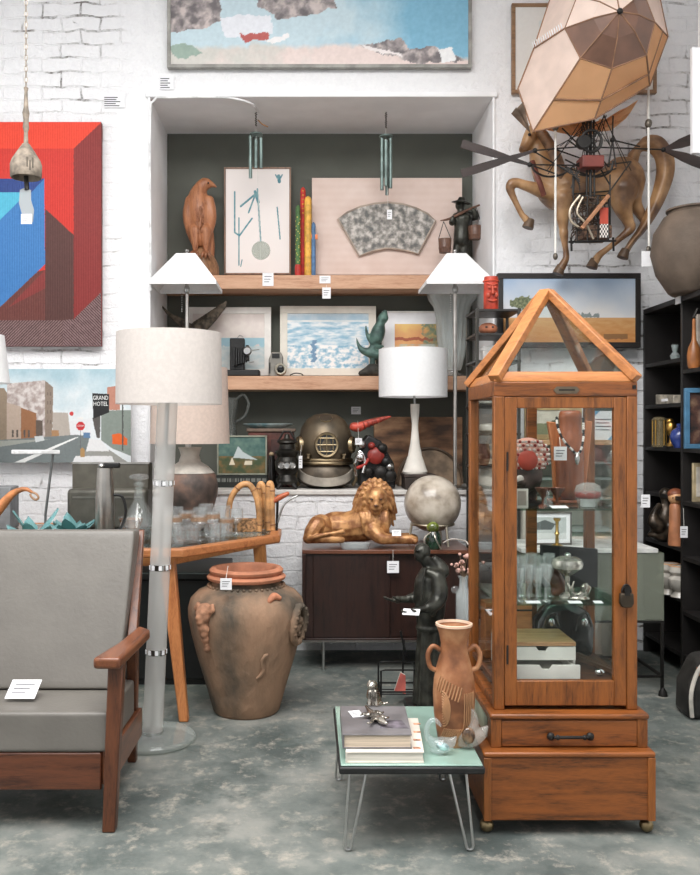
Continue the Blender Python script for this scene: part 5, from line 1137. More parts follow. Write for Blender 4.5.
def lotus(lb, px_, dd, s, seed):
    x = X(px_, dd); t = thing('glass_flower', lb, 'ornament', (x, dd, GT), 'teal glass flowers'); r_ = random.Random(seed)
    for k in range(9):
        a = 2 * PI * k / 9 + r_.uniform(-.2, .2); el = r_.uniform(.25, .9) if k % 2 else r_.uniform(.1, .4); L = s * r_.uniform(.8, 1.25)
        dv = Vector((math.cos(a) * math.cos(el), math.sin(a) * math.cos(el), math.sin(el))); base = Vector((x, dd, GT + .022)); mb = MB(); sd = dv.cross(Vector((0, 0, 1))).normalized(); up = sd.cross(dv)
        pts = [(0, .012), (.3, .026), (.6, .03), (.85, .018), (1, .002)]
        for f, w in pts: c = base + dv * L * f + Vector((0, 0, .02 * f * f)); mb.v += [c - sd * w * s * 8 - up * .003, c + sd * w * s * 8 - up * .003, c + up * .006 + sd * w * s * 3, c + up * .006 - sd * w * s * 3]
        for i in range(4):
            for j in range(4): mb.f.append(([i * 4 + j, i * 4 + (j + 1) % 4, i * 4 + 4 + (j + 1) % 4, i * 4 + 4 + j], 0))
        mb.f += [([0, 1, 2, 3], 0), ([16, 17, 18, 19], 0)]
        mb.build('petal', TEALG, t, angle=80)
    MB().ell((x, dd, GT + .02), (.04 * s * 9, .04 * s * 9, .02), n=14).build('heart', TEALG, t)
lotus('teal glass flower with raised petals, further left of the two', 34, 4.40, .150, 2); lotus('teal glass flower just left of the steel pitcher', 73, 4.62, .145, 8)
for (lb, px_) in (('small clear ribbed glass cup left of the amber bowl', 113), ('small clear glass cup in front of the steel pitcher', 98)):
    x = X(px_, 4.40); t = thing('glass_cup', lb, 'cup', (x, 4.40, GT)); MB().lathe([(0, 0), (.03, 0), (.042, .06), (.038, .06), (.026, .008), (0, .008)], (x, 4.40, GT), 24, flute=10, fl=.05).build('cup', GLS, t)
t = thing('metal_case', 'flat silver metal case standing behind the steel pitcher', 'case', (X(110, 5.15), 5.15, GT)); MB().box(X(72, 5.12), X(149, 5.12), 5.12, 5.24, GT, Z(463, 5.12)).build('case', metal((124, 120, 110), .42), t, .008); MB().box(X(72, 5.12) - .002, X(149, 5.12) + .002, 5.112, 5.125, Z(464, 5.12), Z(462, 5.12)).build('edge', metal((200, 196, 190), .3), t)
t = thing('equipment_case', 'low dark grey rounded case in front of the silver metal case', 'case', (X(100, 5.0), 5.0, GT)); MB().box(X(64, 4.95), X(146, 4.95), 5.0, 5.11, GT, Z(489.5, 4.95)).build('body', M((88, 86, 78), .4, .3, var=.1), t, .025, seg=4); MB().box(X(70, 4.95), X(140, 4.95), 4.996, 5.002, Z(499, 4.95), Z(497, 4.95)).build('seam', metal((150, 146, 138), .3), t)
t = thing('grey_box', 'grey slab-like box at the far left edge behind the bent wooden horn', 'box', (X(-6, 5.0), 5.0, GT)); MB().box(X(-40, 5.0), X(10.5, 5.0), 5.0, 5.15, GT, Z(487, 5.0)).build('box', M((132, 134, 136), .6, var=.1), t, .006)
dd = 4.75; Q3 = lambda x, y, dy=0.0: P(x / 4.375, 460 + y / 4.375, dd + dy)
t = thing('bent_horn', 'curved orange bamboo piece with a looped end at the far left of the table', 'ornament', (X(12, dd), dd, GT)); mb = MB(); limb(mb, [(*Q3(-60, 280), .03), (*Q3(-20, 230), .03), (*Q3(15, 190), .026), (*Q3(50, 152), .02), (*Q3(85, 132), .015), (*Q3(115, 128), .011), (*Q3(138, 140), .008)], 5, 10); mb.v = mb.v
b_ = MB()
mb.build('stalk', M((196, 128, 80), .45, var=.2, scale=16), t, angle=80)
MB().tube(spline([tuple(Q3(138, 140)), tuple(Q3(160, 150)), tuple(Q3(168, 166)), tuple(Q3(155, 174)), tuple(Q3(138, 162)), tuple(Q3(132, 148))], 6), .006, 8).build('curl', M((170, 132, 100), .5), t)
MB().lathe([(0, GT), (.05, GT), (.04, GT + .05), (0, GT + .06)], Vector((Q3(-60, 0).x, dd, 0)), 16).build('foot', M((150, 96, 60), .6), t)
t = thing('desk_lamp', 'slim desk lamp with a flat white bar head on a thin grey stem', 'desk lamp', (X(45, 4.7), 4.7, GT)); MB().bar(P(13, 452, 4.62), P(58, 452, 4.78), .05, .022).build('head', M((236, 236, 236), .4), t, .004)
MB().tube([P(53, 454, 4.76), P(45.5, 514, 4.76), (X(45, 4.76), 4.76, GT + .01)], .007, 8).build('stem', M((120, 122, 122), .4, .6), t); MB().lathe([(0, GT), (.07, GT), (.068, GT + .012), (0, GT + .014)], (X(45, 4.76), 4.76, 0), 24).build('base', M((210, 210, 208), .4), t)
# bamboo handles
BAM = M((198, 148, 98), .4, var=.2, scale=14); dd = 4.9; Q4 = lambda x, y, dy=0.0: P(140 + x / 4.375, 470 + y / 4.375, dd + dy)
def bam(lb, pts, dy, yb=290):
    sp = [tuple(Q4(x, y, dy)) for x, y in pts]; sp[0] = (sp[0][0], sp[0][1], GT + .002); sp[-1] = (sp[-1][0], sp[-1][1], GT + .002); cen = Vector(((sp[0][0] + sp[-1][0]) / 2, dd + dy, GT))
    t = thing('bamboo_handle', lb, 'basket', cen, 'bamboo-handled baskets on the table'); mb = MB(); s2 = spline(sp, 6); mb.tube(s2, .017, 10); mb.build('hoop', BAM, t, angle=80)
    mb = MB()
    for k in ((3, len(s2) // 2 - 5, len(s2) // 2 + 6, len(s2) - 4)): mb.lathe([(.0175, -.004), (.0195, 0), (.0175, .004)], s2[k], 10, R=Vector((0, 0, 1)).rotation_difference(Vector(s2[k + 1]) - Vector(s2[k - 1])).to_matrix())
    mb.build('bindings', M((150, 104, 66), .5), t)
    mb = MB(); x0, x1 = min(sp[0][0], sp[-1][0]), max(sp[0][0], sp[-1][0]); r = (x1 - x0) / 2 + .005
    mb.lathe([(0, .0), (r * .95, 0), (r, .02), (r, .07), (r * .93, .07), (r * .9, .012), (0, .008)], (cen.x, cen.y, GT), 24, sy=.35); mb.build('basket', M((170, 128, 88), .7, scale=60, var=.35), t)
bam('rattan basket with a broad arched bamboo handle, nearest the glasses', [(388, 300), (385, 200), (400, 120), (440, 68), (480, 66), (510, 120), (522, 200), (520, 300)], 0)
bam('rattan basket with a narrow arched bamboo handle right of the broad one', [(520, 300), (528, 180), (520, 90), (530, 60), (545, 100), (552, 200), (556, 300)], .12)
bam('rattan basket with a pale arched handle at the right end of the table', [(562, 300), (560, 180), (562, 80), (570, 58), (577, 90), (578, 200), (580, 300)], .05)
t = thing('walking_stick', 'dark cane with an orange curved grip standing at the right end of the glass-topped table', 'cane', (X(277, 4.95), 4.95, GT)); mb = MB(); mb.tube([(*Q4(598, 140, .05)[:2], GT), Q4(602, 130, .05)], .007, 8); mb.build('shaft', IRON, t)
mb = MB(); limb(mb, [(*Q4(582, 138, .05), .014), (*Q4(612, 120, .05), .016), (*Q4(645, 104, .05), .012)], 4, 10); mb.build('grip', M((176, 92, 58), .4), t, angle=80)
mb = MB(); mb.tube(spline([tuple(Q4(602, 230, .05)), tuple(Q4(625, 160, .05)), tuple(Q4(655, 130, .05)), tuple(Q4(690, 112, .05))], 5), .006, 8); mb.build('side_rod', STEEL, t)
# ================================================================ ON THE HAIRPIN TABLE
d = 3.0
def book(nm, lb, poly, z, h, cover, pages, inset=.006, deco=None):
    cen = sum((Vector((x, y, 0)) for x, y in poly), Vector()) / len(poly); t = thing(nm, lb, 'book', (cen.x, cen.y, z))
    MB().plate(poly, z + h - .004, z + h).build('front_cover', cover, t, .001)
    MB().plate(poly, z, z + .004).build('back_cover', cover, t, .001)
    pin = [(cen.x + (x - cen.x) * .965, cen.y + (y - cen.y) * .975) for x, y in poly]
    MB().plate(pin, z + .004, z + h - .004).build('pages', pages, t)
    a, b, c_, e_ = [Vector((x, y, 0)) for x, y in poly]
    mb = MB(); mb.plate([(a.x, a.y), (a.x + .006, a.y), (e_.x + .006, e_.y), (e_.x, e_.y)], z + .004, z + h - .004); mb.build('spine', cover, t)
    return t, cen
PGS = M((206, 190, 170), .85, var=.15, scale=4, stretch=(1, 1, 220)); PGW = M((226, 218, 206), .85, var=.1, scale=4, stretch=(1, 1, 220))
def T3(px, py, z): dd = (CH - z) * F / (py - HY); return (X(px, dd), dd)
h1, h2 = .036, .046
pl_ = [T3(345.5, 752, TT + h1), T3(424, 752, TT + h1), T3(418, 718, TT + h1), T3(350, 718, TT + h1)]
t, c_ = book('hardback_book', 'pale hardback book lying at the bottom of the pair on the green table', pl_, TT, h1, M((222, 214, 202), .5, var=.04), PGW)
mb = MB()
for k in range(4): x, y = T3(417, 724 + k * 8, TT + h1); mb.box(x - .012, x + .012, y - .008, y + .008, TT + h1, TT + h1 + .0008)
mb.build('cover_pictures', M((186, 132, 104), .6, var=.5, scale=60), t)
z2 = TT + h1 + .001
pl_ = [T3(342.5, 734.5, z2 + h2), T3(412, 734.5, z2 + h2), T3(405, 706, z2 + h2), T3(340, 706, z2 + h2)]
t, c_ = book('art_book', 'thick grey-violet art book lying on top of the pale hardback', pl_, z2, h2, M((112, 109, 111), .3, var=.12, scale=8), PGS)
x, y = T3(394, 725, z2 + h2); MB().plate([(x - .05, y - .03), (x + .045, y - .035), (x + .03, y + .05), (x - .035, y + .05)], z2 + h2, z2 + h2 + .0008).build('cover_photograph', M((104, 98, 106), .4, var=.3, scale=25), t)
ZB = z2 + h2
SILV = M((176, 170, 160), .2, .9, var=.25, scale=25)
def kitten():
    d = 3.24; x = X(376, d); z = ZB; t = thing('cat_figurine', 'small chrome animal figurine with raised ears crouching on the art book', 'figurine', (x, d, z))
    Qk = lambda px, py, dy=0.0: P(320 + px / 3.889, 650 + py / 3.889, d + dy); mb = MB()
    limb(mb, [(*Qk(215, 205), .022), (*Qk(208, 180), .026), (*Qk(206, 155), .020), (*Qk(204, 143), .016)], 4, 12); mb.ell(Qk(203, 138), (.020, .020, .018)); mb.ell(Qk(196, 142, -.014), .009, n=8)
    for ex, ey in ((191, 118), (217, 120)): limb(mb, [(*Qk((ex + 204) / 2, 130), .008), (*Qk(ex, ey), .003)], 3, 8)
    for s in (-1, 1): limb(mb, [(*Qk(206 + s * 10, 165, -.015), .010), (*Qk(206 + s * 13, 195, -.02), .008), (*Qk(206 + s * 14, 216, -.025), .008)], 3, 8)
    limb(mb, [(*Qk(225, 205, .01), .012), (*Qk(245, 210, .0), .008), (*Qk(262, 206, -.01), .005)], 4, 8); mb.ell(Qk(215, 208), (.032, .026, .014))
    for v in mb.v: v.z = max(v.z, z)
    organic(mb, 'body', SILV, t, .0034, 1)
    mb = MB()
    for s in (-1, 1): mb.ell(Qk(200 + s * 7 - 2, 136, -.017), .0025, n=6)
    mb.build('eyes', BLACK, t)
kitten()
def lizard():
    d = 3.13; z = ZB; t = thing('lizard_figurine', 'long polished silver creature lying across the art book toward the camera', 'figurine', (X(378, d), d, z)); T = lambda px, py: T3(320 + px / 3.889, 650 + py / 3.889, z + .015); mb = MB()
    def L(pts, k=4): limb(mb, [(*T(px, py), z + .014, r) for px, py, r in pts], k, 10)
    L([(178, 215, .004), (188, 230, .008), (200, 245, .013), (215, 258, .016), (228, 266, .012), (240, 274, .013), (258, 284, .006)])
    L([(200, 245, .009), (185, 252, .007), (172, 246, .005), (158, 252, .004)]); L([(205, 248, .009), (222, 238, .007), (234, 246, .006), (246, 240, .004)]); L([(218, 262, .009), (204, 272, .007), (196, 282, .005), (184, 284, .004)]); L([(226, 262, .009), (242, 256, .007), (256, 264, .005), (266, 260, .004)])
    for v in mb.v: v.z = max(v.z, z)
    organic(mb, 'body', SILV, t, .0032, 1)
lizard()
x, y = T3(356, 715, ZB); tagcard('price_tag', 'white paper ticket lying on the art book beside the chrome figurines', (x, y, ZB + .004), .04, .05, None, tilt=-1.45, rz=.3)
def jugvase():
    d = 3.08; x = X(454, d); z = TT; t = thing('handled_vase', 'tall carved brown pottery vase with two small handles at the back of the green table', 'vase', (x, d, z)); k = (745 - 626) * d / F
    zz = lambda py: z + (745 - py) / 119 * k
    rr = lambda w_: w_ * d / F / 2
    pr_ = [(0, z), (rr(29), z), (rr(33), zz(738)), (rr(40), zz(715)), (rr(42), zz(695)), (rr(40), zz(680)), (rr(35), zz(668)), (rr(28), zz(655)), (rr(26), zz(645)), (rr(30), zz(635)), (rr(35), zz(628)), (rr(36), zz(626)), (rr(32), zz(627)), (rr(24), zz(640)), (0, zz(650))]
    CLAY = M((146, 94, 60), .5, var=.15, scale=9, c2=(108, 66, 40), c3=(178, 128, 90), bump=.15)
    MB().lathe(pr_, (x, d, 0), 40).build('body', CLAY, t)
    MB().lathe([(rr(34), zz(627.5)), (rr(36.6), zz(627)), (rr(36.6), zz(624.8)), (rr(33), zz(624.5)), (rr(31), zz(627))], (x, d, 0), 40).build('rim', M((220, 186, 160), .4, var=.08), t)
    for s in (-1, 1):
        mb = MB(); mb.tube(spline([(x + s * rr(27), d, zz(652)), (x + s * rr(42), d, zz(648)), (x + s * rr(52), d, zz(656)), (x + s * rr(48), d, zz(668)), (x + s * rr(36), d, zz(672))], 6), .0085, 10); mb.build('handle', CLAY, t, angle=80)
    def on(a, py, o=.001):
        zq = zz(py); r = .05
        for i in range(len(pr_) - 4):
            if pr_[i][1] <= zq <= pr_[i + 1][1]: f = (zq - pr_[i][1]) / max(1e-6, pr_[i + 1][1] - pr_[i][1]); r = pr_[i][0] + f * (pr_[i + 1][0] - pr_[i][0])
        return Vector((x + (r + o) * math.sin(a), d - (r + o) * math.cos(a), zq))
    mb = MB()
    for k_ in range(7): mb.tube([on(-.75 + .35 * math.cos(q) * (k_ + 1) / 6, 706 + 15 * math.sin(q) * (k_ + 1) / 6) for q in [PI * (-.5 + j / 10) for j in range(11)]], .0028, 6)
    for k_ in range(9): mb.tube([on(-1.1 + .14 * k_ + .05 * j, 688 - 3.4 * j + 1.2 * k_) for j in range(5)], .0028, 6)
    for k_ in range(9): mb.tube([on(-1.0 + .15 * k_, 742 - 2 * j - .6 * k_ + j) if False else on(-1.05 + .12 * k_ + .1 * j, 738 - 3.2 * j) for j in range(5)], .0028, 6)
    for k_ in range(6): mb.tube([on(.35 + .12 * k_, 690 + j * 8) for j in range(6)], .0026, 6)
    mb.build('carved_lines', M((176, 130, 92), .5, var=.1), t, angle=80)
jugvase()
ART = glass((250, 253, 253), .03, .14, (226, 236, 238), ior=1.6)
def swan(lb, px_, py_, d, s, flip, dk):
    x = X(px_, d); t = thing('glass_bird', lb, 'figurine', (x, d, TT), 'art glass birds'); mb = MB(); z = TT; q = lambda a, b, r: (x + flip * a * s, d - .0 * a, z + b * s, r * s)
    limb(mb, [q(-.32, .42, .06), q(-.1, .28, .2), q(.15, .26, .24), q(.36, .34, .16), q(.5, .48, .05)], 5, 14)
    limb(mb, [q(-.12, .3, .16), q(-.32, .5, .1), q(-.34, .78, .075), q(-.22, .98, .075), q(-.08, .98, .07), q(.04, .86, .055), q(.06, .8, .03)] if not dk else [q(.1, .35, .2), q(.18, .6, .13), q(.12, .85, .1), q(-.05, .98, .1), q(-.25, .95, .05), q(-.34, .92, .03)], 5, 12)
    mb.ell((x, d, z + .1 * s), (.26 * s, .2 * s, .1 * s))
    for v in mb.v: v.z = max(v.z, z)
    organic(mb, 'body', ART if not dk else glass((246, 250, 250), .05, .3, (212, 206, 198)), t, .004, 2)
    if dk: mb = MB(); mb.ell((x + .02 * s, d - .22 * s, z + .35 * s), (.16 * s, .08 * s, .2 * s)); mb.build('coloured_core', M((112, 84, 62), .2, var=.4, scale=40, coat=.6), t)
    else: mb = MB(); mb.ell((x + flip * .1 * s, d - .16 * s, z + .27 * s), (.2 * s, .1 * s, .12 * s), (0, .2, 0)); mb.build('coloured_core', M((176, 206, 206), .15, var=.3, scale=40, coat=.6), t)
swan('clear art-glass bird with a curled neck left of the pair at the table front', 438.5, 757, 2.98, .112, 1, False); swan('clear art-glass duck with a brown core right of the pair near the carved vase', 466, 750, 3.04, .140, 1, True)

# ================================================================ MONK STATUE, RACK
def monk():
    d = 4.22; q = lambda x, y, dy=0.0: P(380 + x / 6.25, 520 + y / 6.25, d + dy); x = X(430, d) - .012; pz = .07
    t = thing('monk_statue', 'dark bronze statue of a hooded monk holding out both hands on a black plinth', 'statue', (x, d, 0))
    MB().box(X(407, d), X(452, d), d - .13, d + .13, 0, pz).build('plinth', M((34, 36, 34), .5, var=.2), t, .006)
    mb = MB(); mb.lathe([(0, pz), (.074, pz), (.075, pz + .03), (.066, pz + .15), (.058, pz + .28), (.060, pz + .36), (.070, pz + .44), (.077, pz + .52), (.070, pz + .585), (.045, pz + .63), (.02, pz + .65), (0, pz + .655)], (x + .012, d, 0), 30, sy=.85)
    for k in range(11):                                # robe folds
        a = -PI + 2 * PI * k / 11 + .2; limb(mb, [(x + .012 + .058 * math.cos(a), d + .05 * math.sin(a), pz + .34, .006), (x + .012 + .066 * math.cos(a), d + .056 * math.sin(a), pz + .15, .009), (x + .012 + .077 * math.cos(a), d + .066 * math.sin(a), pz + .012, .010)], 3, 8)
    mb.tube([(x + .012 + .062 * math.cos(a), d + .054 * math.sin(a), pz + .36) for a in [2 * PI * k / 20 for k in range(20)]], .007, 8, closed=True)
    limb(mb, [(*q(335, 330), .042), (*q(308, 285), .034), (*q(285, 250, -.01), .027)], 3, 12)                                    # neck leaning to the left
    limb(mb, [(*q(345, 245, .01), .018), (*q(372, 285, .01), .032), (*q(395, 325, .0), .030), (*q(350, 345, -.045), .024), (*q(300, 325, -.04), .018)], 4, 12)    # hood on the back
    # head: skull, face, nose, chin
    mb.ell(q(264, 196), (.040, .038, .040), (0, .25, 0)); mb.ell(q(254, 222, -.008), (.029, .030, .032)); limb(mb, [(*q(229, 198, -.012), .006), (*q(219, 213, -.012), .0075)], 3, 8); mb.ell(q(236, 240, -.01), (.015, .016, .012)); mb.ell(q(229, 226, -.012), (.010, .013, .005)); mb.ell(q(275, 210, -.036), (.007, .006, .013))
    for dy in (-.028, .016): mb.ell(q(232, 190, dy), (.010, .012, .005))
    # sleeves and forearms
    limb(mb, [(*q(360, 360, -.045), .036), (*q(375, 450, -.065), .038), (*q(355, 515, -.085), .034), (*q(300, 550, -.12), .026)], 4, 12); limb(mb, [(*q(335, 540, -.1), .022), (*q(330, 588, -.10), .014)], 3, 10)
    limb(mb, [(*q(305, 365, .045), .034), (*q(268, 440, .06), .034), (*q(225, 480, .06), .027), (*q(178, 492, .045), .02)], 4, 12); limb(mb, [(*q(232, 482, .06), .022), (*q(234, 528, .06), .013)], 3, 10)
    organic(mb, 'body', BRONZE, t, .0065, 2)
    def hand(w_, dirv, side, up):
        dirv = Vector(dirv).normalized(); side = Vector(side).normalized(); up = Vector(up); m = MB(); w_ = Vector(w_)
        limb(m, [(*(w_ - dirv * .05), .020), (*w_, .016), (*(w_ + dirv * .018), .018)], 3, 10)
        m.ell(w_ + dirv * .03, (.026, .022, .011), (0, 0, math.atan2(dirv.y, dirv.x)))
        for k, L in zip((-1.5, -.5, .5, 1.5), (.030, .038, .040, .034)):
            a = w_ + dirv * .045 + side * .0085 * k; limb(m, [(*a, .0062), (*(a + dirv * L * .5 + up * .003), .0056), (*(a + dirv * L + up * .012), .0042)], 3, 8)
        a = w_ + dirv * .018 + side * .02; limb(m, [(*a, .007), (*(a + dirv * .018 + side * .012 + up * .01), .006), (*(a + dirv * .032 + side * .012 + up * .02), .0045)], 3, 8)
        organic(m, 'hand', BRONZE, t, .0032, 1)
    hand(q(130, 497, .04), (-1, -.25, .02), (.25, -1, 0), (0, 0, 1)); hand(q(240, 565, -.135), (-1, -.35, -.12), (.3, -1, 0), (0, 0, 1))
    mb = MB(); mb.tube([q(282, 300, -.05), q(262, 420, -.075), q(258, 500, -.075)], .005, 8); mb.build('cord', BRONZE, t)
    tagcard('price_card', 'white card lying in the open hand of the monk statue', q(195, 575, -.17), .075, .05, None, tilt=-1.2, rz=-.25, lines=False)
monk()
t = thing('magazine_rack', 'low black wire magazine rack on the floor behind the green table', 'magazine rack', (X(396, 4.4), 4.46, 0)); d0 = 4.38; WR = M((26, 26, 26), .4, .5)
ax, bx2 = X(381, d0), X(418, d0); mb = MB()
mb = MB()
for yy in (d0, d0 + .16):
    mb.tube([(ax - .02, yy - .01, 0.004), (ax, yy, .06), (ax, yy, Z(671, d0)), (ax + .02, yy, Z(670, d0)), (bx2, yy, Z(670, d0)), (bx2, yy, .06), (bx2 + .02, yy - .01, .004)], .0045, 8)
    mb.tube([(ax, yy, Z(692, d0)), (bx2, yy, Z(692, d0))], .0045, 8)
for xx in (ax, bx2): mb.tube([(xx, d0, .06), (xx, d0 + .16, .06)], .0045, 8); mb.tube([(xx, d0, Z(692, d0)), (xx, d0 + .16, Z(692, d0))], .0045, 8)
for yy in (d0 + .04, d0 + .08, d0 + .12): mb.tube([(ax, yy, .06), (bx2, yy, .06)], .0035, 6)
mb.build('wire_frame', WR, t)
MB().tube([P(404, 640, d0 + .08), (X(402, d0 + .08), d0 + .08, .06)], .005, 8).build('upright', WR, t); MB().tube([P(400.5, 631, d0 + .08), P(406, 655, d0 + .08)], .006, 8).build('grip', WR, t)
t = thing('pink_book', 'thin book with a pink cover standing in the black wire rack', 'book', (X(402, d0), d0 + .07, .065))
zz0, zz1 = .067, Z(674, d0 + .05); a, b = X(396, d0), X(406, d0)
def pb(y0, y1, m_, nm): MB().hexa([(a, y0, zz0), (b, y0 - .05, zz0), (b, y1 - .05, zz0), (a, y1, zz0)], [(a + .03, y0, zz1), (b, y0 - .05, zz1), (b, y1 - .05, zz1), (a + .03, y1, zz1)]).build(nm, m_, t)
pb(d0 + .07, d0 + .076, M((206, 110, 100), .5, var=.08), 'cover'); pb(d0 + .077, d0 + .09, PGW, 'pages')

# ================================================================ BEHIND THE CABINET
t = thing('side_table', 'low brown wooden table behind the display cabinet holding the glass bottle', 'table', (.84, 4.55, 0)); sz = .315
MB().box(.70, 1.02, 4.32, 4.8, sz - .03, sz).build('top', wood((142, 92, 66), (100, 62, 44), 'x', .35), t, .004)
for lx in (.73, .99):
    for ly in (4.35, 4.77): MB().box(lx - .016, lx + .016, ly - .016, ly + .016, 0, sz - .03).build('leg', TEAK, t, .002)
dd = 4.5; x = X(463.5, dd); hb = Z(576, dd) - sz
t = thing('bottle_vase', 'tall clear glass bottle of small pink dried flowers beside the cabinet', 'vase', (x, dd, sz)); r = .038
MB().lathe([(0, 0), (r * .9, 0), (r, .01), (r, hb * .72), (r * .6, hb * .8), (r * .55, hb * .95), (r * .75, hb), (r * .6, hb), (r * .42, hb * .94), (r * .5, hb * .8), (r * .9, hb * .7), (r * .88, .015), (0, .012)], (x, dd, sz), 26).build('bottle', glass((249, 252, 252), .04, .25, (232, 238, 238)), t)
for s in (-1, 1): MB().ell((x + s * .042, dd, sz + hb * .78), (.02, .012, .02), n=8).build('lug', CLEAR, t)
r_ = random.Random(4); fl = MB(); stm = MB()
for k in range(26):
    p = Vector((x + r_.gauss(-.005, .03), dd + r_.gauss(0, .025), sz + hb + .015 + abs(r_.gauss(0, .05)))); stm.tube([(x, dd, sz + hb * .6), (x + r_.uniform(-.008, .008), dd, sz + hb), p], .0012, 4); fl.ell(p, r_.uniform(.006, .013), n=7)
stm.build('stems', M((120, 100, 80), .8), t); o_ = fl.build('blossoms', M((222, 178, 164), .8, var=.2, scale=30), t); o_['kind'] = 'stuff'
t = thing('terracotta_cup', 'small orange clay cup on the low table behind the monk statue', 'cup', (.735, 4.42, sz)); MB().lathe([(0, 0), (.028, 0), (.04, .05), (.034, .05), (.025, .008), (0, .008)], (.735, 4.40, sz), 20).build('cup', M((196, 122, 84), .6), t)
# tall dark etagere
def etagere():
    x0, x1, y0, y1 = .965, 1.20, 5.10, 5.40; t = thing('etagere', 'narrow black open shelf tower between the right niche lamp and the cabinet', 'shelf', ((x0 + x1) / 2, 5.25, 0))
    DK = M((36, 34, 32), .4, var=.15); zs_ = [Z(y, 5.10) for y in (309, 333, 360, 405, 433, 466, 491)] + [.62, .30]
    for xx in (x0, x1):
        for yy in (y0, y1): MB().box(xx - .008, xx + .008, yy - .008, yy + .008, 0, zs_[0] + .004).build('post', M((66, 64, 60), .35, .5), t, .001)
    for zq in zs_: MB().box(x0 - .012, x1 + .012, y0 - .006, y1 + .008, zq - .014, zq).build('shelf_board', DK, t, .002)
    return zs_
ez = etagere()
def tiki():
    d = 5.2; x = X(491, d); z = ez[0]; h = Z(277, d) - z; RED = M((190, 66, 46), .4, var=.15, scale=20); t = thing('tiki_mug', 'red carved face mug standing on top of the black shelf tower', 'mug', (x, d, z)); r = .043
    MB().lathe([(0, 0), (r * .9, 0), (r, .01), (r * .96, h * .9), (r * .9, h), (r * .7, h), (r * .7, h * .9), (0, h * .85)], (x, d, z), 28).build('body', RED, t)
    mb = MB(); f = d - r
    for s in (-1, 1): mb.ell((x + s * .016, f, z + h * .66), (.012, .008, .009), n=10); limb(mb, [(x + s * .004, f, z + h * .74, .005), (x + s * .028, f + .006, z + h * .78, .005)], 3, 8); mb.ell((x + s * .022, f + .004, z + h * .45), (.014, .010, .018), n=10)
    limb(mb, [(x, f, z + h * .7, .006), (x, f - .01, z + h * .5, .012)], 3, 8); limb(mb, [(x - .022, f + .002, z + h * .3, .006), (x, f - .006, z + h * .27, .008), (x + .022, f + .002, z + h * .3, .006)], 3, 8); mb.tube([(x + r * math.cos(a), d + r * math.sin(a), z + h * .87) for a in [2 * PI * k / 20 for k in range(20)]], .005, 6, closed=True)
    mb.build('face', M((206, 84, 60), .4, var=.15), t, angle=80)
tiki()
d = 5.2; x = X(488, d); t = thing('clay_mask', 'rounded brown clay mask with eye holes on the second tower shelf', 'mask', (x, d, ez[1])); mb = MB(); mb.ell((x, d, ez[1] + .034), (.055, .05, .036), n=18)
for v in mb.v: v.z = max(v.z, ez[1] + .001)
mb.build('mask', M((176, 110, 80), .6, var=.15), t)
mb = MB()
for s in (-1, 1): mb.ell((x + s * .018, d - .047, ez[1] + .04), (.008, .004, .005), n=8)
mb.build('eye_holes', BLACK, t)
t = thing('white_box', 'small white box on the third tower shelf below the clay mask', 'box', (X(489, 5.2), 5.2, ez[2])); MB().box(X(483, 5.18), X(497, 5.18), 5.18, 5.28, ez[2], ez[2] + .085).build('box', M((222, 218, 212), .6), t, .003); MB().box(X(483, 5.18) - .002, X(497, 5.18) + .002, 5.178, 5.282, ez[2] + .06, ez[2] + .087).build('lid', M((232, 230, 226), .6), t, .003)
CRK = M((224, 218, 208), .35, var=.08, coat=.4)
for i, (px_, lv, rr_, hh, lb, c) in enumerate(((486, 3, .05, .035, 'stack of pale saucers on the shelf level with the cabinet roof edge', CRK), (487, 4, .052, .05, 'white bowl on the tower shelf beside the cabinet post', CRK), (484, 5, .036, .12, 'dark red lidded jar on a low tower shelf beside the cabinet', M((120, 66, 54), .35, coat=.4)), (500, 5, .03, .10, 'dark bottle on a low tower shelf beside the dark red jar', M((40, 44, 42), .2, coat=.5)), (488, 6, .05, .12, 'white jug on the lowest visible tower shelf', CRK))):
    x = X(px_, 5.18); t = thing('crockery', lb, 'crockery', (x, 5.18, ez[lv]), 'crockery on the shelf tower'); MB().lathe([(0, 0), (rr_ * .6, 0), (rr_ * .95, hh * .3), (rr_, hh * .6), (rr_ * .8, hh), (rr_ * .7, hh), (rr_ * .85, hh * .6), (0, hh * .2)], (x, 5.18, ez[lv]), 24).build('body', c, t); MB().lathe([(rr_ * .72, hh - .002), (rr_ * .83, hh), (rr_ * .72, hh + .004)], (x, 5.18, ez[lv]), 24).build('rim', c, t)
# pale shelf unit with frames on top
def pale_unit():
    x0, x1, y0, y1 = 1.235, 1.80, 5.16, 5.46; W_ = M((214, 206, 194), .6, var=.05); t = thing('display_shelf', 'pale shelf unit with glass shelves seen through the cabinet', 'shelf', ((x0 + x1) / 2, 5.3, 0)); zt = Z(440, 5.16)
    MB().box(x0, x1, y0, y1, zt - .03, zt).build('top', wood((190, 150, 110), (150, 112, 78), 'x'), t, .003)
    for xx in (x0, x1 - .02): MB().box(xx, xx + .02, y0, y1, 0, zt - .03).build('side_panel', W_, t)
    MB().box(x0 + .02, x1 - .02, y1 - .01, y1, 0, zt - .03).build('back_panel', W_, t)
    for yy in (462, 478, 498, 530): MB().box(x0 + .02, x1 - .02, y0 + .01, y1 - .01, Z(yy, 5.16) - .012, Z(yy, 5.16)).build('glass_shelf', glass((206, 224, 218), .1, .3, (196, 206, 200)), t)
    MB().box(x0 + .02, x1 - .02, y0 + .01, y1 - .01, .72, .74).build('shelf_board', W_, t)
    return zt
pz_ = pale_unit()
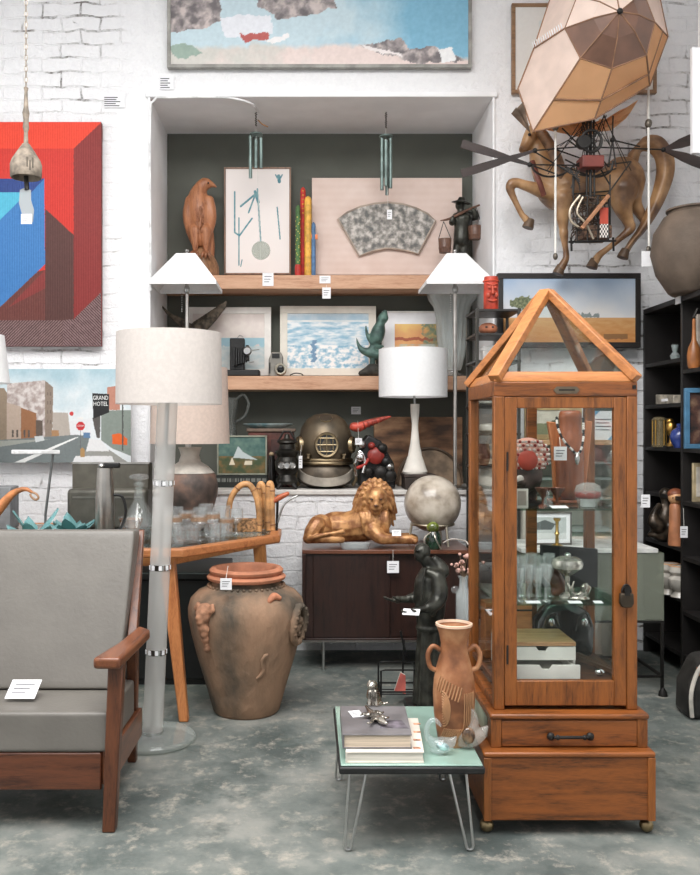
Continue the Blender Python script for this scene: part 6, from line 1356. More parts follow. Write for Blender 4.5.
picture('gilt_picture', 'small gilt-framed landscape seen through the upper left of the cabinet door', 'picture', 525, 582, 405, 439.6, 5.25, .03, M((186, 160, 116), .45, .3, var=.15), layers((196, 190, 176), [((120, 124, 96), [(520, 425), (590, 420), (590, 445), (520, 445)]), ((92, 96, 76), [(545, 424), (566, 415), (585, 425), (560, 430)])], 1, .2, 12, .2), .025, res=1.5)
t = thing('certificate', 'white card with a pale blue corner standing behind the upper right of the cabinet door', 'card', (X(603, 5.2), 5.2, pz_)); a, b, c, e_ = X(591, 5.2), X(616, 5.2), pz_, Z(411, 5.2); MB().box(a, b, 5.2, 5.206, c, e_).build('card', CARD, t)
MB().prism([(b - .05, c), (b, c), (b, c + .05)], 5.198, 5.2).build('blue_corner', M((112, 170, 206), .6), t); MB().prism([(a, e_), (a, e_ - .05), (a + .05, e_)][::1], 5.198, 5.2).build('blue_corner', M((112, 170, 206), .6), t)
mb = MB()
for k in range(4): mb.box(a + .025, b - .03 - .01 * (k % 2), 5.1975, 5.2, e_ - .05 - .02 * k, e_ - .046 - .02 * k)
mb.build('writing', INK, t)
# glass tank on black stand
def tank():
    x0, x1, y0, y1 = X(522, 4.6), X(664, 4.6), 4.6, 5.0; z0, z1 = Z(619, 4.6), Z(553, 4.6); t = thing('glass_tank', 'greenish glass tank on a black metal stand behind the display cabinet', 'tank', ((x0 + x1) / 2, 4.8, 0)); G_ = glass((242, 246, 240), .06, .36, (142, 146, 132))
    MB().box(x0, x1, y0, y0 + .008, z0, z1).build('front_pane', G_, t); MB().box(x1 - .008, x1, y0 + .008, y1, z0, z1).build('end_pane', G_, t); MB().box(x0, x0 + .008, y0 + .008, y1, z0, z1).build('end_pane', G_, t); MB().box(x0 + .008, x1 - .008, y1 - .008, y1, z0, z1).build('back_pane', G_, t); MB().box(x0, x1, y0, y1, z0 - .008, z0).build('bottom_pane', G_, t)
    MB().box(x0 - .005, x1 - .03, y0 - .005, y1 + .005, z1, z1 + .022).build('cover', M((206, 206, 202), .6), t, .003)
    for xx in (x0, x1 - .014):
        for yy in (y0, y1 - .014): MB().box(xx, xx + .014, yy, yy + .014, 0, z0 - .02).build('stand_leg', IRON, t)
    for zq in (z0 - .02, .09):
        mb = MB()
        mb.box(x0, x1, y0, y0 + .012, zq, zq + .012); mb.box(x0, x1, y1 - .012, y1, zq, zq + .012); mb.box(x0, x0 + .012, y0 + .012, y1 - .012, zq, zq + .012); mb.box(x1 - .012, x1, y0 + .012, y1 - .012, zq, zq + .012); mb.build('stand_rail', IRON, t)
    for xx in (x0, x1 - .014): MB().lathe([(0, 0), (.024, 0), (.02, .02), (.008, .04), (0, .04)], (xx + .007, y0 - .004, 0), 12).build('stand_foot', IRON, t)
    return z1 + .022
tz = tank()
def grey_photo(px, py):
    c = mixc((196, 200, 198), (176, 182, 180), fbm(px, py, .1) + .5)
    if inpoly(px, py, [(534, 524), (545, 520), (556, 524), (552, 530), (536, 530)]): c = (92, 98, 98)
    if py > 533: c = (210, 212, 210)
    return c
picture('grey_photograph', 'grey mounted photograph standing on the tank cover, seen through the cabinet', 'picture', 529, 572, 512, (HY - (tz - CH) * F / 4.75) - .3, 4.75, .008, M((90, 86, 80), .5), grey_photo, .015, mw=.02, res=1.5)
t = thing('brass_candlestick', 'slim brass candlestick standing in front of the grey photograph', 'candlestick', (X(557, 4.66), 4.66, tz)); MB().lathe([(0, 0), (.03, 0), (.032, .008), (.01, .02), (.008, .06), (.014, .07), (.008, .08), (.008, .13), (.018, .14), (.018, .15), (0, .15)], (X(557, 4.66), 4.66, tz), 20).build('stick', BRASS, t)
t = thing('arched_panel', 'dark green arch-topped panel peeking out behind the cabinet roof below the savanna painting', 'panel', (X(622, 5.3), 5.3, 0)); aw = .15; ac = X(620, 5.3); at_ = Z(352, 5.3) - aw
MB().prism([(ac - aw, 0), (ac + aw, 0)] + [(ac + aw * math.cos(PI * k / 16), at_ + aw * math.sin(PI * k / 16)) for k in range(17)], 5.48, 5.53).build('panel', M((72, 82, 76), .5, var=.1), t, .006)
MB().tube([(ac + aw * math.cos(PI * k / 16), 5.482, at_ + aw * math.sin(PI * k / 16)) for k in range(17)], .008, 8).build('piping', M((48, 54, 50), .5), t)

# ================================================================ INSIDE THE CABINET
def bust():
    d = 3.40; z = SH1; q = lambda x, y, dy=0.0: P(500 + x / 5.385, 400 + y / 5.385, d + dy); t = thing('necklace_bust', 'brown wooden necklace bust on the upper glass shelf of the cabinet', 'display bust', (X(570, d), d, z))
    W1 = wood((152, 86, 52), (108, 56, 34), 'z', .4); zt = q(0, 58).z
    MB().prism([(q(290, 0).x, z), (q(450, 0).x, z), (q(480, 0).x, q(0, 250).z), (q(492, 0).x, q(0, 115).z), (q(455, 0).x, q(0, 110).z), (q(450, 0).x, q(0, 180).z), (q(310, 0).x, q(0, 180).z), (q(300, 0).x, q(0, 120).z), (q(252, 0).x, q(0, 115).z), (q(275, 0).x, q(0, 250).z)], d - .015, d + .012).build('shoulder_board', wood((190, 118, 74), (146, 84, 50), 'z', .4), t, .004)
    mb = MB(); limb(mb, [(*q(375, 470, -.02), .05), (*q(375, 330, -.025), .052), (*q(377, 240, -.025), .048), (*q(378, 150, -.02), .040), (*q(378, 90, -.02), .042)], 5, 20)
    for v in mb.v: v.z = min(max(v.z, z), zt)
    mb.build('neck', W1, t, angle=70)
    MB().box(q(270, 0).x, q(480, 0).x, d - .06, d + .05, z, z + .012).build('base', W1, t, .003)
    nt = thing('bead_necklace', 'black and white bead necklace with a silver pendant hanging on the wooden bust', 'necklace', q(415, 300, -.085)); r_ = 0
    pts = spline([tuple(q(305, 95, -.06)), tuple(q(312, 150, -.075)), tuple(q(345, 220, -.085)), tuple(q(395, 275, -.085)), tuple(q(418, 290, -.085)), tuple(q(438, 262, -.085)), tuple(q(450, 190, -.075)), tuple(q(448, 100, -.06))], 8)
    wb_, bb_ = MB(), MB()
    for i, p in enumerate(pts): (wb_ if (i // 3) % 2 else bb_).ell(p, .0048, n=8)
    w1 = wb_.build('pale_beads', M((226, 220, 214), .4), nt); w1['kind'] = 'stuff'; w2 = bb_.build('dark_beads', BLACK, nt); w2['kind'] = 'stuff'
    MB().tube([Vector(p) + Vector((0, .006, 0)) for p in pts], .002, 6).build('cord', BLACK, nt)
    mb = MB(); limb(mb, [(*q(418, 290, -.088), .004), (*q(416, 312, -.09), .009), (*q(415, 332, -.09), .008), (*q(417, 346, -.09), .003)], 3, 10); mb.build('pendant', STEEL, nt)
    tagcard('price_tag', 'white price tag hanging from the bead necklace in the cabinet', q(325, 288, -.10), .047, .05, q(320, 200, -.088))
bust()
def maskstand():
    d = 3.28; z = SH1; q = lambda x, y, dy=0.0: P(500 + x / 5.385, 400 + y / 5.385, d + dy); x = X(527, d); t = thing('beaded_mask', 'dark mask with a red and white beaded headdress on the upper cabinet shelf', 'mask', (x, d, z))
    MB().ell(q(150, 300), (.076, .062, .066), n=28).build('headdress', M((196, 146, 130), .7, var=.3, scale=20), t)
    mb = MB(); mr = MB()
    for j in range(7):
        el = -.7 + j * .26
        for k in range(14):
            a = -PI / 2 + (k - 6.5) * .22 + .11 * (j % 2); p = q(150, 300) + Vector((.077 * math.cos(el) * math.cos(a), .063 * math.cos(el) * math.sin(a), .067 * math.sin(el))); (mb if (j + k) % 3 else mr).ell(p, .0055, n=6)
    b1 = mb.build('pale_beads', M((228, 214, 206), .5), t); b2 = mr.build('red_beads', M((150, 44, 36), .5), t); b1['kind'] = 'stuff'; b2['kind'] = 'stuff'
    MB().lathe([(.02, -.004), (.036, 0), (.03, .006), (.01, .008), (0, .008)], q(150, 325, -.062), 20, R=Euler((PI / 2, 0, 0)).to_matrix()).build('red_disc', M((176, 66, 48), .5), t)
    mb = MB(); limb(mb, [(*q(150, 370), .05), (*q(155, 420, -.01), .048), (*q(130, 455, -.02), .035)], 4, 14); mb.ell(q(108, 440, -.05), (.02, .02, .016)); limb(mb, [(*q(170, 440, .0), .036), (*q(172, 490, .0), .022), (*q(172, 540), .014)], 3, 10)
    organic(mb, 'face', M((62, 46, 40), .5, var=.3, scale=20), t, .006, 2)
    MB().ell(q(108, 425, -.062), (.014, .006, .014), n=12).build('pale_eye', M((216, 206, 196), .4), t); MB().lathe([(0, 0), (.045, 0), (.045, .012), (.012, .018), (0, .018)], (q(172, 0).x, d, z), 24).build('stand', IRON, t)
maskstand()
CUPC = M((116, 72, 56), .3, .3, var=.2)
for i, (px_, lb) in enumerate(((543, 'small dark funnel-shaped goblet nearer the beaded mask'), (557, 'small dark funnel-shaped goblet in front of the necklace bust'))):
    d = 3.2; x = X(px_, d); t = thing('goblet', lb, 'goblet', (x, d, SH1), 'funnel goblets on the cabinet shelf'); MB().lathe([(0, 0), (.018, 0), (.016, .006), (.005, .012), (.005, .03), (.012, .042), (.029, .068), (.026, .068), (.008, .044), (0, .04)], (x, d, SH1), 22).build('cup', CUPC, t)
for i, (px_, h_, c, lb) in enumerate(((548, .045, (196, 200, 198), 'small clear bottle between the two dark goblets'), (522, .055, (224, 220, 214), 'small white framed card at the left end of the upper cabinet shelf'))):
    d = 3.17; x = X(px_, d)
    if i == 0: t = thing('scent_bottle', lb, 'bottle', (x, d, SH1)); MB().lathe([(0, 0), (.014, 0), (.016, .006), (.015, .026), (.006, .034), (.006, .042), (.01, .046), (0, .047)], (x, d, SH1), 18).build('bottle', CLEAR, t); MB().ell((x, d, SH1 + .052), .008, n=10).build('stopper', CLEAR, t)
    else: t = thing('card_frame', lb, 'frame', (x, d, SH1)); MB().box(x - .022, x + .022, d, d + .006, SH1, SH1 + .066).build('frame', M((206, 200, 190), .5), t); MB().box(x - .015, x + .015, d - .001, d, SH1 + .008, SH1 + .058).build('card', M((150, 138, 128), .6), t)
d = 3.2; x = X(588, d); t = thing('trinket_jar', 'rounded clear glass jar with a red band at the right of the upper cabinet shelf', 'jar', (x, d, SH1)); MB().lathe([(0, 0), (.03, 0), (.034, .01), (.042, .035), (.046, .055), (.04, .075), (.02, .085), (0, .087)], (x, d, SH1), 28, flute=9, fl=.05).build('body', glass((246, 250, 249), .05, .3, (206, 202, 196)), t); MB().lathe([(.0375, .030), (.044, .036), (.046, .048), (.0435, .054), (.038, .05)], (x, d, SH1), 28).build('red_band', M((146, 62, 52), .4), t); MB().lathe([(0, .002), (.026, .002), (.026, .03), (0, .03)], (x, d, SH1), 20).build('white_label', CARD, t)
t = thing('paper_slip', 'little white paper slip lying before the goblets in the cabinet', 'paper', (X(558, 3.16), 3.16, SH1)); MB().rbox((X(559, 3.155), 3.155, SH1 + .004), (.06, .03, .001), (.2, 0, .1)).build('paper', CARD, t)
# lower shelf
d = 3.45; t = thing('jewellery_board', 'black velvet display board with a small silver label on the lower cabinet shelf', 'display board', (X(570, d), d, SH2)); MB().prism([(X(541, d), SH2), (X(598, d), SH2), (X(598, d), Z(549, d)), (X(541, d), Z(545, d))], d, d + .02).build('board', M((20, 20, 21), .7, var=.15), t, .003); MB().box(X(564, d), X(575, d), d - .002, d, Z(560, d), Z(557.5, d)).build('label', STEEL, t)
d = 3.25; x = X(567.5, d); t = thing('compote', 'oval silver footed bowl before the black board on the lower cabinet shelf', 'bowl', (x, d, SH2)); MB().lathe([(0, 0), (.03, 0), (.028, .008), (.008, .02), (.009, .075), (.03, .09), (.052, .105), (.056, .12), (.05, .135), (.03, .145), (0, .148)], (x, d, SH2), 30, flute=12, fl=.03).build('bowl', M((206, 200, 190), .25, .7, var=.25, scale=30), t); MB().ell((x, d, SH2 + .152), (.012, .012, .008), n=10).build('knob', STEEL, t)
d = 3.3; mb = MB(); x = X(556, d); t = thing('brown_figure', 'glossy brown curled ceramic shape beside the oval silver bowl', 'ornament', (x, d, SH2)); limb(mb, [(x - .045, d, SH2 + .10, .014), (x - .03, d, SH2 + .085, .025), (x - .005, d, SH2 + .06, .03), (x + .012, d, SH2 + .03, .026), (x, d, SH2 + .012, .02)], 5, 12); organic(mb, 'body', M((112, 68, 48), .25, var=.25, coat=.5), t, .004, 2)
d = 3.18; t = thing('silver_birds', 'pair of joined silver bird shapes at the front of the lower cabinet shelf', 'figurine', (X(579, d), d, SH2)); mb = MB(); X0 = X(579, d)
limb(mb, [(X0 - .04, d, SH2 + .062, .004), (X0 - .03, d, SH2 + .04, .008), (X0 - .018, d, SH2 + .02, .012), (X0, d, SH2 + .018, .014), (X0 + .02, d, SH2 + .028, .016), (X0 + .034, d, SH2 + .045, .01)], 4, 10); limb(mb, [(X0 - .02, d, SH2 + .02, .008), (X0 - .026, d - .01, SH2 + .05, .005), (X0 - .02, d - .01, SH2 + .07, .003)], 3, 8); limb(mb, [(X0 + .02, d, SH2 + .03, .01), (X0 + .012, d - .01, SH2 + .05, .012), (X0 + .026, d, SH2 + .058, .006)], 3, 8); mb.ell((X0, d, SH2 + .008), (.04, .02, .008))
organic(mb, 'body', SILV, t, .0035, 1)
for (lb, px_, w_) in (('white paper slip at the left of the lower cabinet shelf edge', 533, .05), ('white paper slip in the middle of the lower cabinet shelf edge', 575, .045), ('white paper slip at the right of the lower cabinet shelf edge', 598, .03)):
    x = X(px_, 3.14); t = thing('paper_slip', lb, 'paper', (x, 3.14, SH2)); MB().rbox((x, 3.14, SH2 + .003), (w_, .026, .001), (.15, 0, 0)).build('paper', CARD, t)
CRY = glass((253, 254, 254), .01, .12, (244, 246, 246), ior=1.8); k = 0
names = ['first from the door stile, front row', 'second from the door stile, front row', 'third from the door stile, front row', 'fourth and innermost, front row', 'behind the first, against the left pane', 'behind the second', 'behind the third', 'innermost of the back row']
for row in range(2):
    for j in range(4):
        d = 3.17 + row * .10; px_ = 519 + j * 9.0 + row * 3; x = X(px_, d); h_ = .12 + .025 * row + .01 * (j % 2); r = .021
        t = thing('crystal_glass', 'cut crystal stem glass on the lower cabinet shelf, ' + names[k], 'glass', (x, d, SH2), 'crystal stem glasses in the cabinet'); k += 1
        MB().lathe([(0, 0), (r * .8, 0), (r * .7, .004), (.005, .010), (.005, h_ * .4), (r * .6, h_ * .48), (r * .95, h_ * .7), (r, h_), (r * .9, h_), (r * .8, h_ * .7), (0, h_ * .5)], (x, d, SH2), 20, flute=8, fl=.07).build('bowl', CRY, t)
# bottom of the cabinet
CF = .482
t = thing('drawer_chest', 'white two-drawer desk chest with a wooden top at the cabinet bottom', 'drawers', (.84, 3.3, CF)); xa, xb = .70, .955; WD = M((226, 222, 216), .5, var=.03)
MB().box(xa, xb, 3.20, 3.42, CF + .1035, CF + .118).build('top', wood((196, 152, 110), (160, 114, 76), 'x'), t, .002)
mb = MB(); mb.box(xa, xa + .008, 3.21, 3.42, CF, CF + .1035); mb.box(xb - .008, xb, 3.21, 3.42, CF, CF + .1035); mb.box(xa + .008, xb - .008, 3.412, 3.42, CF, CF + .1035); mb.build('case', WD, t)
def drw(y0, z0, z1):
    mb = MB(); mb.prism([(xa + .002, z0), (xb - .002, z0), (xb - .002, z1), ((xa + xb) / 2 + .03, z1), ((xa + xb) / 2 + .02, z1 - .014), ((xa + xb) / 2 - .005, z1 - .014), ((xa + xb) / 2 - .015, z1), (xa + .002, z1)], y0, y0 + .01)
    mb.box(xa + .012, xa + .018, y0 + .01, 3.40, z0 + .004, z1 - .008); mb.box(xb - .018, xb - .012, y0 + .01, 3.40, z0 + .004, z1 - .008); mb.box(xa + .018, xb - .018, y0 + .01, 3.40, z0 + .004, z0 + .012); mb.build('drawer', WD, t)
drw(3.198, CF + .055, CF + .101); drw(3.145, CF + .003, CF + .050)
t = thing('orange_box', 'orange wooden box standing behind the white desk chest', 'box', (.76, 3.49, CF)); MB().box(.68, .86, 3.44, 3.53, CF, CF + .21).build('box', wood((190, 122, 70), (150, 88, 46), 'x'), t, .003); MB().box(.68, .86, 3.437, 3.44, CF + .18, CF + .186).build('lid_line', IRON, t)
t = thing('handbag', 'shiny black handbag with silver clasps in the bottom of the cabinet', 'bag', (1.01, 3.42, CF)); mb = MB(); mb.prism([(.875, CF), (1.095, CF), (1.10, CF + .11), (1.075, CF + .18), (1.0, CF + .215), (.92, CF + .21), (.875, CF + .14)], 3.43, 3.525); mb.build('body', M((20, 20, 21), .2, var=.2, coat=.5), t, .03, seg=3)
for xx in (.93, 1.05): MB().tube(spline([(xx - .03, 3.42, CF + .11), (xx - .02, 3.405, CF + .165), (xx + .005, 3.40, CF + .18), (xx + .025, 3.405, CF + .13)], 5), .006, 8).build('handle', M((30, 30, 30), .2, coat=.5), t)
for xx in (.93, 1.055): MB().ell((xx, 3.425, CF + .14), (.012, .006, .016), n=10).build('clasp', CHROME, t)
t = thing('folded_tripod', 'dark wooden tripod folded across the cabinet floor at the right', 'tripod', (1.03, 3.28, CF)); mb = MB(); mb.bar((.99, 3.38, CF + .03), (1.085, 3.20, CF + .014), .016, .016); mb.bar((1.01, 3.38, CF + .03), (1.10, 3.22, CF + .014), .016, .016); mb.build('legs', wood((92, 62, 44), (56, 38, 28), 'y'), t); MB().ell((1.035, 3.19, CF + .014), (.018, .014, .013), n=12).build('head', CHROME, t)
# ================================================================ BOOKCASE ALONG THE RIGHT WALL
BXF = 2.06; BTZ = 2.085; DKW = M((34, 31, 30), .5, var=.15, scale=8)
BY_ = [5.53, 4.98, 4.44]
bs = [1.75, 1.50, 1.25, .98, .70, .42, .12]
def bookcase():
    t = thing('bookcase', 'tall black bookcase against the right wall with two open bays of curios', 'bookcase', (2.26, 4.98, 0))
    MB().box(BXF, XR - .002, BY_[2] - .02, BY_[0], BTZ - .03, BTZ).build('top', DKW, t, .003); MB().box(XR - .015, XR - .002, BY_[2], BY_[0] - .02, 0, BTZ - .03).build('back_panel', DKW, t)
    for y in BY_: MB().box(BXF, XR - .015, y - .02, y, 0, BTZ - .03).build('upright', DKW, t, .002)
    for k in range(2):
        for z in (bs if k == 0 else [1.68, 1.25, .96, .66, .36, .12]): MB().box(BXF + .005, XR - .016, BY_[k + 1], BY_[k] - .02, z - .022, z).build('shelf_board', DKW, t, .002)
bookcase()
def on(px, z, y): return Vector((X(px, y), y, z))
def lath(nm, lb, cat, px_, y, z, prof, mat, part='body', group=None, n=24, extra=None):
    x = X(px_, y); t = thing(nm, lb, cat, (x, y, z), group); MB().lathe(prof, (x, y, z), n).build(part, mat, t); return t, x
t, x = lath('small_vase', 'little clear glass on the shelf nearest the bookcase top', 'vase', 675, 5.12, 1.75, [(0, 0), (.022, 0), (.028, .02), (.012, .04), (.02, .08), (.016, .08), (.008, .04), (0, .03)], glass((222, 232, 230), .05, .35, (196, 204, 204)), 'bowl'); MB().lathe([(.016, .078), (.021, .082), (.016, .086)], (x, 5.12, 1.75), 20).build('rim', CLEAR, t)
t = thing('silver_tray', 'pale silver box lying on the bookcase shelf level with the cabinet eaves', 'box', (X(668, 5.2), 5.2, 1.50)); MB().hexa([(2.07, 5.1, 1.50), (2.22, 5.1, 1.50), (2.22, 5.36, 1.50), (2.07, 5.36, 1.50)], [(2.07, 5.1, 1.545), (2.22, 5.1, 1.545), (2.22, 5.36, 1.56), (2.07, 5.36, 1.56)]).build('box', M((196, 186, 170), .4, .4, var=.2, scale=20), t, .004); MB().box(2.065, 2.07, 5.18, 5.26, 1.515, 1.53).build('label', CARD, t)
GLD = metal((186, 146, 78), .35)
t, x = lath('lantern', 'clear glass lantern with gilt uprights on the second bookcase shelf', 'lantern', 659.5, 5.32, 1.25, [(0, 0), (.042, 0), (.044, .012), (.036, .02), (.036, .15), (.044, .16), (.03, .175), (0, .178)], glass((226, 222, 206), .05, .3, (176, 160, 126)), 'chimney')
for k in range(5): a = 2 * PI * k / 5; MB().tube([(x + .04 * math.cos(a), 5.32 + .04 * math.sin(a), 1.26), (x + .04 * math.cos(a), 5.32 + .04 * math.sin(a), 1.41)], .004, 6).build('upright', GLD, t)
t, x = lath('gilt_trophy', 'gilt trophy figure on a stem beside the glass lantern', 'trophy', 671, 5.16, 1.25, [(0, 0), (.03, 0), (.03, .012), (.012, .03), (.008, .06), (.02, .075), (.03, .10), (.028, .13), (.022, .14), (0, .13)], GLD, 'cup'); MB().ell((x - .006, 5.16, 1.25 + .15), (.022, .02, .018), n=12).build('finial', GLD, t); MB().box(x - .035, x + .035, 5.13, 5.19, 1.25, 1.258).build('base', BLACK, t)
t, x = lath('blue_vase', 'round cobalt blue vase just left of the bookcase divider', 'vase', 680, 5.06, 1.25, [(0, 0), (.03, 0), (.05, .035), (.055, .065), (.045, .095), (.018, .115), (.02, .13), (.014, .13), (0, .11)], M((44, 66, 140), .25, var=.2, coat=.5)); MB().lathe([(.014, .128), (.021, .131), (.014, .135)], (x, 5.06, 1.25), 20).build('rim', M((60, 84, 160), .25), t)
t = thing('framed_picture', 'blue framed picture standing in the near bay of the bookcase', 'frame', (X(692, 4.86), 4.86, 1.25)); a, b, z1_ = X(685.5, 4.86), X(706, 4.86), Z(388, 4.86); BLU = M((84, 132, 166), .5, var=.1)
for (x0, x1, z0, z1) in ((a, b, 1.25, 1.275), (a, b, z1_ - .025, z1_), (a, a + .025, 1.275, z1_ - .025), (b - .025, b, 1.275, z1_ - .025)): MB().box(x0, x1, 4.86, 4.885, z0, z1).build('frame_rail', BLU, t, .002)
MB().box(a + .025, b - .025, 4.87, 4.88, 1.275, z1_ - .025).build('picture', M((90, 62, 54), .5, c2=(46, 42, 42), c3=(140, 112, 92), scale=14), t)
y = 4.84; t = thing('wooden_bottle', 'slim-necked orange wooden bottle on the upper shelf of the near bookcase bay', 'bottle', (X(694, y), y, 1.68)); MB().lathe([(0, 0), (.028, 0), (.034, .02), (.036, .07), (.03, .11), (.012, .15), (.009, .20), (.009, .26), (0, .27)], (X(694, y), y, 1.68), 24).build('body', M((166, 104, 58), .35, var=.15), t); MB().tube([(X(694, y) - .004, y, 1.95), (X(694, y) + .02, y, 2.0)], .008, 8).build('stopper', IRON, t)
t = thing('framed_picture', 'pale bordered frame behind the orange wooden bottle', 'frame', (X(702, 4.9), 4.93, 1.68)); MB().box(X(697, 4.92), X(718, 4.92), 4.92, 4.94, 1.68, 1.98).build('frame', M((186, 176, 164), .5), t, .003); MB().box(X(700, 4.92), X(715, 4.92), 4.916, 4.92, 1.71, 1.95).build('picture', M((66, 60, 56), .6), t)
t = thing('framed_picture', 'pale gilt picture frame on a lower shelf of the near bookcase bay', 'frame', (X(700, 4.9), 4.9, .96)); MB().box(X(693, 4.9), X(716, 4.9), 4.9, 4.92, .96, Z(463, 4.9)).build('frame', M((196, 178, 142), .45, .2), t, .004); MB().box(X(696, 4.9), X(713, 4.9), 4.896, 4.9, .99, Z(467, 4.9)).build('picture', M((216, 208, 194), .6, var=.1), t)
y = 5.1; t = thing('wooden_doll', 'turned pale wooden doll with a round painted head on the right-hand bookcase shelf', 'doll', (X(676, y), y, .70)); x = X(676, y); MB().lathe([(0, 0), (.042, 0), (.044, .01), (.038, .10), (.036, .22), (.03, .235), (0, .235)], (x, y, .70), 26).build('body', M((186, 124, 88), .4, var=.12, scale=8), t); MB().ell((x, y, .70 + .27), (.043, .043, .042), n=22).build('head', M((206, 156, 112), .4), t); MB().ell((x, y + .006, .70 + .288), (.045, .043, .034), n=22).build('hair', M((126, 70, 46), .5), t)
mb = MB()
for s in (-1, 1): mb.ell((x - .02 + s * .013, y - .038, .97), .004, n=6)
mb.build('eyes', BLACK, t)
y = 5.28; Q5 = lambda px, py, dy=0.0: P(600 + px / 3.65, 460 + py / 3.65, y + dy); t = thing('dark_carving', 'dark bronze seated carving beside the pale wooden doll', 'carving', (X(663, y), y, .70)); mb = MB(); limb(mb, [(*Q5(230, 262), .07), (*Q5(232, 230), .075), (*Q5(240, 200), .05), (*Q5(245, 165), .035), (*Q5(240, 135), .03)], 4, 14); mb.ell(Q5(238, 125), (.035, .035, .04)); limb(mb, [(*Q5(215, 240, -.05), .04), (*Q5(195, 225, -.05), .035), (*Q5(200, 190, -.04), .02), (*Q5(215, 165, -.02), .015)], 4, 10); limb(mb, [(*Q5(255, 245, -.05), .04), (*Q5(268, 215, -.04), .025), (*Q5(262, 150, -.02), .014), (*Q5(255, 110), .01)], 4, 10); mb.ell(Q5(235, 272), (.10, .06, .03))
for v in mb.v: v.z = max(v.z, .70)
organic(mb, 'body', M((70, 60, 50), .35, .4, var=.35, scale=25), t, .0075, 1)
for i, (px_, y, lb, c) in enumerate(((669, 5.15, 'white ceramic cup stack at the lower bookcase shelf, nearer the tank', (196, 190, 180)), (680, 5.05, 'white ceramic pot on the lower bookcase shelf, nearer the divider', (206, 200, 190)))):
    t, x = lath('ceramic_pot', lb, 'pot', px_, y, .42, [(0, 0), (.05, 0), (.03, .03), (.06, .06), (.064, .10), (.04, .12), (.06, .14), (.06, .17), (.05, .17), (0, .13)], M(c, .3, coat=.5)); MB().lathe([(.05, .168), (.061, .171), (.05, .175)], (x, y, .42), 22).build('rim', M((206, 160, 120), .4), t)
tagcard('price_tag', 'white tag on a string hanging from the near bookcase upright', P(689.5, 532, 4.90) + Vector((-.03, 0, 0)), .04, .062, P(689, 508, 4.90) + Vector((-.03, 0, 0)))
tagcard('price_tag', 'white tag on the pale shelf edge between the cabinet and the bookcase', P(645.5, 501, 4.9), .048, .07)
y = 4.22; x = X(699, y); t = thing('shoulder_bag', 'dark bag with a white strap standing on the floor at the right edge', 'bag', (x, y, 0)); MB().prism([(x - .055, 0), (x + .2, 0), (x + .2, .24), (x + .12, .30), (x + .01, .28), (x - .05, .16)], y - .02, y + .16).build('body', M((44, 42, 40), .5, var=.3), t, .03, seg=3); mb = MB(); mb.tube(spline([(x - .045, y - .03, .02), (x - .05, y - .035, .14), (x - .01, y - .035, .25), (x + .06, y - .03, .29)], 5), .010, 8); mb.build('strap', M((206, 200, 190), .6), t)
MB().box(x - .02, x + .08, y - .025, y - .019, .21, .25).build('patch', M((150, 96, 66), .6), t)
# pots on top of the bookcase
POT = M((104, 90, 78), .75, var=.12, scale=7, bump=.2)
def bigpot(lb, cx_, y, r, h, m_):
    t = thing('storage_pot', lb, 'pot', (cx_, y, BTZ), 'brown pots on the bookcase'); MB().lathe([(0, 0), (r * .55, 0), (r * .62, h * .03), (r * .88, h * .25), (r, h * .5), (r * .93, h * .74), (r * .72, h * .92), (r * .6, h * .96), (r * .62, h), (r * .54, h), (r * .5, h * .93), (0, h * .3)], (cx_, y, BTZ), 44).build('body', m_, t); MB().lathe([(r * .56, h * .985), (r * .66, h * .99), (r * .66, h * 1.01), (r * .56, h * 1.01)], (cx_, y, BTZ), 44).build('rim', m_, t)
bigpot('large round brown pot on top of the bookcase, its left side beside the horse tail', 2.125, 4.92, .24, .46, POT); bigpot('darker brown pot on the bookcase top at the very right edge of the view', 2.245, 4.46, .22, .46, M((78, 66, 56), .7, var=.12, scale=7, bump=.2))
t = thing('paper_roll', 'white paper scrap tucked over the bookcase top edge below the brown pot', 'paper', (X(672, 4.98), 4.98, BTZ)); MB().box(BXF - .012, BXF - .004, 4.96, 5.02, BTZ - .04, BTZ + .05).build('paper', CARD, t)

# ================================================================ BELL, LAMP AT THE LEFT, HANGING PANEL
d = 4.6; x = X(26, d)
t = thing('wind_bell', 'cast ceramic wind bell on a chain in front of the red geometric canvas', 'wind bell', (x, d, Z(222, d))); z_ = lambda py: Z(py, d)
mb = MB(); zt = z_(88); n_ = int((CEIL - zt) / .028)
for k in range(n_):
    zc = zt + .014 + k * .028; a = 0 if k % 2 else PI / 2
    mb.tube([(x + .007 * math.cos(q) * math.cos(a), d + .007 * math.cos(q) * math.sin(a), zc + .018 * math.sin(q)) for q in [2 * PI * j / 8 for j in range(8)]], .0022, 5, closed=True)
c_ = mb.build('chain', metal((170, 160, 148), .4), t); c_['kind'] = 'stuff'
CER = M((150, 138, 124), .7, var=.2, scale=20, bump=.2)
MB().lathe([(0, z_(146)), (.012, z_(145)), (.010, z_(132)), (.016, z_(128)), (.013, z_(120)), (.018, z_(113)), (.012, z_(108)), (.008, z_(92)), (.012, z_(88)), (0, z_(86))], (x, d, 0), 16).build('hanger', CER, t)
MB().lathe([(.074, z_(178)), (.078, z_(177)), (.079, z_(165)), (.070, z_(160)), (.045, z_(152)), (.018, z_(144)), (.014, z_(145)), (.04, z_(154)), (.064, z_(162)), (.071, z_(166)), (.072, z_(178))], (x, d, 0), 36).build('bell', CER, t)
mb = MB()
for k in range(3): mb.rbox((x + .028 + .012 * k, d - .072 + .006 * k, z_(166 + (k % 2) * 3)), (.008, .004, .05), (0, 0, .5))
mb.build('impressed_marks', M((96, 88, 78), .8), t)
MB().tube([(x, d, z_(176)), (x + .005, d, z_(190))], .012, 8).build('clapper', IRON, t)
mb = MB(); pf = [(20, 190), (24, 188), (31, 190), (31, 200), (34, 210), (33, 222), (27, 224), (22, 214), (19, 203)]
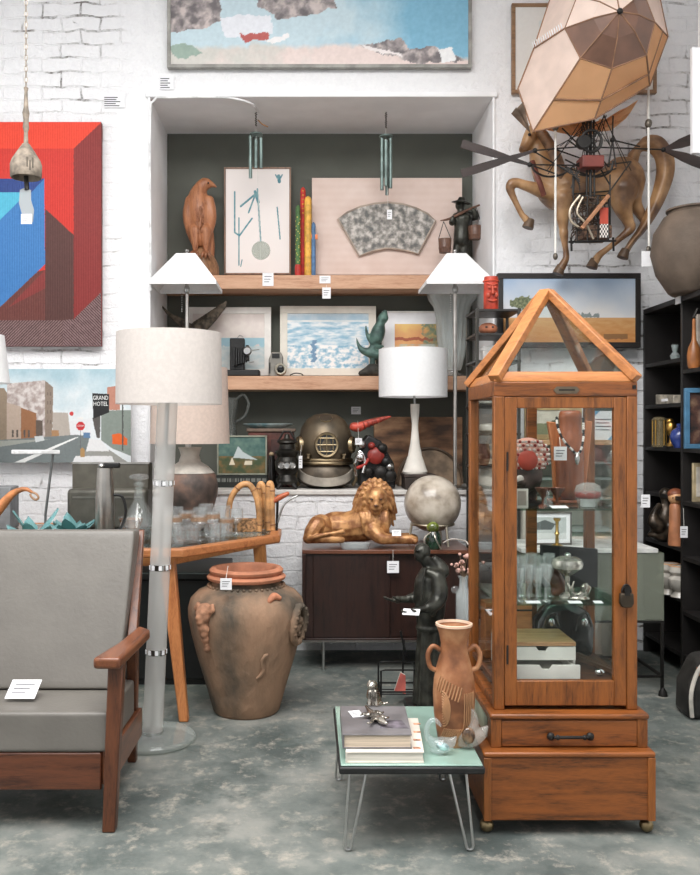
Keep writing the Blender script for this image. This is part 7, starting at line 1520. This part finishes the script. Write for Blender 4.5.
mb.prism([(X(a, d), z_(b)) for a, b in pf][::-1], d - .002, d + .002); mb.build('sail', glass((210, 216, 216), .1, .55, (196, 200, 200)), t)
tagcard('price_tag', 'white ticket stuck to the clear sail below the wind bell', P(26.5, 219, d - .006), .055, .05)
d = 4.9; x = X(-28, d); t = thing('table_lamp', 'lamp with white flared shade at the far left edge before the street print', 'table lamp', (x, d, GT)); drum(MB(), (x, d), 36.5 * d / F, 31 * d / F, Z(383, d), Z(335, d)).build('lamp_shade', SHADEW, t)
MB().lathe([(0, GT), (.09, GT), (.09, GT + .02), (.03, GT + .05), (.06, GT + .2), (.05, GT + .4), (.02, GT + .5), (.012, Z(372, d)), (0, Z(372, d))], (x, d, 0), 24).build('base', M((206, 200, 190), .4), t); mb = MB(); mb.tube([(x - 31 * d / F, d, Z(340, d)), (x + 31 * d / F, d, Z(340, d))], .004); mb.tube([(x, d, Z(378, d)), (x, d, Z(338, d))], .006); mb.build('shade_fitting', STEEL, t)
d = 4.7; t = thing('hanging_panel', 'plain white board hanging at the upper right edge beside the propeller', 'panel', (X(708, d), d, Z(153, d))); MB().box(X(692.5, d), X(735, d), d, d + .03, Z(153, d), Z(47, d)).build('board', M((238, 238, 240), .6, var=.02), t, .003)
for q in (700, 728): MB().tube([(X(q, d), d + .015, Z(47, d)), (X(q, d), d + .015, CEIL)], .003, 6).build('cord', STRING, t)

# ================================================================ CARVED HORSE ON THE WALL
def horse():
    d = 5.38; q = lambda x, y, dy=0.0: P(490 + x / 3.333, 110 + y / 3.333, d + dy); HW = M((150, 112, 76), .36, var=.25, scale=6, c2=(98, 68, 44), c3=(186, 146, 104), detail=6, stretch=(1, 1, 1))
    t = thing('carved_horse', 'large carved wooden prancing horse mounted on the wall beneath the fabric balloon', 'carved horse', q(300, 540, .0)); mb = MB()
    limb(mb, [(*q(210, 268), .095), (*q(250, 258), .115), (*q(310, 262), .108), (*q(370, 258), .105), (*q(425, 240), .112), (*q(460, 232), .10)], 5, 16)                                # trunk
    mb.ell(q(442, 236), (.135, .10, .145)); mb.ell(q(218, 262), (.095, .09, .13))
    limb(mb, [(*q(215, 250), .10), (*q(190, 205), .088), (*q(172, 160), .072), (*q(162, 122), .060), (*q(150, 92), .052), (*q(142, 74), .046)], 5, 14)                               # neck
    limb(mb, [(*q(148, 74, -.02), .050), (*q(134, 90, -.03), .044), (*q(122, 112, -.035), .035), (*q(113, 130, -.04), .030)], 4, 12); mb.ell(q(111, 132, -.04), (.028, .028, .025)); mb.ell(q(138, 98, -.03), (.036, .034, .040))                 # head
    for o in (0, 14): limb(mb, [(*q(146 + o, 62, -.03 + o * .003), .015), (*q(144 + o, 45, -.03 + o * .003), .011), (*q(140 + o, 30, -.03 + o * .003), .004)], 3, 8)
    mb.ell(q(103, 126, -.065), (.008, .008, .008))
    limb(mb, [(*q(218, 280, -.03), .066), (*q(172, 268, -.04), .046), (*q(125, 254, -.05), .032), (*q(80, 241, -.05), .028), (*q(66, 258, -.05), .026), (*q(82, 300, -.05), .019), (*q(105, 346, -.05), .018), (*q(117, 360, -.05), .021), (*q(128, 374, -.05), .024)], 5, 12)   # lifted foreleg
    limb(mb, [(*q(243, 295, -.05), .066), (*q(242, 350, -.06), .042), (*q(245, 395, -.06), .026), (*q(246, 410, -.06), .028), (*q(250, 450, -.06), .019), (*q(254, 490, -.06), .020), (*q(246, 510, -.06), .024), (*q(236, 528, -.06), .026)], 5, 12)   # standing foreleg
    limb(mb, [(*q(440, 265, -.04), .098), (*q(442, 320, -.06), .060), (*q(460, 370, -.06), .034), (*q(468, 395, -.06), .030), (*q(440, 422, -.06), .021), (*q(395, 460, -.06), .018), (*q(365, 483, -.06), .022), (*q(350, 505, -.06), .026)], 5, 12)        # near hind leg
    limb(mb, [(*q(470, 265, .02), .075), (*q(482, 312, .03), .044), (*q(505, 350, .03), .030), (*q(516, 372, .03), .028), (*q(506, 400, .03), .020), (*q(470, 446, .03), .018), (*q(452, 472, .03), .022)], 5, 12)
    organic(mb, 'body', HW, t, .0095, 2)
    mb = MB()                                             # tail: broad arch rising from the rump and sweeping down
    r_ = random.Random(2)
    for k in range(9):
        o = (k - 4) * 4.2; z = abs(k - 4) * .006
        limb(mb, [(*q(476 + o * .3, 185, -.02), .020), (*q(480 + o * .7, 148 - o * .4, -.03 + z), .020), (*q(506 + o * .7, 114 - o * .9, -.035 + z), .021), (*q(548 + o, 114 - o * .9, -.04 + z), .022), (*q(578 + o * 1.1, 150 - o * .3, -.045 + z), .024), (*q(585 + o * 1.05, 200, -.045 + z), .024), (*q(572 + o * .9, 260, -.045 + z), .023), (*q(544 + o * .7, 330, -.04 + z), .020), (*q(508 + o * .45, 395, -.04 + z), .016), (*q(472 + o * .3, 440, -.04 + z), .012), (*q(450 + o * .3, 474, -.04 + z), .008)], 4, 8)
    organic(mb, 'tail', HW, t, .0065, 1)
    mb = MB()                                             # mane
    for k in range(12):
        f = k / 11; bx_, by_ = 158 + 52 * f + 16 * math.sin(f * 3), 66 + 150 * f; limb(mb, [(*q(bx_, by_, -.06), .024), (*q(bx_ + 22, by_ + 12, -.08), .024), (*q(bx_ + 38, by_ + 34, -.07), .016), (*q(bx_ + 36, by_ + 56, -.06), .005)], 3, 8)
    organic(mb, 'mane', M((126, 92, 64), .4, var=.25, scale=20), t, .009, 1)
    mb = MB()
    t2 = [MB().lathe([(.023, .03), (.033, -.015), (.033, -.025), (0, -.025)], q(x_, y_, -.055), 16, R=Euler((0, .35, 0)).to_matrix()).build('hoof', M((92, 70, 50), .5), t) for x_, y_ in ((130, 380), (231, 534), (343, 513), (446, 480))]
    MB().ell(q(132, 82, -.085), .010, n=8).build('eye', BLACK, t)
    mb = MB(); mb.tube(spline([tuple(q(180, 285, -.11)), tuple(q(165, 240, -.13)), tuple(q(150, 200, -.12)), tuple(q(140, 170, -.10))], 5), .016, 8, flat=.5); mb.build('breast_strap', M((120, 66, 52), .5), t)
    for s_ in ((255, 200), (400, 200)): MB().tube([q(*s_, -.0), q(s_[0], s_[1], .168)], .01, 8).build('wall_bracket', IRON, t)
horse()
# ================================================================ FLYING MACHINE
def machine():
    d = 5.02; q = lambda x, y, dd=5.02: P(490 + x / 3.333, 110 + y / 3.333, dd); u = lambda x, y, dd: P(500 + x / 3.889, y / 3.889, dd)
    t = thing('flying_machine', 'hanging flying machine sculpture with a faceted fabric balloon, propellers and wire rigging', 'flying machine', q(345, 430))
    FAB_LIT = M((242, 222, 210), .8, var=.04, scale=8, bump=.1, bscale=120, trans=.3); TAN = M((238, 192, 146), .8, var=.05, scale=6, trans=.5); BRN = M((110, 78, 62), .42, var=.1, scale=8, sheen=.3)  # one balloon cloth: lit panels painted pale, light-through panels painted tan
    hub = u(465, 45, 4.62)
    r1 = [u(252, 110, 4.74), u(312, 226, 4.74), u(435, 267, 4.74), u(570, 215, 4.72), u(602, 86, 4.70), u(560, -25, 4.70), u(430, -70, 4.72), u(300, -15, 4.74)]
    r2 = [u(132, 188, 5.02), u(70, 345, 5.06), u(128, 512, 4.96), u(368, 462, 4.90), u(582, 332, 4.90), u(652, 142, 4.92), u(610, -60, 4.95), u(440, -190, 5.0), u(230, -110, 5.04)]
    cen = sum(r2, Vector()) / len(r2); r3 = [Vector((cen.x + (p.x - cen.x) * .62 + .02, 5.22, cen.z + (p.z - cen.z) * .62 + .03)) for p in r2]
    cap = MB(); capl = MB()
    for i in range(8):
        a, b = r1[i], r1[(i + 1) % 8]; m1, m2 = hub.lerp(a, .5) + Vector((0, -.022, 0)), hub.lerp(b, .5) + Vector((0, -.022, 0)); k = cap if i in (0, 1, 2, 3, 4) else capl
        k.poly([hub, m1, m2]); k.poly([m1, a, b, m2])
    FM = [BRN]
    cap.build('nose_panel', BRN, t, fix=False, angle=20); capl.build('lit_nose_panel', FAB_LIT, t, fix=False, angle=20)  # upper nose painted pale for the light falling on the brown cap
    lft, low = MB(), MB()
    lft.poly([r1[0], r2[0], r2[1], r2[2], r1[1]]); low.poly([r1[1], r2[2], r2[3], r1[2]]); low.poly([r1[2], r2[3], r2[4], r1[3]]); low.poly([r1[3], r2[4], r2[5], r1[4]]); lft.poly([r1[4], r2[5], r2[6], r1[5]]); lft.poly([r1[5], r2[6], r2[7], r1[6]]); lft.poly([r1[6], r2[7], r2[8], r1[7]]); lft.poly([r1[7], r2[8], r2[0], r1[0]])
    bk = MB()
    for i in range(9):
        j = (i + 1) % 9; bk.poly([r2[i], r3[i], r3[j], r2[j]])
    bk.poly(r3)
    lft.build('lit_pale_panel', FAB_LIT, t, fix=False, angle=15); low.build('backlit_tan_panel', TAN, t, fix=False, angle=15); bk.build('rear_panel', TAN, t, fix=False, angle=15)
    mb = MB()
    for i in range(8): mb.tube([hub, hub.lerp(r1[i], .5) + Vector((0, -.024, 0)), r1[i]], .0035, 6)
    for a, b in ((0, 0), (1, 2), (2, 3), (3, 4), (4, 5), (5, 6), (6, 7), (7, 8)): mb.tube([r1[a], r2[b]], .0045, 6)
    mb.tube(r1, .0035, 6, closed=True); mb.tube(r2, .0055, 6, closed=True); f = .6
    mb.tube([r1[1].lerp(r2[2], .55), r1[2].lerp(r2[3], .62), r1[3].lerp(r2[4], .62), r1[4].lerp(r2[5], .6)], .006, 6)
    mb.build('ribs', M((140, 104, 78), .6), t); MB().ell(hub + Vector((0, -.006, 0)), (.016, .012, .016), n=12).build('hub_cap', IRON, t)
    mb = MB(); n_ = 14                                       # lace along the upper-left edge
    for k in range(n_): p = r2[0].lerp(r1[0], k / n_); mb.bar(p, p + Vector((-.012, -.01, .03)), .004, .004)
    mb.build('lacing', CARD, t)
    # pleated lower wing and left feather vane
    def fan(nm, root_, tips, m_):
        mb = MB(); prev = None
        for i, p in enumerate(tips):
            p = Vector(p) + Vector((0, (.03 if i % 2 else -.03), 0))
            if prev is not None: mb.poly([root_, prev, p])
            prev = p
        return mb.build(nm, m_, t, fix=False, angle=5)
    fan('pleated_wing', u(345, 540, 5.08), [u(x, y, 5.1) for x, y in ((140, 505), (150, 470), (165, 440), (185, 412), (215, 410), (245, 415), (275, 428), (305, 440), (335, 458), (365, 470), (400, 470))], M((226, 172, 122), .7, trans=.5))
    fan('side_wing', u(360, 515, 5.1), [u(x, y, 5.14) for x, y in ((380, 470), (420, 455), (460, 435), (500, 410), (530, 395), (515, 430), (480, 470), (440, 500), (390, 510))], TAN)
    fan('feather_vane', u(120, 520, 5.0), [u(x, y, 5.02) for x, y in ((40, 450), (48, 435), (58, 424), (70, 414), (84, 404), (98, 420))], M((132, 112, 96), .7, var=.2))
    # mast, wheel, box, beams
    mb = MB(); mb.tube([q(335, -10), q(335, 300)], .009, 8); mb.tube([q(324, -10), q(322, 290)], .006, 8); mb.tube([q(345, -10), q(348, 290)], .006, 8); mb.build('mast', IRON, t)
    MB().tube([q(338, 103, 4.96) + Vector((.055 * math.cos(a), .0, .06 * math.sin(a))) for a in [2 * PI * k / 28 for k in range(28)]], .008, 8, closed=True).build('wheel', IRON, t)
    mb = MB(); mb.lathe([(0, -.02), (.035, -.02), (.04, 0), (.035, .02), (0, .02)], q(310, 108, 4.97), 18, R=Euler((PI / 2, 0, 0)).to_matrix())
    for k in range(6): mb.tube([q(338, 103, 4.96), q(338, 103, 4.96) + Vector((.055 * math.cos(k * PI / 3), 0, .06 * math.sin(k * PI / 3)))], .003, 5)
    mb.build('flywheel', IRON, t)
    a, b = q(297, 160), q(370, 200); MB().box(a.x, b.x, d - .06, d + .06, b.z, a.z).build('engine_box', M((104, 46, 38), .5, var=.2), t, .006)
    for (p0, p1, nm) in (((-95, 213), (150, 135), 0), ((-95, 112), (132, 182), 1), ((578, 132), (690, 92), 2), ((578, 132), (715, 182), 3)):
        P0, P1 = q(*p0), q(*p1); 
        mb = MB(); tip, rt = (P0, P1) if nm < 2 else (P1, P0); dv = (tip - rt); sd = dv.cross(Vector((0, 1, 0))).normalized(); w_ = [.006, .012, .019, .023, .022] if nm < 2 else [.008, .016, .026, .03, .03]
        vs_ = []
        for i, wv in enumerate(w_): c = rt + dv * (i / 4); mb.v += [c - sd * wv - Vector((0, .006, 0)), c + sd * wv - Vector((0, .003, 0)), c + sd * wv + Vector((0, .006, 0)), c - sd * wv + Vector((0, .003, 0))]
        for i in range(4):
            for j in range(4): mb.f.append(([i * 4 + j, i * 4 + (j + 1) % 4, i * 4 + 4 + (j + 1) % 4, i * 4 + 4 + j], 0))
        mb.f += [([3, 2, 1, 0], 0), ([16, 17, 18, 19], 0)]; mb.build('propeller_blade', wood((52, 38, 34), (30, 24, 22), 'x'), t)
    for x_, y_ in ((150, 135), (132, 182), (578, 132), (408, 100)): MB().ell(q(x_, y_), .014, n=10).build('hub', IRON, t)
    mb = MB(); r2_ = random.Random(21)
    for a, b in (((150, 135), (300, 122)), ((132, 182), (300, 185)), ((300, 122), (578, 132)), ((370, 185), (470, 172)), ((408, 100), (500, 122)), ((150, 140), (250, 200)), ((132, 182), (225, 215)), ((370, 160), (395, 190)), ((470, 172), (275, 445)), ((408, 100), (420, 190)), ((408, 100), (395, 190)), ((410, 20), (408, 100)), ((300, 160), (215, 130)), ((300, 190), (250, 165)), ((297, 200), (270, 260)), ((370, 200), (400, 250)), ((260, 100), (300, 130)), ((240, 60), (300, 120)), ((380, 20), (350, 90)), ((300, 20), (320, 80)), ((335, 220), (250, 190)), ((335, 225), (420, 195)), ((276, 280), (400, 270)), ((280, 220), (276, 400)), ((400, 215), (400, 420)), ((276, 220), (276, 280))): mb.tube([q(*a), q(*b)], .0042, 6)
    for k in range(16):
        a = q(335 + r2_.uniform(-40, 60), r2_.uniform(-5, 60)); b = q(r2_.uniform(180, 480), r2_.uniform(100, 215), r2_.uniform(4.95, 5.1)); mb.tube([a, b], .0024, 5)
    for k in range(8): mb.tube([q(225 + k * 9, 185 + (k % 3) * 6), q(300, 215 + k * 8, 4.98)], .0028, 5)
    mb.tube(spline([tuple(q(138, 180)), tuple(q(150, 205)), tuple(q(190, 222)), tuple(q(240, 215)), tuple(q(275, 190)), tuple(q(300, 175))], 5), .006, 6); mb.tube(spline([tuple(q(300, 215)), tuple(q(360, 222)), tuple(q(400, 205)), tuple(q(410, 170))], 5), .007, 6)
    mb.build('rigging', IRON, t)
    # basket with tangle of levers, oars, checked cloth
    a, b = q(290, 285), q(395, 436); mb = MB()
    for x_ in (290, 325, 360, 395):
        for dd in (4.92, 5.12): mb.tube([q(x_, 285, dd), q(x_, 436, dd)], .004, 6)
    for y_ in (285, 310, 400, 436):
        mb.tube([q(290, y_, 4.92), q(395, y_, 4.92), q(395, y_, 5.12), q(290, y_, 5.12)], .004, 6, closed=True)
    mb.build('basket_cage', IRON, t)
    MB().box(q(298, 0).x, q(390, 0).x, 4.94, 5.10, q(0, 434).z, q(0, 395).z).build('basket', M((112, 84, 66), .7, var=.35, scale=50), t)
    def check(u_, v_): return (176, 66, 46) if v_ > .45 else ((34, 32, 32) if (int(u_ * 6) + int(v_ * 12)) % 2 else (222, 214, 206))
    artwork('checked_cloth', q(366, 0, 4.915).x, q(394, 0, 4.915).x, q(0, 425, 4.915).z, q(0, 325, 4.915).z, 4.915, check, 36, 72, t)
    r_ = random.Random(11); mb = MB()
    for k in range(44): mb.tube(spline([tuple(q(r_.uniform(268, 395), r_.uniform(280, 430), r_.uniform(4.93, 5.1))) for _ in range(3)], 4), .0035, 5)
    mb.build('levers', M((96, 80, 70), .4, .6), t)
    mb = MB(); mb.tube(spline([tuple(q(300, 285, 4.9)), tuple(q(268, 330, 4.9)), tuple(q(270, 370, 4.9)), tuple(q(295, 390, 4.9))], 6), .007, 8); mb.tube(spline([tuple(q(310, 290, 4.9)), tuple(q(290, 340, 4.9)), tuple(q(320, 380, 4.9)), tuple(q(345, 430, 4.9))], 6), .006, 8); mb.build('curved_struts', M((170, 158, 140), .4, .5), t)
    MB().bar(q(305, 395, 4.88), q(395, 285, 4.9), .022, .02).build('oar', wood((176, 124, 88), (132, 88, 58), 'x'), t, .003)
    mb = MB()
    for x_ in (270, 410): mb.tube([q(x_, 425), q(x_ + 2, 470)], .006, 6)
    mb.tube([q(262, 440), q(420, 436)], .006, 6); mb.build('landing_skids', IRON, t)
    for x0_, yy in ((218, 55), (528, 45)):
        p = q(x0_, yy); MB().tube([(p.x, p.y, CEIL), p, q(x0_ + (0 if x0_ < 300 else 2), 490 if x0_ < 300 else 470)], .0065, 8).build('suspension_rope', STRING, t); MB().ell(p, (.020, .02, .026), n=10).build('pulley', M((110, 102, 92), .4, .6), t); MB().ell(q(x0_, 488 if x0_ < 300 else 465), (.014, .014, .02), n=10).build('rope_weight', M((110, 102, 92), .4, .6), t)
    for p in (r2[6], r2[8], r1[6]): MB().tube([p, (p.x, p.y, CEIL)], .003, 6).build('hanging_wire', STEEL, t)
    tagcard('price_tag', 'large white price tag at the bottom of the right suspension rope beside the brown pot', q(523, 497) + Vector((0, -.01, 0)), .068, .085, None, lines=False)
machine()
